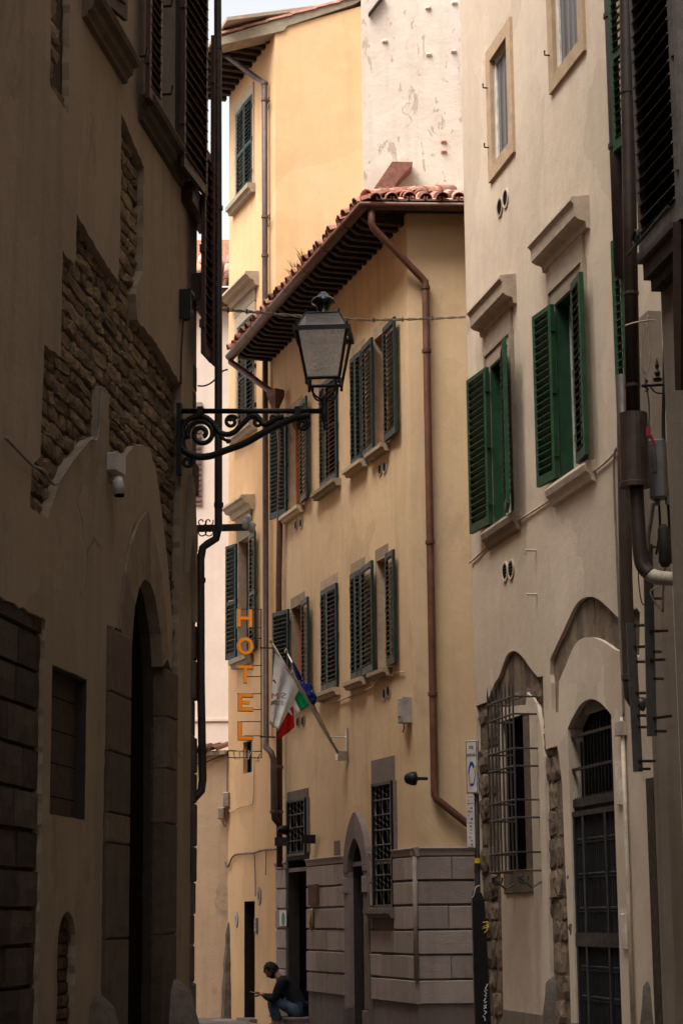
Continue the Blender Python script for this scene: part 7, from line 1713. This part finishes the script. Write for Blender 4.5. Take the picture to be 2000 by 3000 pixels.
# ================================================================== SEATED MAN
# local frame: X = direction he faces (out of the doorway, left in the photo), Y = his left, Z up; origin on the ground under his seat
seat = FC.P(du1 - .42, 0, .06)
seat = FC.hit(zp(1010, 1420), .02); seat.z = 0
face = (FC.n * .86 - FC.d * .50).normalized(); face = Vector((face.x, face.y, 0)).normalized()
left_v = Vector((0, 0, 1)).cross(face)
MP = Matrix(((face.x, left_v.x, 0, seat.x), (face.y, left_v.y, 0, seat.y), (0, 0, 1, 0), (0, 0, 0, 1)))
SEAT = dz0 + .03
man = empty('person', seat, 'man in dark jacket and jeans sitting in the hotel doorway looking at his phone', 'person')
def skin_mesh(verts, edges, radii, rootv=0, sub=2):
    me = bpy.data.meshes.new('sk'); me.from_pydata(verts, edges, []); ob = bpy.data.objects.new('sk', me); COL.objects.link(ob)
    md = ob.modifiers.new('s', 'SKIN'); md.use_smooth_shade = True; md.branch_smoothing = .6
    sv = me.skin_vertices[0].data
    for i, r in enumerate(radii): sv[i].radius = r if hasattr(r, '__len__') else (r, r); sv[i].use_root = (i == rootv)
    ss = ob.modifiers.new('u', 'SUBSURF'); ss.levels = sub; ss.render_levels = sub
    dg = bpy.context.evaluated_depsgraph_get(); dg.update(); ev = bpy.data.meshes.new_from_object(ob.evaluated_get(dg))
    v = [p.co.copy() for p in ev.vertices]; f = [tuple(p.vertices) for p in ev.polygons]
    bpy.data.objects.remove(ob); bpy.data.meshes.remove(me); bpy.data.meshes.remove(ev); return v, f
s = SEAT
J = dict(pel=(0.0, 0, s + .11), sp1=(.06, 0, s + .26), sp2=(.15, 0, s + .40), chest=(.25, 0, s + .50), neck=(.32, 0, s + .565), head=(.385, 0, s + .63),
         hipL=(.04, .10, s + .085), kneeL=(.40, .13, .46), ankL=(.28, .13, .09), toeL=(.44, .14, .045),
         hipR=(.04, -.10, s + .085), kneeR=(.50, -.16, .44), ankR=(.40, -.16, .09), toeR=(.56, -.17, .045),
         shL=(.24, .18, s + .49), elL=(.33, .22, s + .24), wrL=(.54, .09, s + .315), shR=(.24, -.18, s + .49), elR=(.36, -.22, s + .24), wrR=(.56, -.05, s + .30))
names = list(J); idx = {k: i for i, k in enumerate(names)}
ed = [('pel', 'sp1'), ('sp1', 'sp2'), ('sp2', 'chest'), ('chest', 'neck'), ('neck', 'head'), ('pel', 'hipL'), ('hipL', 'kneeL'), ('kneeL', 'ankL'), ('ankL', 'toeL'), ('pel', 'hipR'), ('hipR', 'kneeR'), ('kneeR', 'ankR'), ('ankR', 'toeR'), ('chest', 'shL'), ('shL', 'elL'), ('elL', 'wrL'), ('chest', 'shR'), ('shR', 'elR'), ('elR', 'wrR')]
Rd = dict(pel=.12, sp1=.115, sp2=.12, chest=.125, neck=.055, head=.055, hipL=.088, kneeL=.058, ankL=.038, toeL=.035, hipR=.088, kneeR=.058, ankR=.038, toeR=.035, shL=.068, elL=.042, wrL=.027, shR=.068, elR=.042, wrR=.027)
bv, bf = skin_mesh([J[k] for k in names], [(idx[a], idx[b]) for a, b in ed], [Rd[k] for k in names])
BV = [MP @ p for p in bv]; BF = list(bf)
def addm(v, f):
    k = len(BV); BV.extend(MP @ Vector(p) for p in v); BF.extend(tuple(i + k for i in q) for q in f)
# head: shaped ball with brow, nose, jaw, ears; tilted down
bm = bmesh.new(); bmesh.ops.create_uvsphere(bm, u_segments=28, v_segments=20, radius=1.0)
hv = []; 
for v in bm.verts:
    x, y, z = v.co; X = x * .098; Y = y * .076; Z = z * .118
    if z < -.1: X += .012 * (x > 0) * (-z); Y *= 1 - .28 * (-z); X *= 1 - .12 * (-z)
    if x > .55 and abs(y) < .30:
        nz_ = (z + .08)
        if -.28 < nz_ < .28: X += .030 * max(0, 1 - abs(y) / .26) * max(0, .5 + (-nz_) * 1.6) * (1 if nz_ > -.24 else .3)
    if x > .5 and .12 < z < .3: X += .006
    if x > .6 and .0 < z < .12 and .2 < abs(y) < .55: X -= .010
    if x > .5 and -.62 < z < -.48: X -= .005 * (1 if abs(y) < .35 else 0)
    if x > .4 and -.48 < z < -.38 and abs(y) < .35: X += .006
    hv.append(Vector((X, Y, Z)))
hf = [tuple(v.index for v in f.verts) for f in bm.faces]; bm.free()
Th = Matrix.Translation(Vector(J['head']) + Vector((.045, 0, .03))) @ Matrix.Rotation(R(40), 4, 'Y')
addm([Th @ p for p in hv], hf)
for sgn_ in (1, -1):
    bm = bmesh.new(); bmesh.ops.create_uvsphere(bm, u_segments=10, v_segments=8, radius=1.0); ev_ = [Th @ Vector((v.co.x * .018 - .012, sgn_ * (.076 + v.co.y * .010), v.co.z * .032 - .01)) for v in bm.verts]; addm(ev_, [tuple(v.index for v in f.verts) for f in bm.faces]); bm.free()
# hands with fingers around the phone
PHc = Vector((.685, .02, s + .335))
for sgn_, wr in ((1, J['wrL']), (-1, J['wrR'])):
    wv = Vector(wr); pc = Vector((.63, sgn_ * .052, s + .315)); V = [tuple(wv), tuple((wv + pc) / 2), tuple(pc)]; E = [(0, 1), (1, 2)]; Rr = [(.024, .02), (.034, .017), (.034, .016)]
    hvv, hff = skin_mesh(V, E, Rr); addm(hvv, hff)
    for fi in range(4):
        a0 = pc + Vector((.012 * (fi - 1.2), sgn_ * .012 - 0.0, -.012 - .003 * fi)); L_ = (.034, .038, .036, .028)[fi]
        V = [tuple(a0 + Vector((.012, 0, 0))), tuple(a0 + Vector((.03 + .004 * (3 - fi), -sgn_ * .012, -.012))), tuple(a0 + Vector((.035 + .004 * (3 - fi), -sgn_ * (.012 + L_ * .6), -.006))), tuple(a0 + Vector((.03, -sgn_ * (.018 + L_), .002)))]
        hvv, hff = skin_mesh(V, [(0, 1), (1, 2), (2, 3)], [.0095, .009, .0085, .007], sub=1); addm(hvv, hff)
    V = [tuple(pc + Vector((-.015, -sgn_ * .01, .015))), tuple(pc + Vector((.012, -sgn_ * .018, .03))), tuple(pc + Vector((.04, -sgn_ * .03, .032)))]
    hvv, hff = skin_mesh(V, [(0, 1), (1, 2)], [.012, .0105, .008], sub=1); addm(hvv, hff)
body = mk('body', BV, BF, 'skin', man, True)
def wear(name, mat, keys, edges, grow, scale=1.0, extra=None):
    ix = {k: i for i, k in enumerate(keys)}
    v, f = skin_mesh([J[k] for k in keys], [(ix[a], ix[b]) for a, b in edges], [Rd[k] * scale + grow for k in keys]); return mk(name, [MP @ p for p in v], f, mat, man, True)
J['collar'] = (.335, 0, s + .59); Rd['collar'] = .066
Jw = dict(J)
J['cufL'] = tuple(Vector(J['elL']).lerp(Vector(J['wrL']), .88)); Rd['cufL'] = .027; J['cufR'] = tuple(Vector(J['elR']).lerp(Vector(J['wrR']), .88)); Rd['cufR'] = .027
J['hem'] = (-.01, 0, s + .07); Rd['hem'] = .125
wear('jacket', 'jacket', ['sp1', 'hem', 'sp2', 'chest', 'collar', 'shL', 'elL', 'cufL', 'shR', 'elR', 'cufR'], [('hem', 'sp1'), ('sp1', 'sp2'), ('sp2', 'chest'), ('chest', 'collar'), ('chest', 'shL'), ('shL', 'elL'), ('elL', 'cufL'), ('chest', 'shR'), ('shR', 'elR'), ('elR', 'cufR')], .022)
J['hmL'] = (.285, .13, .13); Rd['hmL'] = .05; J['hmR'] = (.405, -.16, .13); Rd['hmR'] = .05
wear('jeans', 'jeans', ['pel', 'hipL', 'kneeL', 'hmL', 'hipR', 'kneeR', 'hmR'], [('pel', 'hipL'), ('hipL', 'kneeL'), ('kneeL', 'hmL'), ('pel', 'hipR'), ('hipR', 'kneeR'), ('kneeR', 'hmR')], .014)
for k in ('L', 'R'):
    a, t = Vector(J['ank' + k]), Vector(J['toe' + k]); dd_ = (t - a).normalized(); bk_ = a - Vector((dd_.x, dd_.y, 0)) * .05
    v, f = skin_mesh([tuple(a + Vector((0, 0, .03))), (a.x, a.y, .065), (bk_.x, bk_.y, .045), tuple((a + t) / 2 + Vector((0, 0, -.01))), (t.x, t.y, .042), tuple(Vector((t.x, t.y, .036)) + Vector((dd_.x, dd_.y, 0)) * .05)], [(0, 1), (1, 2), (1, 3), (3, 4), (4, 5)], [.05, .052, .045, .05, .044, .03], 1)
    mk('shoe', [MP @ Vector((p.x, p.y, max(p.z, .017))) for p in v], f, 'shoe', man, True)
# hair and beard: shells round the skull
def shell(name, sel, g):
    vv = []; mp = {}; ff = []
    for f in hf:
        if all(sel(hv[i]) for i in f):
            q = []
            for i in f:
                if i not in mp:
                    mp[i] = len(vv); p = hv[i]; nn = mnoise.noise(p * 45) * .012 + mnoise.noise(p * 120) * .006; vv.append(Th @ (p * 1.0 + p.normalized() * (g + nn)))
                q.append(mp[i])
            ff.append(tuple(q))
    o_ = mk(name, [MP @ p for p in vv], ff, 'hair', man, False); sm = o_.modifiers.new('t', 'SOLIDIFY'); sm.thickness = .018; sm.offset = -1; return o_
shell('hair', lambda p: p.z > .045 - p.x * .1 or (p.x < .022 and p.z > -.075 - p.x * .3), .014)
shell('beard', lambda p: p.z < -.045 and p.x > -.005, .006)
# phone
ph = MB(); ph.box((0, 0, 0), (.145, .072, .009)); phv = [MP @ (Matrix.Translation(PHc) @ Matrix.Rotation(R(-14), 4, 'Y') @ p) for p in ph.v]
phone = mk('phone', phv, ph.f, 'iron_black', None, False, label='thin dark smartphone held in both hands by the seated man', category='phone')
sc2 = MB(); sc2.box((0, 0, .0052), (.135, .064, .001)); mk('screen', [MP @ (Matrix.Translation(PHc) @ Matrix.Rotation(R(-14), 4, 'Y') @ p) for p in sc2.v], sc2.f, 'glass_dark', phone)
wt = MB(); wl = Vector(J['elL']).lerp(Vector(J['wrL']), .97); wd_ = (Vector(J['wrL']) - Vector(J['elL'])).normalized(); wt.tube([MP @ (wl - wd_ * .008), MP @ (wl + wd_ * .012)], .032, 14); wt.build('wristwatch', 'steel', man)
bpy.context.view_layer.update()
